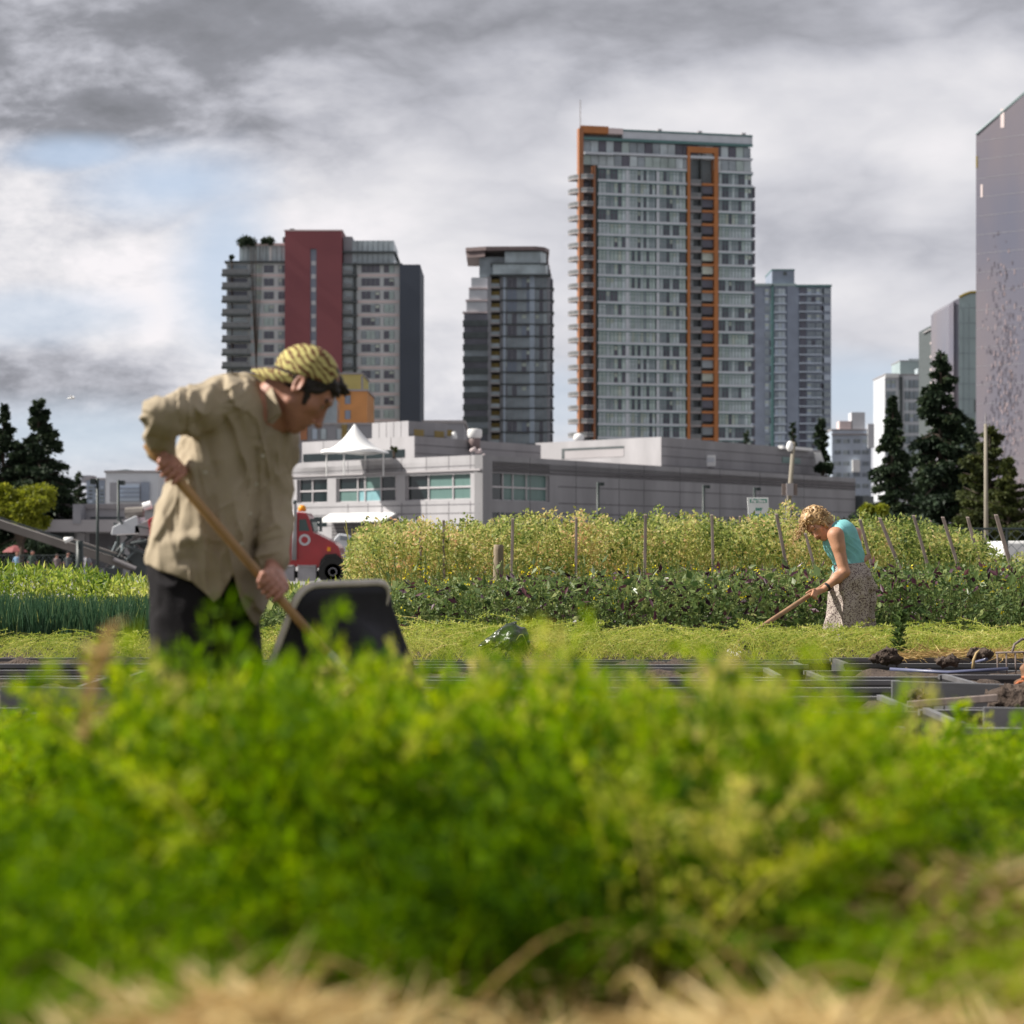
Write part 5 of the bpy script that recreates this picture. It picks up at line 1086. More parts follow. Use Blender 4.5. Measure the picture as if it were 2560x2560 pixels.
for z in zf[1:]: FT_.box(mb, uT(1754), uT(1784), -.45, 1.4, z-fl*.16, z+fl*.02, 'orange_panel')
FT_.box(mb, uT(1752), uT(1755), -.1, 1.5, 0, zz(370, TD), 'slab_dark'); mb.build('orange_frame', tower)
mb = MB(); FT_.box(mb, -.55, .45, -.6, 1.2, 0, topz-.4, 'orange_dim'); FT_.box(mb, uT(1482), uT(1487), -.6, 1.0, 0, zz(413, TD), 'orange_dim'); FT_.box(mb, uT(1487), uT(1494), .2, 1.6, 0, zz(413, TD), 'slab_dark'); mb.build('edge_column', tower)
mb = MB(); [FT_.box(mb, uT(q), uT(q)+w_, -.12, 1.5, 0, zz(405, TD), 'white_panel') for q, w_ in ((1564, .75), (1641, .7))]; mb.build('pilaster', tower)
for z0_, z1_, nm in ((zr+fl*.05, zr+fl*.8, 0), (zr+fl*1.05, topz-3.0, 1)):
    mb = MB(); k = 22
    for i in range(k):
        a, b_ = uT(1458)+(uT(1878)-uT(1458))*i/k, uT(1458)+(uT(1878)-uT(1458))*(i+1)/k
        if nm == 0 and a > uT(1714) and b_ < uT(1796): continue
        FT_.box(mb, a, b_-.12, -.2+.4*nm, .05, z0_, z1_, rc.choice(['pane_mid', 'pane_light', 'pane_green', 'pane_dark', 'pane_light']))
        if nm == 0 and i == 15: mb.build('penthouse_window', tower); mb = MB()
    mb.build('penthouse_window', tower)
mb = MB(); FT_.box(mb, uT(1530), uT(1880), -.5, 1.6, zr+fl*.86, zr+fl*1.03, 'white_panel'); FT_.box(mb, uT(1458), uT(1530), -1.3, 1.6, zr+fl*.76, zr+fl*.95, 'white_panel'); FT_.box(mb, uT(1458), uT(1530), -1.35, -1.3, zr+fl*.66, zr+fl*.76, 'slab_dark'); mb.build('terrace', tower)
for z in zf[1:]:
    if z < 9: break
    mb = MB(); FT_.box(mb, uT(1882), uT(1894), 1.5, 5, z-.3, z, 'slab_grey'); FT_.box(mb, uT(1883), uT(1893.5), 1.6, 3.9, z-fl*.8, z-.35, 'pane_dark'); mb.build('side_balcony', tower)
# ================================================================== red panelled tower
RD = 485.0; s_ = F/RD; fl = 33.0/s_; ux = lambda px: xx(px, RD)
red = empty('apartment_tower', (ux(700), RD, 0), 'apartment tower with a dark red central slab and a navy wall on its right', 'tower')
def rb(mb, x0, x1, y0, y1, pt, pb, m): mb.box(ux(x0)-red.location.x, ux(x1)-red.location.x, y0, y1, zz(pb, RD), zz(pt, RD), m)
mb = MB(); rb(mb, 566, 999, .2, 22, 657, 1500, 'pale_wall'); mb.build('wall', red)
mb = MB(); rb(mb, 714, 777, -1.6, 20, 580, 1500, 'red_panel'); rb(mb, 793, 856, -1.6, 20, 580, 1500, 'red_panel'); rb(mb, 777, 793, -1.6, 20, 580, 624, 'red_panel'); rb(mb, 777, 793, -1.0, 19, 624, 1500, 'blue_grey'); rb(mb, 712, 858, -1.75, 20.3, 577, 580, 'pink_band'); mb.build('red_slab', red)
mb = MB(); rb(mb, 1000, 1051, -1.2, 20, 663, 1500, 'navy_wall'); mb.build('navy_wall', red)
mb = MB(); rb(mb, 597, 713, 1, 18, 612, 655, 'pane_light'); rb(mb, 594, 713, .5, 18.5, 607, 613, 'pink_band'); rb(mb, 562, 713, -.6, 18, 653, 658, 'slab_dark'); [rb(mb, q, q+1, .8, .99, 613, 653, 'grey_frame') for q in (606, 618, 634, 648, 664, 676, 690, 702)]; rb(mb, 672, 678, .7, .99, 615, 652, 'white_paint'); mb.build('penthouse', red)
mb = MB(); rb(mb, 880, 984, 1, 18, 600, 658, 'pane_light'); rb(mb, 858, 880, .8, 18, 590, 658, 'mid_grey'); rb(mb, 856, 990, -.3, 18, 628, 632, 'slab_dark'); rb(mb, 856, 1006, -.8, 18, 659, 663, 'slab_dark'); [rb(mb, q, q+1, .8, .99, 600, 658, 'grey_frame') for q in (893, 905, 918, 931, 944, 957, 970)]; mb.build('penthouse', red)
wv = [window_mesh('window', 24/s_, fl*.55, 2, ['pane_dark', 'pane_mid', 'pane_green'], w_, 'grey_frame') for w_ in ((5, 1, 0), (0, 2, 5), (1, 1, 4), (3, 1, 1))]
wv2 = [window_mesh('window', 18/s_, fl*.55, 2, ['pane_dark', 'pane_mid', 'pane_green'], w_, 'grey_frame') for w_ in ((5, 1, 0), (0, 2, 5), (1, 2, 2))]
wv3 = [window_mesh('window', 45/s_, fl*.58, 4, ['pane_dark', 'pane_mid', 'pane_green'], w_, 'grey_frame') for w_ in ((5, 2, 0), (0, 1, 6), (3, 2, 1), (5, 1, 0))]
wv4 = [window_mesh('window', 25/s_, fl*.58, 2, ['pane_dark', 'pane_mid', 'pane_green'], w_, 'grey_frame') for w_ in ((5, 2, 0), (0, 1, 6), (3, 2, 1))]
wv5 = [window_mesh('window', 30/s_, fl*.62, 2, ['pane_light', 'pane_mid', 'pane_green'], w_, 'pale_wall') for w_ in ((5, 1, 1), (2, 2, 3))]
for i in range(17):
    t_ = 690-33+33*i+0.0; zt_ = zz(t_+33, RD)
    if t_ > 1075: break
    I4 = Matrix()
    for px_, ws in ((660, wv), (696, wv2), (904, wv3), (960, wv4), (625, wv5)): place('window', rc.choice(ws), red, I4, ux(px_)-red.location.x, .1 if px_ != 625 else .12, zt_+fl*.26)
    mb = MB(); rb(mb, 620, 714, .05, .2, t_+28, t_+34, 'pink_band'); mb.build('floor_band', red); mb = MB(); rb(mb, 894, 999, .05, .2, t_+28, t_+34, 'pink_band'); mb.build('floor_band', red)
    mb = MB(); rb(mb, 556, 627, -1.9, .2, t_+30, t_+35, 'slab_dark'); rb(mb, 558, 625, -1.85, -1.8, t_+18, t_+30, 'balcony_glass'); rb(mb, 570, 618, .08, .19, t_+5, t_+30, rc.choice(['pane_mid', 'pane_dark', 'pane_light'])); mb.build('balcony', red)
    mb = MB(); rb(mb, 856, 893, -1.3, .2, t_+30, t_+35, 'slab_dark'); rb(mb, 858, 880, -1.2, -1.15, t_+20, t_+30, 'balcony_glass'); rb(mb, 884, 891, -.4, .2, t_, t_+30, 'slab_dark'); rb(mb, 858, 883, .08, .19, t_+4, t_+29, 'pane_light'); mb.build('balcony', red)
    if t_ > 650: mb = MB(); rb(mb, 779, 791, -1.1, -1.0, t_-3, t_+8, 'far_white'); mb.build('slot_window', red)
mb = MB(); rb(mb, 706, 716, .5, 6, 592, 604, 'slab_dark'); rb(mb, 720, 731, 4, 6, 565, 577, 'slab_dark'); rb(mb, 784, 795, 4, 6, 571, 577, 'slab_dark'); mb.build('roof_unit', red)
# ================================================================== rounded glass tower
GD = 530.0; s_ = F/GD; gx = lambda px: xx(px, GD)-xx(1290, GD); fl = 30.0/s_
mt = empty('apartment_tower', (xx(1290, GD), GD, 0), 'rounded grey glass tower with an overhanging roof slab and ochre balcony recesses', 'tower')
def gb(mb, x0, x1, y0, y1, pt, pb, m): mb.box(gx(x0), gx(x1), y0, y1, zz(pb, GD), zz(pt, GD), m)
mb = MB(); gb(mb, 1180, 1250, 3, 20, 690, 1500, 'slab_grey'); poly = [(1250, 0), (1362, 0), (1374, 1.2), (1380, 3), (1382, 6), (1382, 20), (1250, 20)]
mb.prism([Vector((gx(a), b_+.3, -1.2)) for a, b_ in poly], (0, 0, zz(690, GD)+1.2), 'mid_grey'); mb.build('core', mt)
mb = MB(); poly = [(1232, -1), (1350, -1), (1364, .5), (1372, 4), (1372, 18), (1232, 18)]; mb.prism([Vector((gx(a), b_, zz(690, GD))) for a, b_ in poly], (0, 0, zz(660, GD)-zz(690, GD)), 'pane_light'); poly2 = [(1262, 0), (1352, 0), (1366, 3), (1368, 18), (1262, 18)]
mb.prism([Vector((gx(a), b_, zz(660, GD))) for a, b_ in poly2], (0, 0, zz(629, GD)-zz(660, GD)), 'pane_light'); gb(mb, 1198, 1262, 2, 18, 640, 690, 'pane_mid'); gb(mb, 1226, 1366, -1.3, 18, 659, 662, 'slab_dark'); gb(mb, 1224, 1376, -1.5, 18, 687, 691, 'slab_dark'); mb.build('penthouse', mt)
mb = MB(); mb.prism([Vector((gx(a), b_, zz(627, GD))) for a, b_ in ((1164, 1), (1215, -1.2), (1340, -1.6), (1362, 0), (1374, 4), (1374, 19), (1164, 19))], (0, 0, .9), 'roof_brown'); mb.prism([Vector((gx(a), b_, zz(642, GD))) for a, b_ in ((1166, 1.5), (1212, -.6), (1212, 18), (1166, 18))], (0, 0, zz(628, GD)-zz(642, GD)), 'roof_brown')
for i in range(6): mb.box(gx(1366), gx(1368+i*2.2), 4, 14, zz(636+i*11, GD), zz(626+i*9+i, GD)-.05*i, 'roof_brown')
mb.build('roof', mt)
gw = [window_mesh('window', 72/s_, fl*.86, 6, ['pane_mid', 'pane_dark', 'blue_grey'], w_, 'mid_grey') for w_ in ((6, 0, 1), (5, 1, 2), (3, 3, 1), (6, 0, 3), (6, 1, 0))]
gw2 = [window_mesh('window', 30/s_, fl*.86, 3, ['pane_mid', 'pane_dark', 'pane_light'], w_, 'mid_grey') for w_ in ((6, 0, 1), (4, 2, 0), (3, 0, 3))]
for i in range(14):
    t_ = 691+30*i; zb_ = zz(t_+29, GD)
    place('window', rc.choice(gw), mt, Matrix(), gx(1256), .2, zb_); place('window', rc.choice(gw2), mt, Matrix(), gx(1338), .2, zb_)
    mb = MB(); gb(mb, 1250, 1376, -.15, .28, t_+28, t_+31, 'slab_dark'); mb.build('floor_band', mt)
    mb = MB(); gb(mb, 1228, 1249, .6, 3, t_+6, t_+26, 'ochre'); gb(mb, 1226, 1250, -.8, 1, t_+26, t_+30, 'slab_grey'); gb(mb, 1228, 1249, -.75, -.7, t_+18, t_+26, 'pane_mid'); mb.build('balcony', mt)
    mb = MB(); gb(mb, 1374, 1386, 2, 8, t_+26, t_+29, 'slab_dark'); gb(mb, 1376, 1383, 2.2, 7, t_+4, t_+26, 'pane_dark'); mb.build('side_balcony', mt)
    if i > 2:
        mb = MB(); gb(mb, 1160, 1219, 0, 3, t_+4, t_+20, rc.choice(['pane_dark', 'pane_dark', 'pane_mid'])); gb(mb, 1157, 1220, -.5, 3.2, t_+20, t_+34, 'slab_dark'); mb.build('wing_storey', mt)
    elif i < 3: mb = MB(); gb(mb, 1178-6*i, 1224, 1, 3, t_+2, t_+28, 'far_white'); gb(mb, 1172-8*i, 1226, .6, 3, t_+27, t_+31, 'pink_band'); mb.build('wing_storey', mt)
mb = MB(); gb(mb, 1219, 1228, -.3, 2, 690, 1500, 'mid_grey'); [gb(mb, a, b_, -.05, .15, 691, 1500, 'blue_light') for a, b_ in ((1258, 1264), (1324, 1337))]; mb.build('pier', mt)
# ================================================================== slate blue tower behind
BD = 700.0; s_ = F/BD; bx_ = lambda px: xx(px, BD)-xx(1985, BD); fl = 21.5/s_
bt_ = empty('apartment_tower', (xx(1985, BD), BD, 0), 'slate blue apartment tower half hidden behind the tallest tower', 'tower')
def bb(mb, x0, x1, y0, y1, pt, pb, m, k=0): mb.box(bx_(x0), bx_(x1), y0, y1, zz(pb, BD), zz(pt, BD)-k, m)
mb = MB(); bb(mb, 1880, 2078, .3, 25, 712, 1500, 'blue_grey'); mb.build('core', bt_)
mb = MB(); bb(mb, 1932, 1988, 2, 20, 673, 712, 'blue_grey'); bb(mb, 1931, 1989, 1.8, 20.2, 671, 674, 'teal_line'); bb(mb, 1960, 1968, 1.5, 2, 678, 686, 'slab_dark'); bb(mb, 1880, 1990, -.4, 20, 709, 715, 'far_teal'); bb(mb, 1988, 2079, -.6, 20, 712, 717, 'teal_line'); mb.build('roof', bt_)
bw = [window_mesh('window', 26/s_, fl*.74, 3, ['blue_light', 'pane_mid', 'pane_light'], w_, 'blue_grey') for w_ in ((5, 1, 1), (3, 2, 3))]
bw2 = [window_mesh('window', 20/s_, fl*.74, 2, ['blue_light', 'pane_dark', 'pane_mid'], w_, 'blue_grey') for w_ in ((5, 1, 1), (1, 4, 3), (3, 1, 1))]
for i in range(19):
    t_ = 718+21.5*i; zb_ = zz(t_+21, BD)
    for px_, ws in ((1912, bw2), (1937, bw), (2018, bw2), (2040, bw2)): place('window', rc.choice(ws), bt_, Matrix(), bx_(px_), .1, zb_+.2)
    mb = MB(); bb(mb, 1936, 1966, -.8, .2, t_+18, t_+22, 'blue_light'); bb(mb, 1998, 2054, -1.1, .2, t_+17, t_+20, 'blue_light'); bb(mb, 2000, 2015, .0, .28, t_, t_+17, 'pane_dark'); bb(mb, 2056, 2076, .1, .28, t_+3, t_+17, rc.choice(['pane_mid', 'pane_mid', 'blue_light'])); mb.build('storey_front', bt_)
mb = MB(); bb(mb, 1968, 1996, -.3, .3, 712, 1500, 'blue_grey'); bb(mb, 1928, 1934, -.4, .3, 712, 1500, 'teal_line'); mb.build('pier', bt_)
# ================================================================== mirror tower at the right edge
PD = 330.0; pk = empty('mirror_tower', (xx(2500, PD), PD, 0), 'pinkish mirror glass tower with a slanting top, cut off by the right edge', 'tower')
lx = lambda px, d_=PD: xx(px, d_)-xx(2500, PD)
mb = MB(); D2 = PD*1.0; A = [Vector((lx(2440), 0, -1.2)), Vector((lx(2549), -6, -1.2)), Vector((lx(2720), 30, -1.2)), Vector((lx(2600)+10, 50, -1.2)), Vector((lx(2440)+10.5, 44, -1.2))]
zt5 = [zz(336, PD), zz(222, PD-6), zz(212, PD), zz(300, PD), zz(330, PD)]
n = 5; vs = A+[Vector((p.x, p.y, z)) for p, z in zip(A, zt5)]
mb.add(vs, [(0, 1, 6, 5), (2, 3, 8, 7), (3, 4, 9, 8), (4, 0, 5, 9), (5, 6, 7, 8, 9)], 'mirror_pink'); mb.add([A[1], A[2], vs[7], vs[6]], [(0, 1, 2, 3)], 'mirror_edge')
mb.build('curtain_wall', pk)
mb = MB(); mb.tube([vs[5]+Vector((0, -.1, 0)), vs[6]+Vector((0, -.1, 0)), vs[7]+Vector((0, -.1, 0))], .18, 'far_teal', 5); mb.build('coping', pk)
e01 = (A[1]-A[0]).normalized(); e12 = (A[2]-A[1]).normalized()
def on(p, e_, u_, z, off=-.05): q = p+e_*u_; return Vector((q.x+e_.y*-off, q.y+e_.x*off, z))
L01 = (A[1]-A[0]).length
def patch(mb, f0, f1, pt, pb, m, p=None, e_=None, Lx=None):
    p = A[0] if p is None else p; e_ = e01 if e_ is None else e_; Lx = L01 if Lx is None else Lx
    mb.quad(on(p, e_, Lx*f0, zz(pb, PD)), on(p, e_, Lx*f1, zz(pb, PD)), on(p, e_, Lx*f1, zz(pt, PD)), on(p, e_, Lx*f0, zz(pt, PD)), m)
mb = MB(); patch(mb, .47, .54, 282, 329, 'pink_band'); patch(mb, .0, .03, 390, 420, 'mirror_gold'); patch(mb, .09, .13, 463, 495, 'pink_band'); patch(mb, .97, 1.0, 222, 1250, 'mirror_edge')
L12 = (A[2]-A[1]).length; patch(mb, .0, .4, 275, 360, 'mirror_gold', A[1], e12, L12); patch(mb, .0, .35, 225, 272, 'far_teal', A[1], e12, L12); mb.build('glass_panel', pk)
mb = MB(); rp_ = random.Random(9)                                        # dark reflections painted on as small panes in the lower part
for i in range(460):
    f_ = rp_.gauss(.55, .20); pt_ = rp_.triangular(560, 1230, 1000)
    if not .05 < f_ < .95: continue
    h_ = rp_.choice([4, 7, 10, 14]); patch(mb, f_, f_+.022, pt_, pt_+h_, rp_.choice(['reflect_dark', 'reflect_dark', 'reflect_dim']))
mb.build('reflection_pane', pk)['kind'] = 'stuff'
mb = MB()
for i in range(40):
    z = 3+i*2.9
    if z > 66: break
    a0 = on(A[0], e01, 0, z, -.03); a1 = on(A[0], e01, L01, z, -.03); mb.quad(a0, a1, a1+Vector((0, 0, .05)), a0+Vector((0, 0, .05)), 'mid_grey')
for i in range(0):
    q0 = on(A[0], e01, L01*(i+.5)/12, 0, -.035); mb.box(q0.x-.03, q0.x+.03, q0.y-.02, q0.y+.02, 0, zz(345, PD)-1, 'mid_grey')
mb.build('floor_band', pk)
# ---- tower with a curved pale glass top
CD = 520.0; cx_ = lambda px: xx(px, CD)-xx(2420, CD); cu = empty('glass_tower', (xx(2420, CD), CD, 0), 'pale green glass tower with a rounded top behind the mirror tower', 'tower')
mb = MB(); pr = [(2376, 762), (2384, 752), (2398, 745), (2412, 738), (2426, 733), (2450, 732), (2500, 740)]
for (a, ya), (b_, yb) in zip(pr[:-1], pr[1:]):
    m_ = 'mirror_pink' if a < 2392 else 'far_teal'; mb.add([(cx_(a), (2392-a)*.1 if a < 2392 else 0, -1.2), (cx_(b_), 0, -1.2), (cx_(b_), 0, zz(yb, CD)), (cx_(a), (2392-a)*.1 if a < 2392 else 0, zz(ya, CD)), (cx_(a), 24, -1.2), (cx_(b_), 24, -1.2), (cx_(b_), 24, zz(yb, CD)), (cx_(a), 24, zz(ya, CD))], [(0, 1, 2, 3), (3, 2, 6, 7), (0, 3, 7, 4), (1, 5, 6, 2)], m_)
mb.build('curtain_wall', cu)
mb = MB(); mb.tube([(cx_(a), -.1, zz(b_, CD)+.2) for a, b_ in pr[2:6]], .35, 'mirror_gold', 5); mb.build('coping', cu)
mb = MB(); [mb.box(cx_(2394), cx_(2460), -.12, -.02, zz(q, CD), zz(q, CD)+.12, 'pane_mid') for q in range(770, 1240, 38)]; [mb.box(cx_(q), cx_(q)+.12, -.14, -.02, 0, zz(760, CD), 'pane_mid') for q in (2396, 2408, 2422)]; mb.box(cx_(2436), cx_(2441), -.3, -.02, zz(1030, CD), zz(1000, CD), 'slab_dark'); mb.build('mullion', cu)
# ---- dark tower top between
KD = 600.0; kx_ = lambda px: xx(px, KD)-xx(2350, KD); kt = empty('dark_tower', (xx(2350, KD), KD, 0), 'narrow dark tower top with white balconies above the tallest conifer', 'tower')
mb = MB(); mb.box(kx_(2331), kx_(2376), 0, 20, -1.2, zz(812, KD), 'slab_dark'); mb.add([(kx_(2326), -1, zz(824, KD)), (kx_(2342), -1.5, zz(808, KD)), (kx_(2376), -1.5, zz(808, KD)), (kx_(2376), -1.5, zz(812, KD)), (kx_(2342), -1.5, zz(812, KD)), (kx_(2328), -1, zz(826, KD))]+[(kx_(2326), 12, zz(824, KD)), (kx_(2342), 12, zz(808, KD)), (kx_(2376), 12, zz(808, KD))], [(0, 5, 4, 1), (1, 4, 3, 2), (0, 1, 7, 6), (1, 2, 8, 7)], 'slab_grey'); mb.build('wall', kt)
mb = MB(); [mb.box(kx_(a), kx_(a)+.6, -.2, -.01, zz(850, KD), zz(816, KD), 'mid_grey') for a in (2344, 2358)]; mb.build('window', kt)
for q in (856, 890, 922, 956): mb = MB(); mb.box(kx_(2325), kx_(2375), -1.6, .0, zz(q+5, KD), zz(q, KD), 'pink_band'); mb.build('balcony', kt)
# ---- plainer blocks: (label, d, x0,x1,top, roof items, wall mats)
def block(name, d_, x0, x1, top, wall, label, bands=None, wins=None, rot=0, depth=20, extra=(), base=None):
    t = empty(name, (xx((x0+x1)/2, d_), d_, 0), label, 'building', rz=R(rot)); w_ = (x1-x0)/F*d_/2; zt_ = zz(top, d_)
    mb = MB(); mb.box(-w_, w_, 0, depth, -1.2 if base is None else zz(base, d_), zt_, wall); mb.box(-w_-.2, w_+.2, -.2, depth+.2, zt_, zt_+.35, 'slab_grey'); mb.build('wall', t)
    L_ = lambda px: xx(px, d_)-xx((x0+x1)/2, d_)
    for (a, b_, yt, yb, m_, nm, dep) in extra:
        mb = MB(); mb.box(L_(a), L_(b_), -dep, -.01 if dep > 0 else 6, zz(yb, d_), zz(yt, d_), m_); mb.build(nm, t)
    if wins:
        ws = [window_mesh('window', wins['w']/F*d_, wins['h']/F*d_, wins.get('n', 2), wins['m'], wins.get('wt', [1]*len(wins['m'])), wins.get('fr', 'grey_frame')) for _ in range(4)]
        for yy in wins['y']:
            for xx_ in wins['x']: place('window', rc.choice(ws), t, Matrix(), L_(xx_), -.08, zz(yy+wins['h'], d_))
    return t
block('office_block', 640, 2212, 2312, 938, 'far_white', 'pale office tower with a dark vertical stripe behind the conifers', extra=[(2248, 2256, 942, 1240, 'slab_dark', 'stripe', .5), (2212, 2246, 934, 944, 'white_paint', 'parapet', .8), (2296, 2312, 920, 938, 'pane_light', 'roof_room', -1), (2304, 2330, 915, 1200, 'slab_dark', 'side_wall', .6)],
      wins=dict(w=10, h=20, y=range(950, 1130, 28), x=(2216, 2228, 2262, 2274, 2286), m=['pane_mid', 'pane_light', 'blue_light'], n=1))
block('glass_block', 900, 2250, 2330, 903, 'far_teal', 'faint pale glass block furthest behind the conifers', extra=[(2270, 2320, 897, 903, 'pane_light', 'parapet', .4)])
block('apartment_block', 560, 2080, 2178, 1076, 'blue_light', 'low pale apartment block between the slate tower and the conifers', extra=[(2130, 2164, 1030, 1076, 'far_white', 'roof_room', -1), (2100, 2132, 1052, 1076, 'pink_band', 'roof_room', -1), (2078, 2180, 1084, 1088, 'slab_grey', 'floor_band', .5), (2168, 2184, 1060, 1120, 'far_white', 'stair_tower', 1.0), (2130, 2148, 1150, 1180, 'white_paint', 'balcony', 1.2)],
      wins=dict(w=16, h=10, y=(1098, 1126, 1154, 1182, 1210, 1238), x=(2086, 2108, 2134, 2156), m=['blue_grey', 'pane_mid', 'pane_light'], n=3))
block('apartment_block', 430, 585, 905, 936, 'yellow_panel', 'mustard yellow block showing above the man\'s back', base=None, extra=[(903, 908, 940, 985, 'slab_grey', 'downpipe', .4)])
block('apartment_block', 400, 838, 918, 978, 'amber_panel', 'orange brown block beside the man\'s face', wins=dict(w=13, h=22, y=(988, 1026, 1064), x=(863,), m=['pane_dark', 'blue_grey'], n=1), extra=[(820, 840, 985, 1100, 'mid_grey', 'side_bay', .5)])
block('apartment_block', 380, 740, 1000, 1062, 'mid_grey', 'grey podium block with pale windows below the red tower', wins=dict(w=14, h=26, y=(1072,), x=(780, 802, 842, 862), m=['pane_light', 'blue_light'], n=1), extra=[(752, 768, 1050, 1100, 'orange_dim', 'corner_panel', .6), (855, 868, 1062, 1100, 'ochre', 'corner_panel', .6), (800, 842, 1000, 1062, 'pane_mid', 'glass_bay', -.5)])
block('civic_building', 330, 264, 395, 1182, 'far_white', 'distant pale framed building with blue glass left of the man', extra=[(275, 372, 1206, 1255, 'mid_grey', 'glass_front', .3), (298, 350, 1210, 1253, 'blue_light', 'glass_bay', .5), (354, 374, 1206, 1253, 'blue_grey', 'glass_bay', .5)]+[(300, 352, q, q+3, 'blue_grey', 'floor_band', .7) for q in (1219, 1230, 1241)])
mb = MB(); pr_ = [(xx(272, 331), 1182), (xx(290, 331), 1176), (xx(315, 331), 1173), (xx(335, 331), 1176), (xx(340, 331), 1182)]
mb.prism([Vector((a, 331, zz(b_, 331))) for a, b_ in pr_], (0, 10, 0), 'far_teal'); o = mb.build('roof_dome', bpy.data.objects['civic_building']); o.matrix_parent_inverse = Matrix.Translation(-bpy.data.objects['civic_building'].location)
block('office_block', 360, 216, 262, 1200, 'blue_grey', 'blue grey ribbed block beside the small cone shaped tree', wins=dict(w=10, h=4, y=range(1216, 1264, 9), x=(222, 236, 250), m=['blue_light', 'slab_dark'], n=1), extra=[(200, 224, 1188, 1206, 'mid_grey', 'roof_room', -1)])
# ---- low concrete building at the left
LB = block('station_building', 150, 76, 345, 1272, 'concrete_lit', 'low pale concrete building with a dark slot and deep eaves at left', depth=14,
      extra=[(92, 200, 1293, 1298, 'slab_dark', 'slot', .06), (226, 310, 1292, 1297, 'slab_dark', 'slot', .06), (76, 345, 1300, 1330, 'concrete_band', 'eaves', 1.8), (90, 186, 1332, 1420, 'slab_dark', 'entrance', .05), (195, 214, 1332, 1420, 'concrete_lit', 'pier', .4), (224, 300, 1334, 1420, 'seam', 'entrance', .05), (76, 90, 1335, 1420, 'concrete_lit', 'pier', .4),
             (196, 215, 1262, 1310, 'mid_grey', 'chimney', 1.9), (108, 111, 1355, 1385, 'white_paint', 'globe_lamp', .5)])
block('shop_row', 170, -40, 74, 1330, 'concrete_shade', 'low shop row with white posts at the far left edge', depth=8, extra=[(a, a+5, 1342, 1385, 'white_paint', 'post', .6) for a in (30, 42, 54, 64)]+[(0, 26, 1338, 1390, 'slab_dark', 'entrance', .1)])
# ================================================================== grey concrete complex
CDm = 155.0; C0 = Vector((xx(1200, CDm), CDm)); eL = Vector((-.70, .714)).normalized(); eR = Vector((.566, .825)).normalized()
main = empty('concrete_building', (0, 0, 0), 'wide grey concrete building with green glazed windows across the middle distance', 'building')
FR = Fac(C0, eR); uR = lambda px: px2u(C0, eR, px); tL = lambda px: px2u(C0, eL, px)
# left facade: local x runs from the far end to the corner so that its outward side faces the camera
LL = 26.0; oL = C0+eL*LL; FL = Fac(oL, -eL); uL = lambda px: LL-tL(px)
zc = lambda y: zz(y, CDm)
roofz = zc(1137); g0 = -1.25
def hole_wall(mb, Fc, u0, u1, z0, z1, holes, th, m):
    """wall slab with rectangular openings (one row, sorted)"""
    cur = u0
    for a, b_, c_, d_ in holes:
        if a > cur: Fc.box(mb, cur, a, 0, th, z0, z1, m)
        Fc.box(mb, a, b_, 0, th, z0, c_, m); Fc.box(mb, a, b_, 0, th, d_, z1, m); cur = b_
    Fc.box(mb, cur, u1, 0, th, z0, z1, m)
w0, w1 = zc(1247), zc(1183)
mb = MB(); hl = [(uL(742), uL(818), w0, w1), (uL(840), uL(992), w0, w1), (uL(1013), uL(1176), w0, w1)]
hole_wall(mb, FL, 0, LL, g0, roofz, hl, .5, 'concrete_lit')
for q in (1163, 1260, 1282, 1310): FL.box(mb, 0, LL, -.012, 0, zc(q)-.03, zc(q)+.03, 'seam') if not (1183 < q < 1247) else None
for q in (1066, 1122, 1176, 1004, 920, 870): FL.box(mb, uL(q)-.03, uL(q)+.03, -.010, 0, zc(1172), roofz, 'seam'); FL.box(mb, uL(q)-.03, uL(q)+.03, -.010, 0, g0, zc(1252), 'seam')
FL.box(mb, 0, LL+.15, -.15, 0, zc(1176), zc(1172), 'concrete_band'); mb.build('left_facade', main)
mb = MB(); w2_, w3_ = zc(1249), zc(1181); hole_wall(mb, FR, 0, 63, zc(1268), roofz, [(uR(1216), uR(1374), w2_, w3_)], .5, 'concrete_shade'); hole_wall(mb, FR, 0, 63, g0, zc(1268), [(uR(1216), uR(1374), g0+.3, zc(1280))], .5, 'concrete_shade')
for q in (1166, 1176): FR.box(mb, uR(1374) if q > 1170 else .3, 63, -.02, 0, zc(q)-.05, zc(q)+.05, 'seam')
for q in (1208, 1252, 1279): FR.box(mb, uR(1396), 63, -.015, 0, zc(q)-.035, zc(q)+.035, 'seam')
for q in (1325, 1440, 1548, 1610, 1700, 1800, 1900, 2010): FR.box(mb, uR(q)-.03, uR(q)+.03, -.012, 0, g0, roofz, 'seam')
FR.box(mb, -.02, 1.2, -.25, 0, g0, roofz-.0, 'concrete_shade'); mb.build('right_facade', main)
mb = MB(); pr_ = [oL, C0, C0+eR*63, oL+eR*63]; mb.prism([Vector((p.x, p.y, roofz-1.2)) for p in pr_], (0, 0, .8), 'slab_grey'); mb.build('roof', main)
mb = MB(); FR.box(mb, uR(2143), uR(2165)+.5, -.6, 3, g0, zc(1165)-.9, 'slab_dark'); mb.build('end_pier', main)
mat('pane_curtain', (.13, .22, .205), .35, .12, 3, spec=.5, stretch=(6, 6, .4)); mat('pane_black', (.012, .022, .024), .12, .2, 1, spec=.7); mat('pane_poster', (.22, .42, .46), .5, .15, 1); mat('frame_white', (.55, .52, .54), .5, .05, 1)
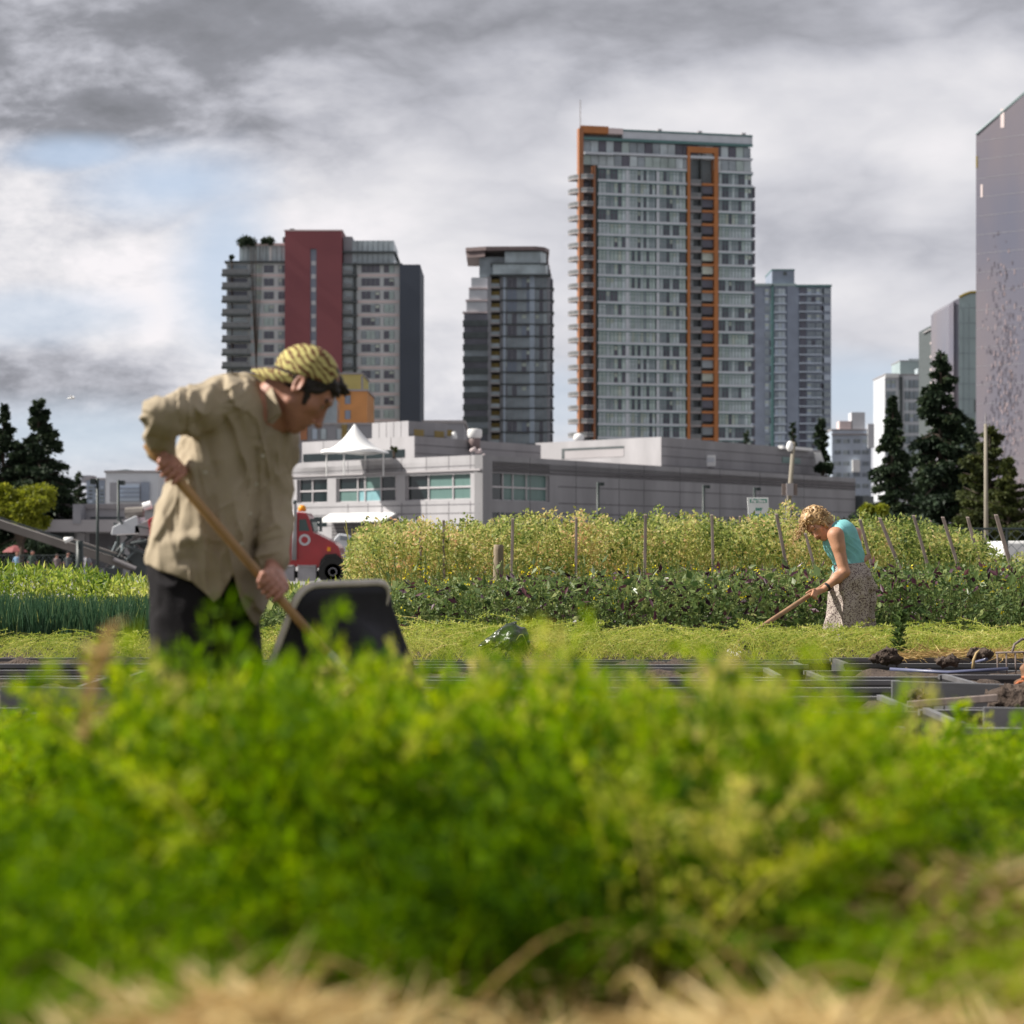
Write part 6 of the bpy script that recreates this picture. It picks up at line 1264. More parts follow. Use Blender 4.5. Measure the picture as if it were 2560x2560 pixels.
def big_window(Fc, uf, xs, kinds, yt, yb, cols_split=True):
    t_ = MB(); z0, z1 = zc(yb), zc(yt); zm = (z0+z1)/2
    f = link('window', (lambda q: (Fc.box(q, uf(xs[0]), uf(xs[-1]), .28, .34, z0, z0+.06, 'frame_white'), Fc.box(q, uf(xs[0]), uf(xs[-1]), .20, .30, zm-.06, zm+.06, 'frame_white'), [Fc.box(q, uf(x_)-.05, uf(x_)+.05, .20, .31, z0, z1, 'frame_white') for x_ in xs], q.mesh('window'))[-1])(MB()), main)
    for i in range(len(xs)-1):
        for j in (0, 1):
            q = MB(); a, b_ = sorted((uf(xs[i])+.05, uf(xs[i+1])-.05)); Fc.box(q, a, b_, .30, .33, (z0, zm+.06)[j], (zm-.06, z1)[j], kinds[i][j]); link('pane', q.mesh('pane'), f)
    return f
Bk, Cu, Po = 'pane_black', 'pane_curtain', 'pane_poster'
big_window(FL, uL, [744, 776, 817], [(Bk, Bk), (Bk, Bk)], 1183, 1247)
big_window(FL, uL, [841, 889, 907, 947, 985, 991], [(Cu, Bk), (Po, Bk), (Po, Cu), (Bk, Bk), (Cu, Cu)], 1183, 1247)
big_window(FL, uL, [1014, 1066, 1127, 1175], [(Bk, Bk), (Cu, Cu), (Cu, Cu)], 1183, 1247)
big_window(FR, uR, [1217, 1263, 1288, 1322, 1373], [(Bk, Bk), (Cu, Cu), (Cu, Cu), (Cu, Cu)], 1181, 1249)
big_window(FR, uR, [1217, 1256, 1268, 1373], [(Bk, Bk), (Cu, Cu), (Bk, Bk)], 1280, 1330)
mb = MB(); FL.box(mb, uL(780), uL(817), -.03, .0, zc(1312), zc(1286), 'pane_black'); mb.build('window', main)
mb = MB(); FL.box(mb, uL(830), uL(985), -.03, .0, g0, zc(1296), 'seam'); [FL.box(mb, uL(830), uL(985), -.05, -.03, zc(q), zc(q)+.05, 'slab_grey') for q in range(1305, 1350, 9)]; mb.build('garage_door', main)
mb = MB(); a, b_ = uL(826), uL(993); zt_, zb_ = zc(1277), zc(1297); pts_ = [(a, 0, zt_), (b_, 0, zt_), (b_, -1.3, zb_), (a, -1.3, zb_)]; mb.prism([FL.M @ Vector(p) for p in pts_], (0, 0, -.14), 'white_paint'); mb.build('awning', main)
mb = MB(); FL.box(mb, uL(1010), uL(1060), -.03, 0, g0, zc(1312), 'mid_grey'); mb.build('door', main)
# upper blocks set back on the roof
def upper(name, cpx, d_, lpx, rpx, yt, label, mL='concrete_lit', mR='concrete_shade', ybase=1210, depth=None, cut=0):
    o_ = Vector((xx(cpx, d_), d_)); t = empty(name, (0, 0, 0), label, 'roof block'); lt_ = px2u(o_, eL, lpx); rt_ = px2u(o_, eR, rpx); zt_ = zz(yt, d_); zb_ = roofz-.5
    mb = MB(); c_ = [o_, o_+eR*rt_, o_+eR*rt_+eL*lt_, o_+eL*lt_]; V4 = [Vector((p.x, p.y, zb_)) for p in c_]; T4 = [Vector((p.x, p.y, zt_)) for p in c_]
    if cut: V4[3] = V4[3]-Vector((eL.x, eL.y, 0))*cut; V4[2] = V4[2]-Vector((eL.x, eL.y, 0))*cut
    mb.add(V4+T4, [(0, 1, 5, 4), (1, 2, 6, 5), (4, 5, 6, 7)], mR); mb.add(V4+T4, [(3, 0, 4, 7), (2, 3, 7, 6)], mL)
    Fr = Fac(o_, eR); Fl_ = Fac(o_+eL*lt_, -eL)
    for k in range(1, 4): Fr.box(mb, .1, rt_-.1, -.015, 0, zb_+(zt_-zb_)*k/4-.03, zb_+(zt_-zb_)*k/4+.03, 'seam')
    for k in range(1, 5):
        if not cut: Fl_.box(mb, lt_*k/5-.03, lt_*k/5+.03, -.012, 0, zb_, zt_, 'seam')
    mb.build('wall', t); return t, o_, Fl_, Fr, lt_, rt_
t1, o1, Fl1, Fr1, l1, r1 = upper('roof_block', 1036, 172, 755, 1352, 1090, 'pale roof storey behind the white tent')
mb = MB(); Fl1.box(mb, .2, px2u(o1+eL*l1, -eL, 1012), -.05, 0, zz(1142, 172), zz(1122, 172), 'pane_black'); mb.build('terrace_opening', t1)
t2_, o2, Fl2, Fr2, l2, r2 = upper('roof_block', 1021, 186, 930, 1118, 1052, 'small higher roof room above the tent at its right')
mb = MB(); [Fr2.box(mb, .8+i*3.0, 2.2+i*3.0, -.04, 0, zz(1088, 186), zz(1072, 186), 'ochre') for i in range(2)]; mb.build('window', t2_)
t3, o3, Fl3, Fr3, l3, r3 = upper('roof_block', 1653, 183, 1338, 2052, 1092, 'white fronted roof block with a slanting left edge and long dark slot', cut=1.2)
mb = MB(); a_, b2_ = px2u(o3+eL*l3, -eL, 1405), px2u(o3+eL*l3, -eL, 1560); Fl3.box(mb, a_, b2_, -.04, 0, zz(1126, 190), zz(1120, 190), 'slab_dark'); Fl3.box(mb, a_, a_+.35, -.04, 0, zz(1146, 190), zz(1126, 190), 'slab_dark'); Fl3.box(mb, a_+.35, b2_, -.03, 0, zz(1146, 190), zz(1126, 190), 'concrete_band'); mb.build('slot', t3)
uR3 = lambda px: px2u(o3, eR, px)
mb = MB(); Fr3.box(mb, uR3(1945), uR3(2020), -.5, 0, zz(1138, 215), zz(1131, 215), 'white_paint'); mb.build('canopy', t3)
mb = MB(); Fr3.box(mb, uR3(1955), uR3(2000), -.05, 0, zz(1170, 215), zz(1156, 215), 'pane_curtain'); mb.build('window', t3)
mb = MB(); p_ = Fr3.M @ Vector((uR3(2030), -.8, 0)); zt_ = zz(1140, 215); mb.prism([Vector((p_.x-.5, p_.y, zt_)), Vector((p_.x+.15, p_.y, zt_)), Vector((p_.x+.6, p_.y, zt_-1.4)), Vector((p_.x-.3, p_.y, zt_-1.4))], (0, .4, 0), 'white_paint'); mb.build('flue', t3)
block('apartment_block', 260, 1060, 1160, 1058, 'mid_grey', 'dim grey block between the roof rooms and the domed vent', extra=[(1110, 1130, 1075, 1090, 'ochre', 'window', .1)])
# roof vents and kit
v = empty('roof_vent', tuple(P(1187, 1100, 178)), 'big white mushroom shaped vent on the concrete building roof', 'vent'); mb = MB(); mb.lathe([(.42, -.9), (.48, .0), (.42, .2)], 'roof_brown'); mb.build('base', v, smooth=True); mb = MB(); mb.lathe([(.48, .15), (.60, .3), (.62, .75), (.56, .9), (.2, .95)], 'white_paint'); shade_auto(mb.build('hood', v))
for i, (px_, py_, d_, lab) in enumerate(((1182, 1126, 156.5, 'upper left lamp of the cluster on the building corner'), (1196, 1130, 156.5, 'upper right lamp of the cluster on the building corner'), (1206, 1143, 156.3, 'lowest lamp of the cluster on the building corner'))):
    c_ = P(px_, py_, d_); l_ = empty('floodlight', tuple(c_), lab, 'floodlight'); mb = MB(); mb.tube([Vector((-.22, 0, -.06)), Vector((-.1, 0, .0)), Vector((.2, -.1, .12))], [.06, .13, .17], 'pink_band', 10); mb.build('head', l_, smooth=True); mb = MB(); mb.tube([Vector((-.1, 0, 0)), Vector((.0, .1, -.5)), Vector((0, .2, -.9))], .04, 'slab_grey', 6); mb.build('bracket', l_)
for px_, py_, d_, k_, lab in ((1447, 1095, 200, .55, 'small white ball vent left of the tallest tower base'), (1774, 1150, 190, .0, 'white boxy roof unit on the grey building'), (1880, 1155, 200, .0, 'white hooded duct with a dark opening on the roof'), (1938, 1160, 210, .0, 'white stubby cylinder vent left of the green window'), (1135, 1092, 190, .3, 'tiny white vent left of the domed vent')):
    c_ = P(px_, py_, d_); t = empty('roof_vent', tuple(c_), lab, 'vent'); mb = MB()
    if k_: mb.lathe([(.1, -1.0), (.12, -.4), (k_*.7, -.3), (k_, 0), (k_*.7, .35), (.1, .45)], 'white_paint', None, 14); mb.build('hood', t, smooth=True)
    elif px_ == 1774: mb.box(-.5, .5, -.4, .4, -.6, .42, 'white_paint'); mb.build('casing', t, bevel=.05); mb = MB(); mb.box(-.4, .4, -.43, -.405, -.2, .2, 'far_white'); mb.build('grille', t)
    elif px_ == 1880: mb.tube([Vector((.5, .3, -1.0)), Vector((.45, .3, .1)), Vector((.1, .1, .5)), Vector((-.35, -.2, .35))], [.45, .45, .45, .5], 'white_paint', 14); mb.build('duct', t, smooth=True); mb = MB(); mb.tube([Vector((-.34, -.2, .36)), Vector((-.36, -.215, .35))], .4, 'slab_dark', 14); mb.build('opening', t)
    else: mb.lathe([(.5, -1), (.5, -.2), (.62, -.15), (.62, .1), (.5, .15), (.5, .4), (.2, .55)], 'white_paint', None, 14); shade_auto(mb.build('hood', t))
# tent on the roof terrace
tp_ = P(887, 1128, 162); tent = empty('canopy_tent', tuple(tp_), 'white peaked canopy tent on the roof terrace', 'tent'); mb = MB(); N_ = 16; rings = []
for j in range(9):
    t = j/8; r_ = .04+2.15*t**1.0; zq = 2.05*(1-t)**1.9; rings.append((r_, zq))
vs = []; 
for r_, z_ in rings:
    for k in range(32):
        a = 2*math.pi*k/32; sq = 1/max(abs(math.cos(a)), abs(math.sin(a)), .7); vs.append((r_*math.cos(a+.5)*(.85+.15*sq)*1.15, r_*math.sin(a+.5)*(.85+.15*sq)*1.15, z_+(.10*(r_/2.2)**3*math.cos(4*a))))
fs = [(j*32+k, (j+1)*32+k, (j+1)*32+(k+1) % 32, j*32+(k+1) % 32) for j in range(8) for k in range(32)]
b0 = len(vs); vs += [(x_, y_, z_-.22-.12*math.sin((k % 8)/8*math.pi)*-1+.0) for k, (x_, y_, z_) in enumerate(vs[8*32:9*32])]; fs += [(8*32+k, b0+k, b0+(k+1) % 32, 8*32+(k+1) % 32) for k in range(32)]
mb.add(vs, fs, 'tent'); mb.build('roof', tent, smooth=True)
for k in range(4):
    a = .5+math.pi/4+k*math.pi/2; mb = MB(); mb.tube([(2.3*math.cos(a), 2.3*math.sin(a), -.05), (2.3*math.cos(a), 2.3*math.sin(a), -1.9)], .06, 'white_paint', 6); mb.build('leg', tent)
# ---- street furniture
def lamp(px, yt, yb, d_, label, arm=14, m='lamp_dark', w=.085, side=1):
    a = P(px, yb, d_); b_ = P(px, yt, d_); a.z = gz(d_); t = empty('street_lamp', tuple(a), label, 'street lamp'); mb = MB(); mb.tube([Vector((0, 0, 0)), b_-a], [w*1.2, w], m, 8); mb.build('pole', t, smooth=True)
    mb = MB(); L_ = arm/F*d_*side; mb.tube([b_-a+Vector((0, 0, -.12)), b_-a+Vector((L_*.4, 0, -.1))], .05, m, 6); q = b_-a; x0_, x1_ = sorted((q.x+L_*.35, q.x+L_*1.1)); mb.box(x0_, x1_, -.22, .22, q.z-.22, q.z-.03, m); mb.build('lamp_head', t)
lamp(1495, 1205, 1300, 120, 'dark lamp post nearest the windowed corner of the grey wall'); lamp(1759, 1212, 1290, 130, 'dark lamp post in the middle of the grey wall'); lamp(1886, 1218, 1290, 135, 'dark lamp post right behind the pay sign')
lamp(244, 1195, 1420, 75, 'tall dark green lamp post left of the man', side=-1, w=.05); lamp(296, 1200, 1420, 95, 'second dark lamp post, nearer to the man\'s back', w=.06); lamp(199, 1352, 1425, 60, 'short thick dark green post below the conveyor boom', arm=0.01, w=.10)
# leaning timber pole with a white lamp
a, b_ = P(1967, 1330, 62), P(1984, 1105, 62); a2 = a+(a-b_)*.35; t = empty('utility_pole', tuple(a2), 'leaning wooden utility pole with white lamp head and meter box', 'pole'); mb = MB(); mb.tube([Vector(), b_-a2], [.085, .06], 'tower_pole', 10); mb.build('pole', t, smooth=True)
mb = MB(); c_ = P(1975, 1118, 62)-a2; mb.lathe([(.07, -.12), (.11, -.02), (.10, .1), (.04, .18)], 'white_paint', Matrix.Translation(c_), 12); mb.build('lamp_head', t, smooth=True); mb = MB(); c_ = P(1973, 1224, 62)-a2; mb.box(c_.x-.22, c_.x+.22, -.12, -.05, c_.z-.17, c_.z+.17, 'grey_wood'); mb.box(c_.x-.1, c_.x+.1, -.2, -.12, c_.z-.18, c_.z+.18, 'slab_grey'); mb.build('meter_box', t)
a = P(2466, 1420, 60); b_ = P(2464, 1060, 60); a.z = gz(60); t = empty('pole', tuple(a), 'slim round weathered pole before the golden green conifers', 'pole'); mb = MB(); mb.tube([Vector(), b_-a], [.07, .045], 'tower_pole', 10); mb.build('shaft', t, smooth=True); mb = MB(); mb.tube([b_-a-Vector((0, 0, .05)), b_-a+Vector((0, 0, .3))], .015, 'slab_grey', 5); mb.build('tip', t)
# pay sign
sg = empty('pay_sign', tuple(P(1897, 1290, 40)), 'white parking pay sign with a green header standing behind the pea row', 'sign')
def SP(px, py): return P(px, py, 40)-Vector(sg.location)
mat('sign_white', (.72, .74, .73), .5, .03, 2); mat('sign_green', (.02, .24, .16), .5, .05, 2); mat('sign_text', (.04, .26, .18), .5, .05, 2)
mb = MB(); mb.prism([SP(1868, 1244), SP(1921, 1244), SP(1925, 1318), SP(1873, 1330)][::-1], (0, .03, 0), 'sign_white'); mb.build('board', sg, bevel=.004)
mb = MB(); mb.prism([p+Vector((0, -.004, 0)) for p in (SP(1875, 1248), SP(1917, 1248), SP(1917, 1257), SP(1875, 1257))][::-1], (0, .003, 0), 'sign_green'); mb.build('header', sg)
def text(body_, px, py, size_px, m, name='lettering', d_=40):
    cu_ = bpy.data.curves.new(name, 'FONT'); cu_.body = body_; cu_.size = size_px/F*d_; cu_.extrude = .001; cu_.offset = .006*size_px/10; cu_.align_x = 'CENTER'; cu_.align_y = 'CENTER'; cu_.materials.append(MATS[m])
    t_o = bpy.data.objects.new('tmp', cu_); C.objects.link(t_o); bpy.context.view_layer.update(); me_ = bpy.data.meshes.new_from_object(t_o.evaluated_get(bpy.context.evaluated_depsgraph_get())); bpy.data.objects.remove(t_o)
    o_ = bpy.data.objects.new(name, me_); C.objects.link(o_); o_.parent = sg; o_.location = SP(px, py)+Vector((0, -.008, 0)); o_.rotation_euler = (R(90), 0, 0); return o_
text('Pay Here', 1896, 1252.5, 9.5, 'sign_white'); text('PAY', 1897, 1274, 9, 'sign_text'); text('STATION', 1899, 1290, 10.5, 'sign_text')
mb = MB(); [mb.tube([SP(q, 1260)+Vector((0, .05, 0)), SP(q, 1260)+Vector((0, .05, -2.2))], .03, 'slab_grey', 6) for q in (1880, 1914)]; mb.build('post', sg)
# ================================================================== red conveyor truck
TKD = 82.0; s_ = F/TKD; tk = empty('conveyor_truck', (xx(760, TKD), TKD, gz(TKD)), 'red conveyor truck with a long grey boom, half hidden behind the man', 'truck')
def tx(px): return (px-760)/s_
def tz(py): return zz(py, TKD)-gz(TKD)
mat('truck_red', (.36, .016, .022), .3, .06, 2, coat=.5); mat('truck_grey', (.34, .33, .35), .4, .12, 2, metal=.3); mat('boom_grey', (.20, .18, .165), .7, .12, 1); mat('amber', (.8, .32, .01), .3, .05, 3); mat('cab_glass', (.03, .07, .065), .1, .1, 3, spec=.8)
mb = MB(); cab = [(720, 1410), (722, 1330), (735, 1315), (740, 1290), (748, 1281), (772, 1283), (780, 1295), (787, 1330), (800, 1336), (846, 1360), (852, 1378), (858, 1380), (864, 1395), (858, 1412), (812, 1412), (808, 1395), (800, 1410)]
cab = [(720, 1415), (722, 1332), (737, 1318), (741, 1290), (750, 1281), (772, 1283), (779, 1296), (788, 1331), (802, 1337), (842, 1357), (853, 1368), (858, 1390), (866, 1400), (848, 1391), (826, 1390), (812, 1400), (805, 1418), (800, 1420)]
mb.prism([Vector((tx(a), -1.0, tz(b_))) for a, b_ in cab], (0, 2.3, 0), 'truck_red'); body_t = mb.build('cab', tk, bevel=.05)
mb = MB(); mb.prism([Vector((tx(a), -1.03, tz(b_))) for a, b_ in ((754, 1328), (755, 1300), (771, 1299), (780, 1328))], (0, .02, 0), 'cab_glass'); mb.build('side_window', tk)
mb = MB(); mb.prism([Vector((tx(a), -.85, tz(b_))) for a, b_ in ((783, 1299), (791, 1328), (788.5, 1329), (780.5, 1299))], (0, 2.0, 0), 'cab_glass'); mb.build('windscreen', tk)
mb = MB(); mb.tube([Vector((tx(768), -1.02, tz(1350)+.0)), Vector((tx(768), -1.035, tz(1350)))], .22, 'far_white', 16); mb.tube([Vector((tx(768), -1.036, tz(1350))), Vector((tx(768), -1.045, tz(1350)))], .13, 'truck_red', 16); mb.build('door_emblem', tk)
mb = MB(); mb.tube([Vector((tx(744), -1.25, tz(1400))), Vector((tx(744), -1.25, tz(1262)))], .10, 'truck_grey', 12); mb.tube([Vector((tx(744), -1.25, tz(1262))), Vector((tx(746), -1.25, tz(1252)))], .075, 'slab_dark', 10); mb.build('exhaust_stack', tk, smooth=True)
mb = MB(); mb.lathe([(.14, 0), (.16, .05), (.15, .17), (.08, .24)], 'amber', Matrix.Translation((tx(758), -.4, tz(1279))), 12); mb.build('beacon', tk, smooth=True)
mb = MB(); mb.box(tx(806), tx(812), -1.3, -1.1, tz(1330), tz(1294), 'slab_dark'); mb.box(tx(785), tx(806), -1.25, -1.2, tz(1306), tz(1298), 'slab_dark'); mb.build('mirror', tk)
mb = MB(); mb.box(tx(824), tx(832), -1.06, -1.0, tz(1378), tz(1368), 'amber'); mb.build('headlight', tk)
mb = MB(); mb.box(tx(852), tx(870), -.9, 1.2, tz(1425), tz(1385), 'far_white'); mb.box(tx(850), tx(868), -1.05, 1.35, tz(1432), tz(1420), 'truck_grey'); mb.build('bumper', tk, bevel=.04)
mb = MB(); mb.prism([Vector((tx(a), -1.12, tz(b_))) for a, b_ in ((804, 1420), (808, 1400), (820, 1386), (845, 1384), (858, 1394), (866, 1415), (858, 1412), (850, 1398), (838, 1393), (822, 1395), (814, 1405), (812, 1424))], (0, .5, 0), 'rubber'); mb.build('mudguard', tk)
def wheel(px, r_, d0, dual=False):
    mb = MB(); Mx = Matrix.Translation((tx(px), d0, r_)) @ Matrix.Rotation(R(90), 4, 'X'); mb.lathe([(r_*.55, -.14), (r_*.94, -.15), (r_, -.08), (r_, .08), (r_*.94, .15), (r_*.55, .14)], 'rubber', Mx, 28); w_ = mb.build('wheel', tk, smooth=True); shade_auto(w_)
    mb = MB(); mb.lathe([(.10, .02), (.13, .16), (.22, .10), (r_*.50, .06), (r_*.56, .135), (r_*.58, .14)], 'truck_grey', Mx, 24); mb.lathe([(r_*.5, .0), (r_*.5, .05)], 'truck_grey', Mx, 24); shade_auto(mb.build('rim', w_), 30)
for px_ in (838, 570, 500): wheel(px_, .56, -1.0); 
wheel(838, .56, 1.2)
mb = MB(); mb.box(tx(470), tx(815), -.6, .9, tz(1445), tz(1428), 'slab_dark'); mb.build('chassis', tk)
for a, b_ in ((690, 743), (752, 797)):
    mb = MB(); mb.box(tx(a), tx(b_), -1.2, -.5, tz(1452), tz(1412), 'truck_grey'); mb.box(tx(a)+.05, tx(b_)-.05, -1.24, -1.2, tz(1418), tz(1413), 'slab_grey'); mb.build('side_tank', tk, bevel=.05)
mb = MB(); mb.prism([Vector((tx(a), -1.0, tz(b_))) for a, b_ in ((400, 1420), (380, 1300), (400, 1290), (640, 1285), (700, 1330), (716, 1412))], (0, 2.2, 0), 'truck_red'); mb.build('hopper', tk, bevel=.05)
mb = MB()
for a in (((288, 1338), (292, 1318), (344, 1292), (352, 1290), (362, 1335)), ((346, 1340), (346, 1315), (380, 1300), (420, 1300), (420, 1340))): mb.prism([Vector((tx(p_), -.9, tz(q_))) for p_, q_ in a], (0, 1.8, 0), 'far_white' if a[0][0] < 300 else 'slab_grey')
mb.build('rear_chute', tk, bevel=.03)
mb = MB(); rr2 = random.Random(4)
for i in range(60):
    p0 = (rr2.uniform(285, 420), rr2.uniform(1300, 1400)); p1 = (p0[0]+rr2.uniform(-60, 60), p0[1]+rr2.uniform(-30, 50)); y_ = rr2.uniform(-1.0, .8); mb.tube([Vector((tx(p0[0]), y_, tz(p0[1]))), Vector((tx(max(270, p1[0])), y_, tz(min(1450, p1[1]))))], rr2.uniform(.03, .09), rr2.choice(['slab_dark', 'slab_grey', 'slab_dark', 'grey_frame']), 6)
mb.box(tx(330), tx(420), -.5, .9, tz(1440), tz(1350), 'slab_dark'); mb.box(tx(270), tx(300), -.7, .7, tz(1452), tz(1420), 'slab_dark'); mb.tube([Vector((tx(320), -.5, tz(1283))), Vector((tx(365), -.5, tz(1280)))], .22, 'boom_grey', 10); mb.tube([Vector((tx(365), -.6, tz(1268))), Vector((tx(385), -.6, tz(1262)))], .16, 'tent', 10); mb.build('rear_machinery', tk)
for d0 in (0,):
    mb = MB(); A0, A1 = Vector((tx(335), -.6, tz(1428))), Vector((tx(-60), -3.0, tz(1288))); dv = A1-A0; up_ = Vector((0, 0, .30)); sd_ = Vector((0, .7, 0))
    mb.hexa([A0, A0+sd_, A1+sd_, A1, A0+up_, A0+sd_+up_, A1+sd_+up_, A1+up_], 'boom_grey'); n = 26
    mb.tube([A0+up_*1.35, A1+up_*1.35], .035, 'slab_dark', 6); mb.build('boom', tk)
    mb = MB(); B0_, B1_ = Vector((tx(300), -.8, tz(1392))), Vector((tx(190), -1.5, tz(1354))); mb.hexa([B0_, B0_+sd_*.6, B1_+sd_*.6, B1_, B0_+up_*.5, B0_+sd_*.6+up_*.5, B1_+sd_*.6+up_*.5, B1_+up_*.5], 'boom_grey'); mb.build('boom_brace', tk)
    mb = MB(); mb.tube([Vector((tx(182), -1.5, tz(1352))), Vector((tx(202), -1.5, tz(1346)))], [.13, .06], 'tent', 10); mb.build('work_light', tk, smooth=True)
# white van at the right edge, pale car near the truck
vn = empty('white_van', (xx(2530, 46), 46, gz(46)), 'white van at the right edge behind the leaning stakes', 'van'); vx = lambda px: xx(px, 46)-xx(2530, 46); vz = lambda py: zz(py, 46)-gz(46)
mb = MB(); mb.prism([Vector((vx(a), -1, vz(b_))) for a, b_ in ((2482, 1440), (2480, 1366), (2488, 1353), (2620, 1352), (2660, 1385), (2690, 1392), (2700, 1440))], (0, 1.8, 0), 'white_paint'); mb.build('body', vn, bevel=.06)
mb = MB(); mb.prism([Vector((vx(a), -1.02, vz(b_))) for a, b_ in ((2546, 1385), (2546, 1361), (2600, 1361), (2636, 1385))], (0, .02, 0), 'pane_dark'); mb.build('side_window', vn)
for q in (2560, 2660):
    mb = MB(); mb.lathe([(.15, -.1), (.32, -.1), (.34, 0), (.32, .1), (.15, .1)], 'rubber', Matrix.Translation((vx(q), -.95, .34)) @ Matrix.Rotation(R(90), 4, 'X'), 24); w_ = mb.build('wheel', vn, smooth=True); mb = MB(); mb.lathe([(.05, .1), (.2, .09), (.21, .11)], 'truck_grey', Matrix.Translation((vx(q), -.95, .34)) @ Matrix.Rotation(R(90), 4, 'X'), 20); mb.build('rim', w_)
mb = MB(); mb.prism([Vector((vx(a), -1.03, vz(b_))) for a, b_ in ((2532, 1420), (2540, 1395), (2560, 1385), (2582, 1395), (2588, 1420))], (0, .02, 0), 'mid_grey'); mb.build('wheel_arch', vn)
cr_ = empty('parked_car', (xx(880, 96), 96, gz(96)), 'pale parked car between the truck bonnet and the pea row', 'car'); kx2 = lambda px: xx(px, 96)-xx(880, 96); kz2 = lambda py: zz(py, 96)-gz(96)
mb = MB(); mb.prism([Vector((kx2(a), -.8, kz2(b_))) for a, b_ in ((836, 1372), (838, 1348), (850, 1334), (872, 1338), (884, 1354), (905, 1362), (908, 1400), (836, 1400))], (0, 1.7, 0), 'far_white'); mb.build('body', cr_, bevel=.06); mb = MB(); mb.prism([Vector((kx2(a), -.82, kz2(b_))) for a, b_ in ((852, 1350), (855, 1339), (870, 1341), (879, 1352))], (0, .02, 0), 'pane_mid'); mb.build('side_window', cr_)
for q in (848, 896): mb = MB(); mb.lathe([(.12, -.1), (.3, -.1), (.32, 0), (.3, .1), (.12, .1)], 'rubber', Matrix.Translation((kx2(q), -.75, .32)) @ Matrix.Rotation(R(90), 4, 'X'), 20); mb.build('wheel', cr_, smooth=True)
# fences
def fence(x0, x1, d_, yt, label, name='wire_fence', n=9):
    a, b_ = P(x0, yt, d_), P(x1, yt, d_); t = empty(name, (0, 0, 0), label, 'fence'); g_ = gz(d_)
    for i in range(n): p_ = a.lerp(b_, i/(n-1)); mb = MB(); mb.tube([Vector((p_.x, p_.y, g_)), p_], .03, 'lamp_dark', 6); mb.build('post', t)
    mb = MB(); mb.tube([a, b_], .025, 'lamp_dark', 6); mb.tube([Vector((a.x, a.y, g_+.1)), Vector((b_.x, b_.y, g_+.1))], .02, 'lamp_dark', 6); mb.build('rail', t)
    mb = MB(); H_ = a.z-g_; W_ = b_.x-a.x; st = .22; k = int((W_+H_)/st)
    for i in range(k):
        for sg_ in (0, 1):
            u0 = -H_+i*st if sg_ == 0 else i*st; u1 = u0+H_ if sg_ == 0 else u0-H_; z0_, z1_ = g_, a.z
            lo, hi = 0, W_
            def cl_(u_, z_): return (u_, z_)
            if u0 < lo: f_ = (lo-u0)/(u1-u0); u0, z0_ = lo, z0_+(z1_-z0_)*f_
            if u1 > hi and u1 > u0: f_ = (hi-u0)/(u1-u0); u1, z1_ = hi, z0_+(z1_-z0_)*f_
            if u0 > hi: f_ = (u0-hi)/(u0-u1); u0, z0_ = hi, z0_+(z1_-z0_)*f_
            if u1 < lo: f_ = (u0-lo)/(u0-u1); u1, z1_ = lo, z0_+(z1_-z0_)*f_
            mb.tube([Vector((a.x+u0, a.y+.01*sg_, z0_)), Vector((a.x+u1, a.y+.01*sg_, z1_))], .006, 'grey_frame', 3, caps=False)
    mb.build('wire_mesh', t)
fence(-60, 330, 100, 1388, 'chain link fence behind the bean row at left', n=8); fence(2150, 2700, 42, 1322, 'chain link fence under the conifers at right', n=10)
# people beyond the fence, a market umbrella
def small_person(px, d_, label, shirt_c, trou_c, hair_c, lean=0, arm=0.2):
    g_ = gz(d_); b0 = Vector((xx(px, d_), d_, g_)); t = empty('person', tuple(b0), label, 'person'); V3 = Vector
    pr_ = [cone(V3((-.08, 0, .08)), V3((-.07, 0, .85)), .05, .085, .03), cone(V3((.10, .05, .08)), V3((.07, 0, .85)), .05, .085, .03), cone(V3((0, 0, .9)), V3((lean, 0, 1.35)), .14, .15, .05), cone(V3((lean-.16, 0, 1.38)), V3((lean+.16, 0, 1.38)), .06, .06, .04), cone(V3((lean, 0, 1.38)), V3((lean*1.2, 0, 1.55)), .055, .05, .03), ell(V3((lean*1.2+.01, 0, 1.63)), np.eye(3), (.095, .08, .115), .02),
           cone(V3((lean-.18, 0, 1.38)), V3((lean-.24, -.03, 1.12)), .05, .04, .02), cone(V3((lean-.24, -.03, 1.12)), V3((lean-.2+arm, -.15, .92)), .04, .03, .02), cone(V3((lean+.18, 0, 1.38)), V3((lean+.25, 0, 1.12)), .05, .04, .02), cone(V3((lean+.25, 0, 1.12)), V3((lean+.25+arm*.3, -.1, .88)), .04, .03, .02)]
    Vv, Qv = nets(pr_, .02, B=14); z_ = Vv[Qv].mean(1)[:, 2]; idx_ = np.where(z_ < .10, 3, np.where(z_ < .92, 1, np.where(z_ < 1.47, 0, 2)))
    xx_c = Vv[Qv].mean(1)[:, 0]; idx_ = np.where((np.abs(xx_c-lean) > .19) & (z_ < 1.15) & (z_ > .8), 2, idx_)
    link('body', np_mesh('body', Vv, Qv, [MATS[shirt_c], MATS[trou_c], MATS['skin_hand'], MATS['boot']], idx_, smooth=True), t)
    Vh_, Qh_ = nets([ell(V3((lean*1.2-.01, .02, 1.67)), np.eye(3), (.10, .09, .10), .02)], .02, B=14); link('hair', np_mesh('hair', Vh_, Qh_, [MATS[hair_c]], smooth=True), t)
mat('cloth_blue', (.25, .42, .62), .8, .1, 3); mat('cloth_green', (.03, .06, .04), .8, .1, 3); mat('cloth_lime', (.3, .36, .15), .8, .1, 3); mat('umbrella_red', (.26, .07, .07), .7, .1, 2)
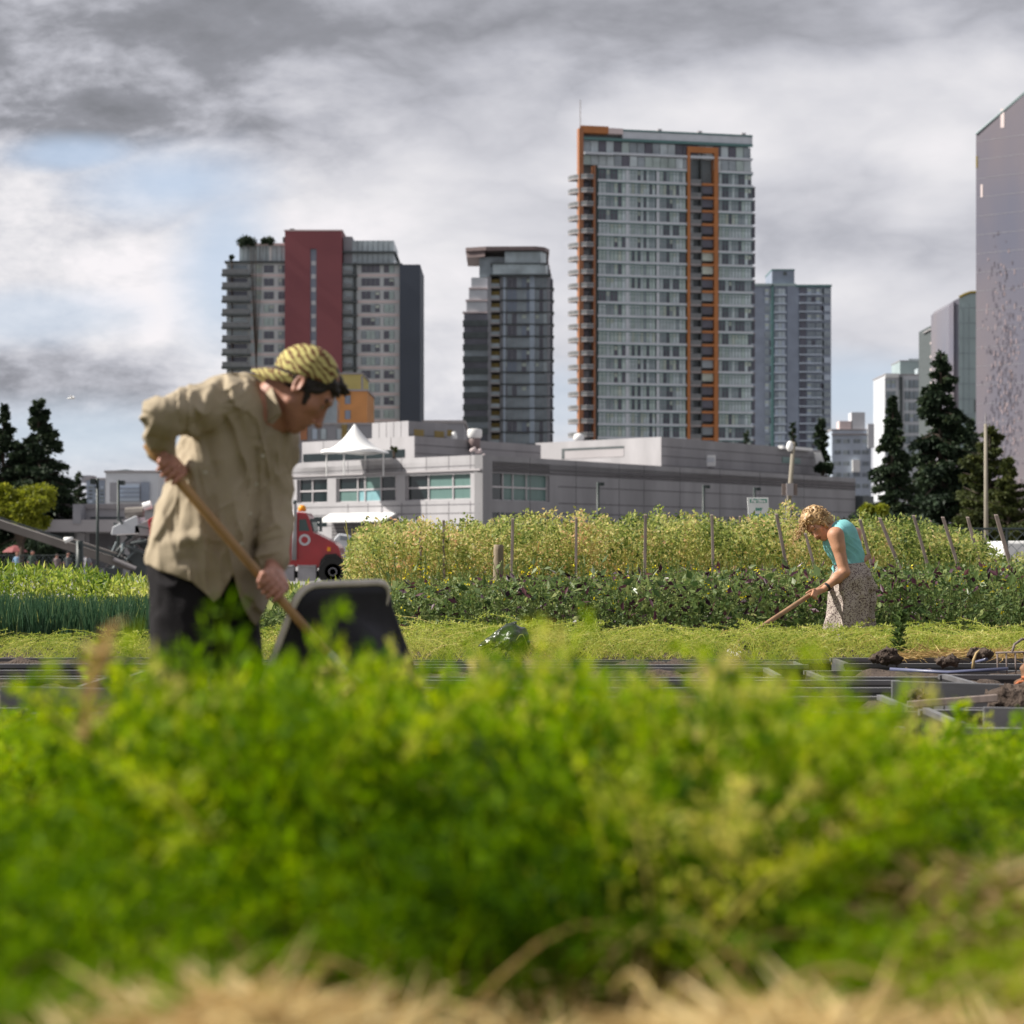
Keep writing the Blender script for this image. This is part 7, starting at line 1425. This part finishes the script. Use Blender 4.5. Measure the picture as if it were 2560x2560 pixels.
small_person(43, 128, 'person in a pale blue shirt standing beyond the fence at far left', 'cloth_blue', 'slab_dark', 'root', arm=.1); small_person(78, 120, 'dark haired person in a green top beyond the fence', 'cloth_green', 'trouser', 'hair_dark', .06); small_person(170, 130, 'person in dark clothes near the short green post', 'slab_dark', 'trouser', 'hair_dark')
small_person(216, 135, 'person in a grey top under the conveyor boom', 'mid_grey', 'blue_grey', 'hair_dark', .05); small_person(142, 140, 'person in a brown top in the shade of the low building', 'roof_brown', 'slab_dark', 'hair_dark')
um = empty('parasol', (xx(38, 135), 135, gz(135)), 'dull red market parasol at far left before the shop row', 'parasol'); mb = MB(); uh = zz(1363, 135)-gz(135); mb.lathe([(.80, uh-.45), (.78, uh-.4), (.45, uh-.15), (.03, uh)], 'umbrella_red', None, 8); mb.build('canopy', um); mb = MB(); mb.tube([Vector((0, 0, 0)), Vector((0, 0, uh))], .03, 'slab_dark', 6); mb.build('pole', um)
mb = MB(); c_ = P(178, 996, 60); tag(mb and None or empty('gull', tuple(c_), 'small white gull flying in the sky above the left trees', 'bird')) ; g_ = bpy.data.objects['gull']
Vv, Qv = nets([cone(Vector((-.09, 0, 0)), Vector((.07, 0, .01)), .02, .035, .02), cone(Vector((.07, 0, .02)), Vector((.11, 0, .025)), .022, .008, .01), cone(Vector((.02, 0, .02)), Vector((.03, -.16, .07)), .03, .018, .01, flat=(0, 0, 1), f=.4), cone(Vector((.03, -.16, .07)), Vector((-.03, -.34, .03)), .018, .006, .01, flat=(0, 0, 1), f=.4), cone(Vector((.02, 0, .02)), Vector((.03, .16, .07)), .03, .018, .01, flat=(0, 0, 1), f=.4), cone(Vector((.03, .16, .07)), Vector((-.03, .34, .03)), .018, .006, .01, flat=(0, 0, 1), f=.4)], .008, B=12); link('body', np_mesh('body', Vv, Qv, [MATS['tent']], smooth=True), g_)
# ================================================================== trees
def conifer(px, d_, top, wpx, label, seed, mat_='needle', n=26000, yb=1330, skew=0, sparse=.0, name='conifer', droop=.35, gap=.5, powr=.85):
    g = np.random.default_rng(seed); gz_ = gz(d_); H = zz(top, d_)-gz_; Rm = wpx/F*d_/2; t = empty(name, (xx(px, d_), d_, gz_), label, 'tree')
    mb = MB(); mb.tube([Vector((0, 0, 0)), Vector((skew*.3, 0, H*.5)), Vector((skew, 0, H*.98))], [H*.022, H*.014, .02], 'bark', 8)
    lv_ = Leaves(); nb = int(110*(1-sparse)); V_all = []
    for i in range(nb):
        f = (i+g.random())/nb; f = f**.9; z = H*(.10+.89*f); az = g.random()*6.28; Lb = 1.35*Rm*((1-f)**powr*(1.0-.25*(f < .12))+.04)*g.uniform(.5, 1.15)
        if g.random() < .10: Lb *= 1.35
        dr = np.array([math.cos(az), math.sin(az), 0]); up0 = .20+.25*f; c0 = np.array([skew*f, 0, z])
        mb.tube([Vector(c0), Vector(c0+dr*Lb*.5+[0, 0, Lb*up0*.35]), Vector(c0+dr*Lb+[0, 0, Lb*(up0-.0-droop)])], [.05*Lb/3+.015, .03, .01], 'bark', 4, caps=False)
        m_ = max(16, int(1.7*n/nb*(.25+1.5*Lb/Rm)*.8)); u_ = .12+.92*g.random(m_)**.75; sp_ = g.normal(size=m_)*Lb*.17*(1.15-u_*.6); hg = -np.abs(g.normal(size=m_))*Lb*.09
        sd = np.array([-dr[1], dr[0], 0]); pos = c0+dr*(u_*Lb)[:, None]+sd*sp_[:, None]+np.array([0, 0, 1])*(Lb*(up0*u_*.75-droop*u_**2)+hg)[:, None]
        ax_ = dr*.6+sd*np.sign(sp_)[:, None]*.5+np.array([0, 0, -.5])+g.normal(size=(m_, 3))*.45
        sz = H*.0145*g.uniform(.6, 1.5, m_); tint_ = np.clip(.42+.17*g.normal(size=m_)+.12*(u_-.5)+.12*g.normal(), 0, 1)
        global rng
        kp = rng; rng = g; lv_.leaves(pos, ax_, sz*1.5, sz*.62, tint_); rng = kp
    mb.build('trunk', t); o_ = lv_.build('crown', [MATS[mat_]], t); return t
conifer(2352, 118, 878, 205, 'tallest dark conifer with broad drooping limbs, right of the woman', 1, n=34000); conifer(2232, 108, 986, 120, 'slim dark conifer left of the tallest one', 2, n=26000); conifer(2424, 132, 1040, 120, 'dark conifer half hidden between tallest and golden ones', 3, n=16000)
conifer(2474, 100, 1064, 150, 'golden green columnar conifer behind the slim round pole', 4, 'needle_gold', n=30000, droop=.05, powr=.55); conifer(2522, 96, 1140, 100, 'shorter golden green conifer at the right edge', 5, 'needle_gold', n=20000, droop=.05, powr=.6); conifer(2580, 110, 1180, 90, 'dark conifer cut by the right edge of the picture', 9, n=9000)
conifer(2052, 230, 1042, 72, 'small open dark conifer on the roofline before the slate tower', 16, n=14000, powr=.7); conifer(1982, 240, 1052, 34, 'tiny conifer behind the wooden utility pole', 7, n=4000, sparse=.3); conifer(1866, 300, 1070, 26, 'tiny conifer at the foot of the tallest tower', 8, n=2500, sparse=.3)
conifer(96, 150, 994, 190, 'large dark conifer with a long right limb at left', 11, n=34000, powr=.75); conifer(8, 150, 1008, 130, 'dark conifer cut by the left edge of the picture', 12, n=20000, powr=.8); conifer(198, 170, 1178, 62, 'small cone shaped dark green tree left of the tall lamp post', 13, n=9000, droop=.05, powr=.6)
def bushy(name, px, d_, top, base, wpx, label, mat_, n, seed, trunk=True, blobs=9, lf=.25):
    g = np.random.default_rng(seed); gz_ = gz(d_); zt_ = zz(top, d_)-gz_; zb_ = max(.0, zz(base, d_)-gz_); W = wpx/F*d_/2; t = empty(name, (xx(px, d_), d_, gz_), label, 'tree' if trunk else 'shrub')
    cs = np.stack([g.uniform(-.75, .75, blobs)*W, g.uniform(-.6, .6, blobs)*W, zb_+(zt_-zb_)*g.uniform(.2, .82, blobs)], 1); rs = np.array([W*.36]*blobs)*g.uniform(.45, 1.25, blobs); rs = np.minimum(rs, (zt_-cs[:, 2])*1.05+.1)
    mb = MB(); mb.tube([Vector((0, 0, 0)), Vector((.1, 0, zb_*.6+.2)), Vector((0, 0, zb_+(zt_-zb_)*.4))], [.16, .12, .07], 'bark', 8)
    for c_ in cs: mb.tube([Vector((0, 0, zb_*.6+.2)), Vector(c_*[.5, .5, 1]+[0, 0, -.3]), Vector(c_)], [.07, .04, .015], 'bark', 5, caps=False)
    mb.build('trunk' if trunk else 'stem', t); lv_ = Leaves(); k = g.integers(0, blobs, n); dd = norm(g.normal(size=(n, 3))); rr_ = rs[k]*(.45+.65*g.random(n))*(1+.45*vnoise(dd*2.6+k[:, None]*3.0, 3)); pos = cs[k]+dd*rr_[:, None]*[1, 1, .85]
    global rng
    kp = rng; rng = g; lv_.leaves(pos, dd*.6+g.normal(size=(n, 3))*.7, lf*g.uniform(.6, 1.3, n), lf*.55, np.clip(.40+.16*g.normal(size=n)+.22*dd[:, 2]*0+.10*vnoise(pos*1.3, 4), 0, 1)); rng = kp
    lv_.build('crown' if trunk else 'foliage', [MATS[mat_]], t); return t
bushy('broadleaf_tree', 50, 110, 1208, 1330, 150, 'lime green broadleaf tree before the dark conifers at left', 'leaf_lime', 30000, 21, blobs=22, lf=.17)
bushy('broadleaf_tree', 140, 160, 1235, 1280, 90, 'olive bushy growth behind the low concrete building', 'needle_gold', 8000, 22, blobs=8)
bushy('shrub', 2185, 75, 1262, 1300, 60, 'yellow green shrub at the end of the grey wall', 'leaf_lime', 5000, 23, False, 7, .14)
bushy('shrub', 2215, 90, 1296, 1345, 260, 'dark low hedge at the foot of the conifers', 'needle', 14000, 24, False, 14, .2)
bushy('shrub', 640, 484, 594, 612, 96, 'dark rooftop hedge on the left of the red tower', 'needle', 3000, 25, False, 9, .5); bushy('shrub', 580, 484, 628, 656, 12, 'tiny rooftop shrub at the left corner of the red tower', 'needle', 500, 26, False, 4, .4)
bushy('shrub', 2060, 205, 1158, 1182, 50, 'dark shrub on the roof edge behind the white flue', 'needle', 2500, 27, False, 6, .25)
bushy('shrub', 985, 163, 1112, 1138, 16, 'potted plant beside the roof tent', 'needle_gold', 900, 28, False, 4, .12)
for n_ in ('roof_dome',): pass
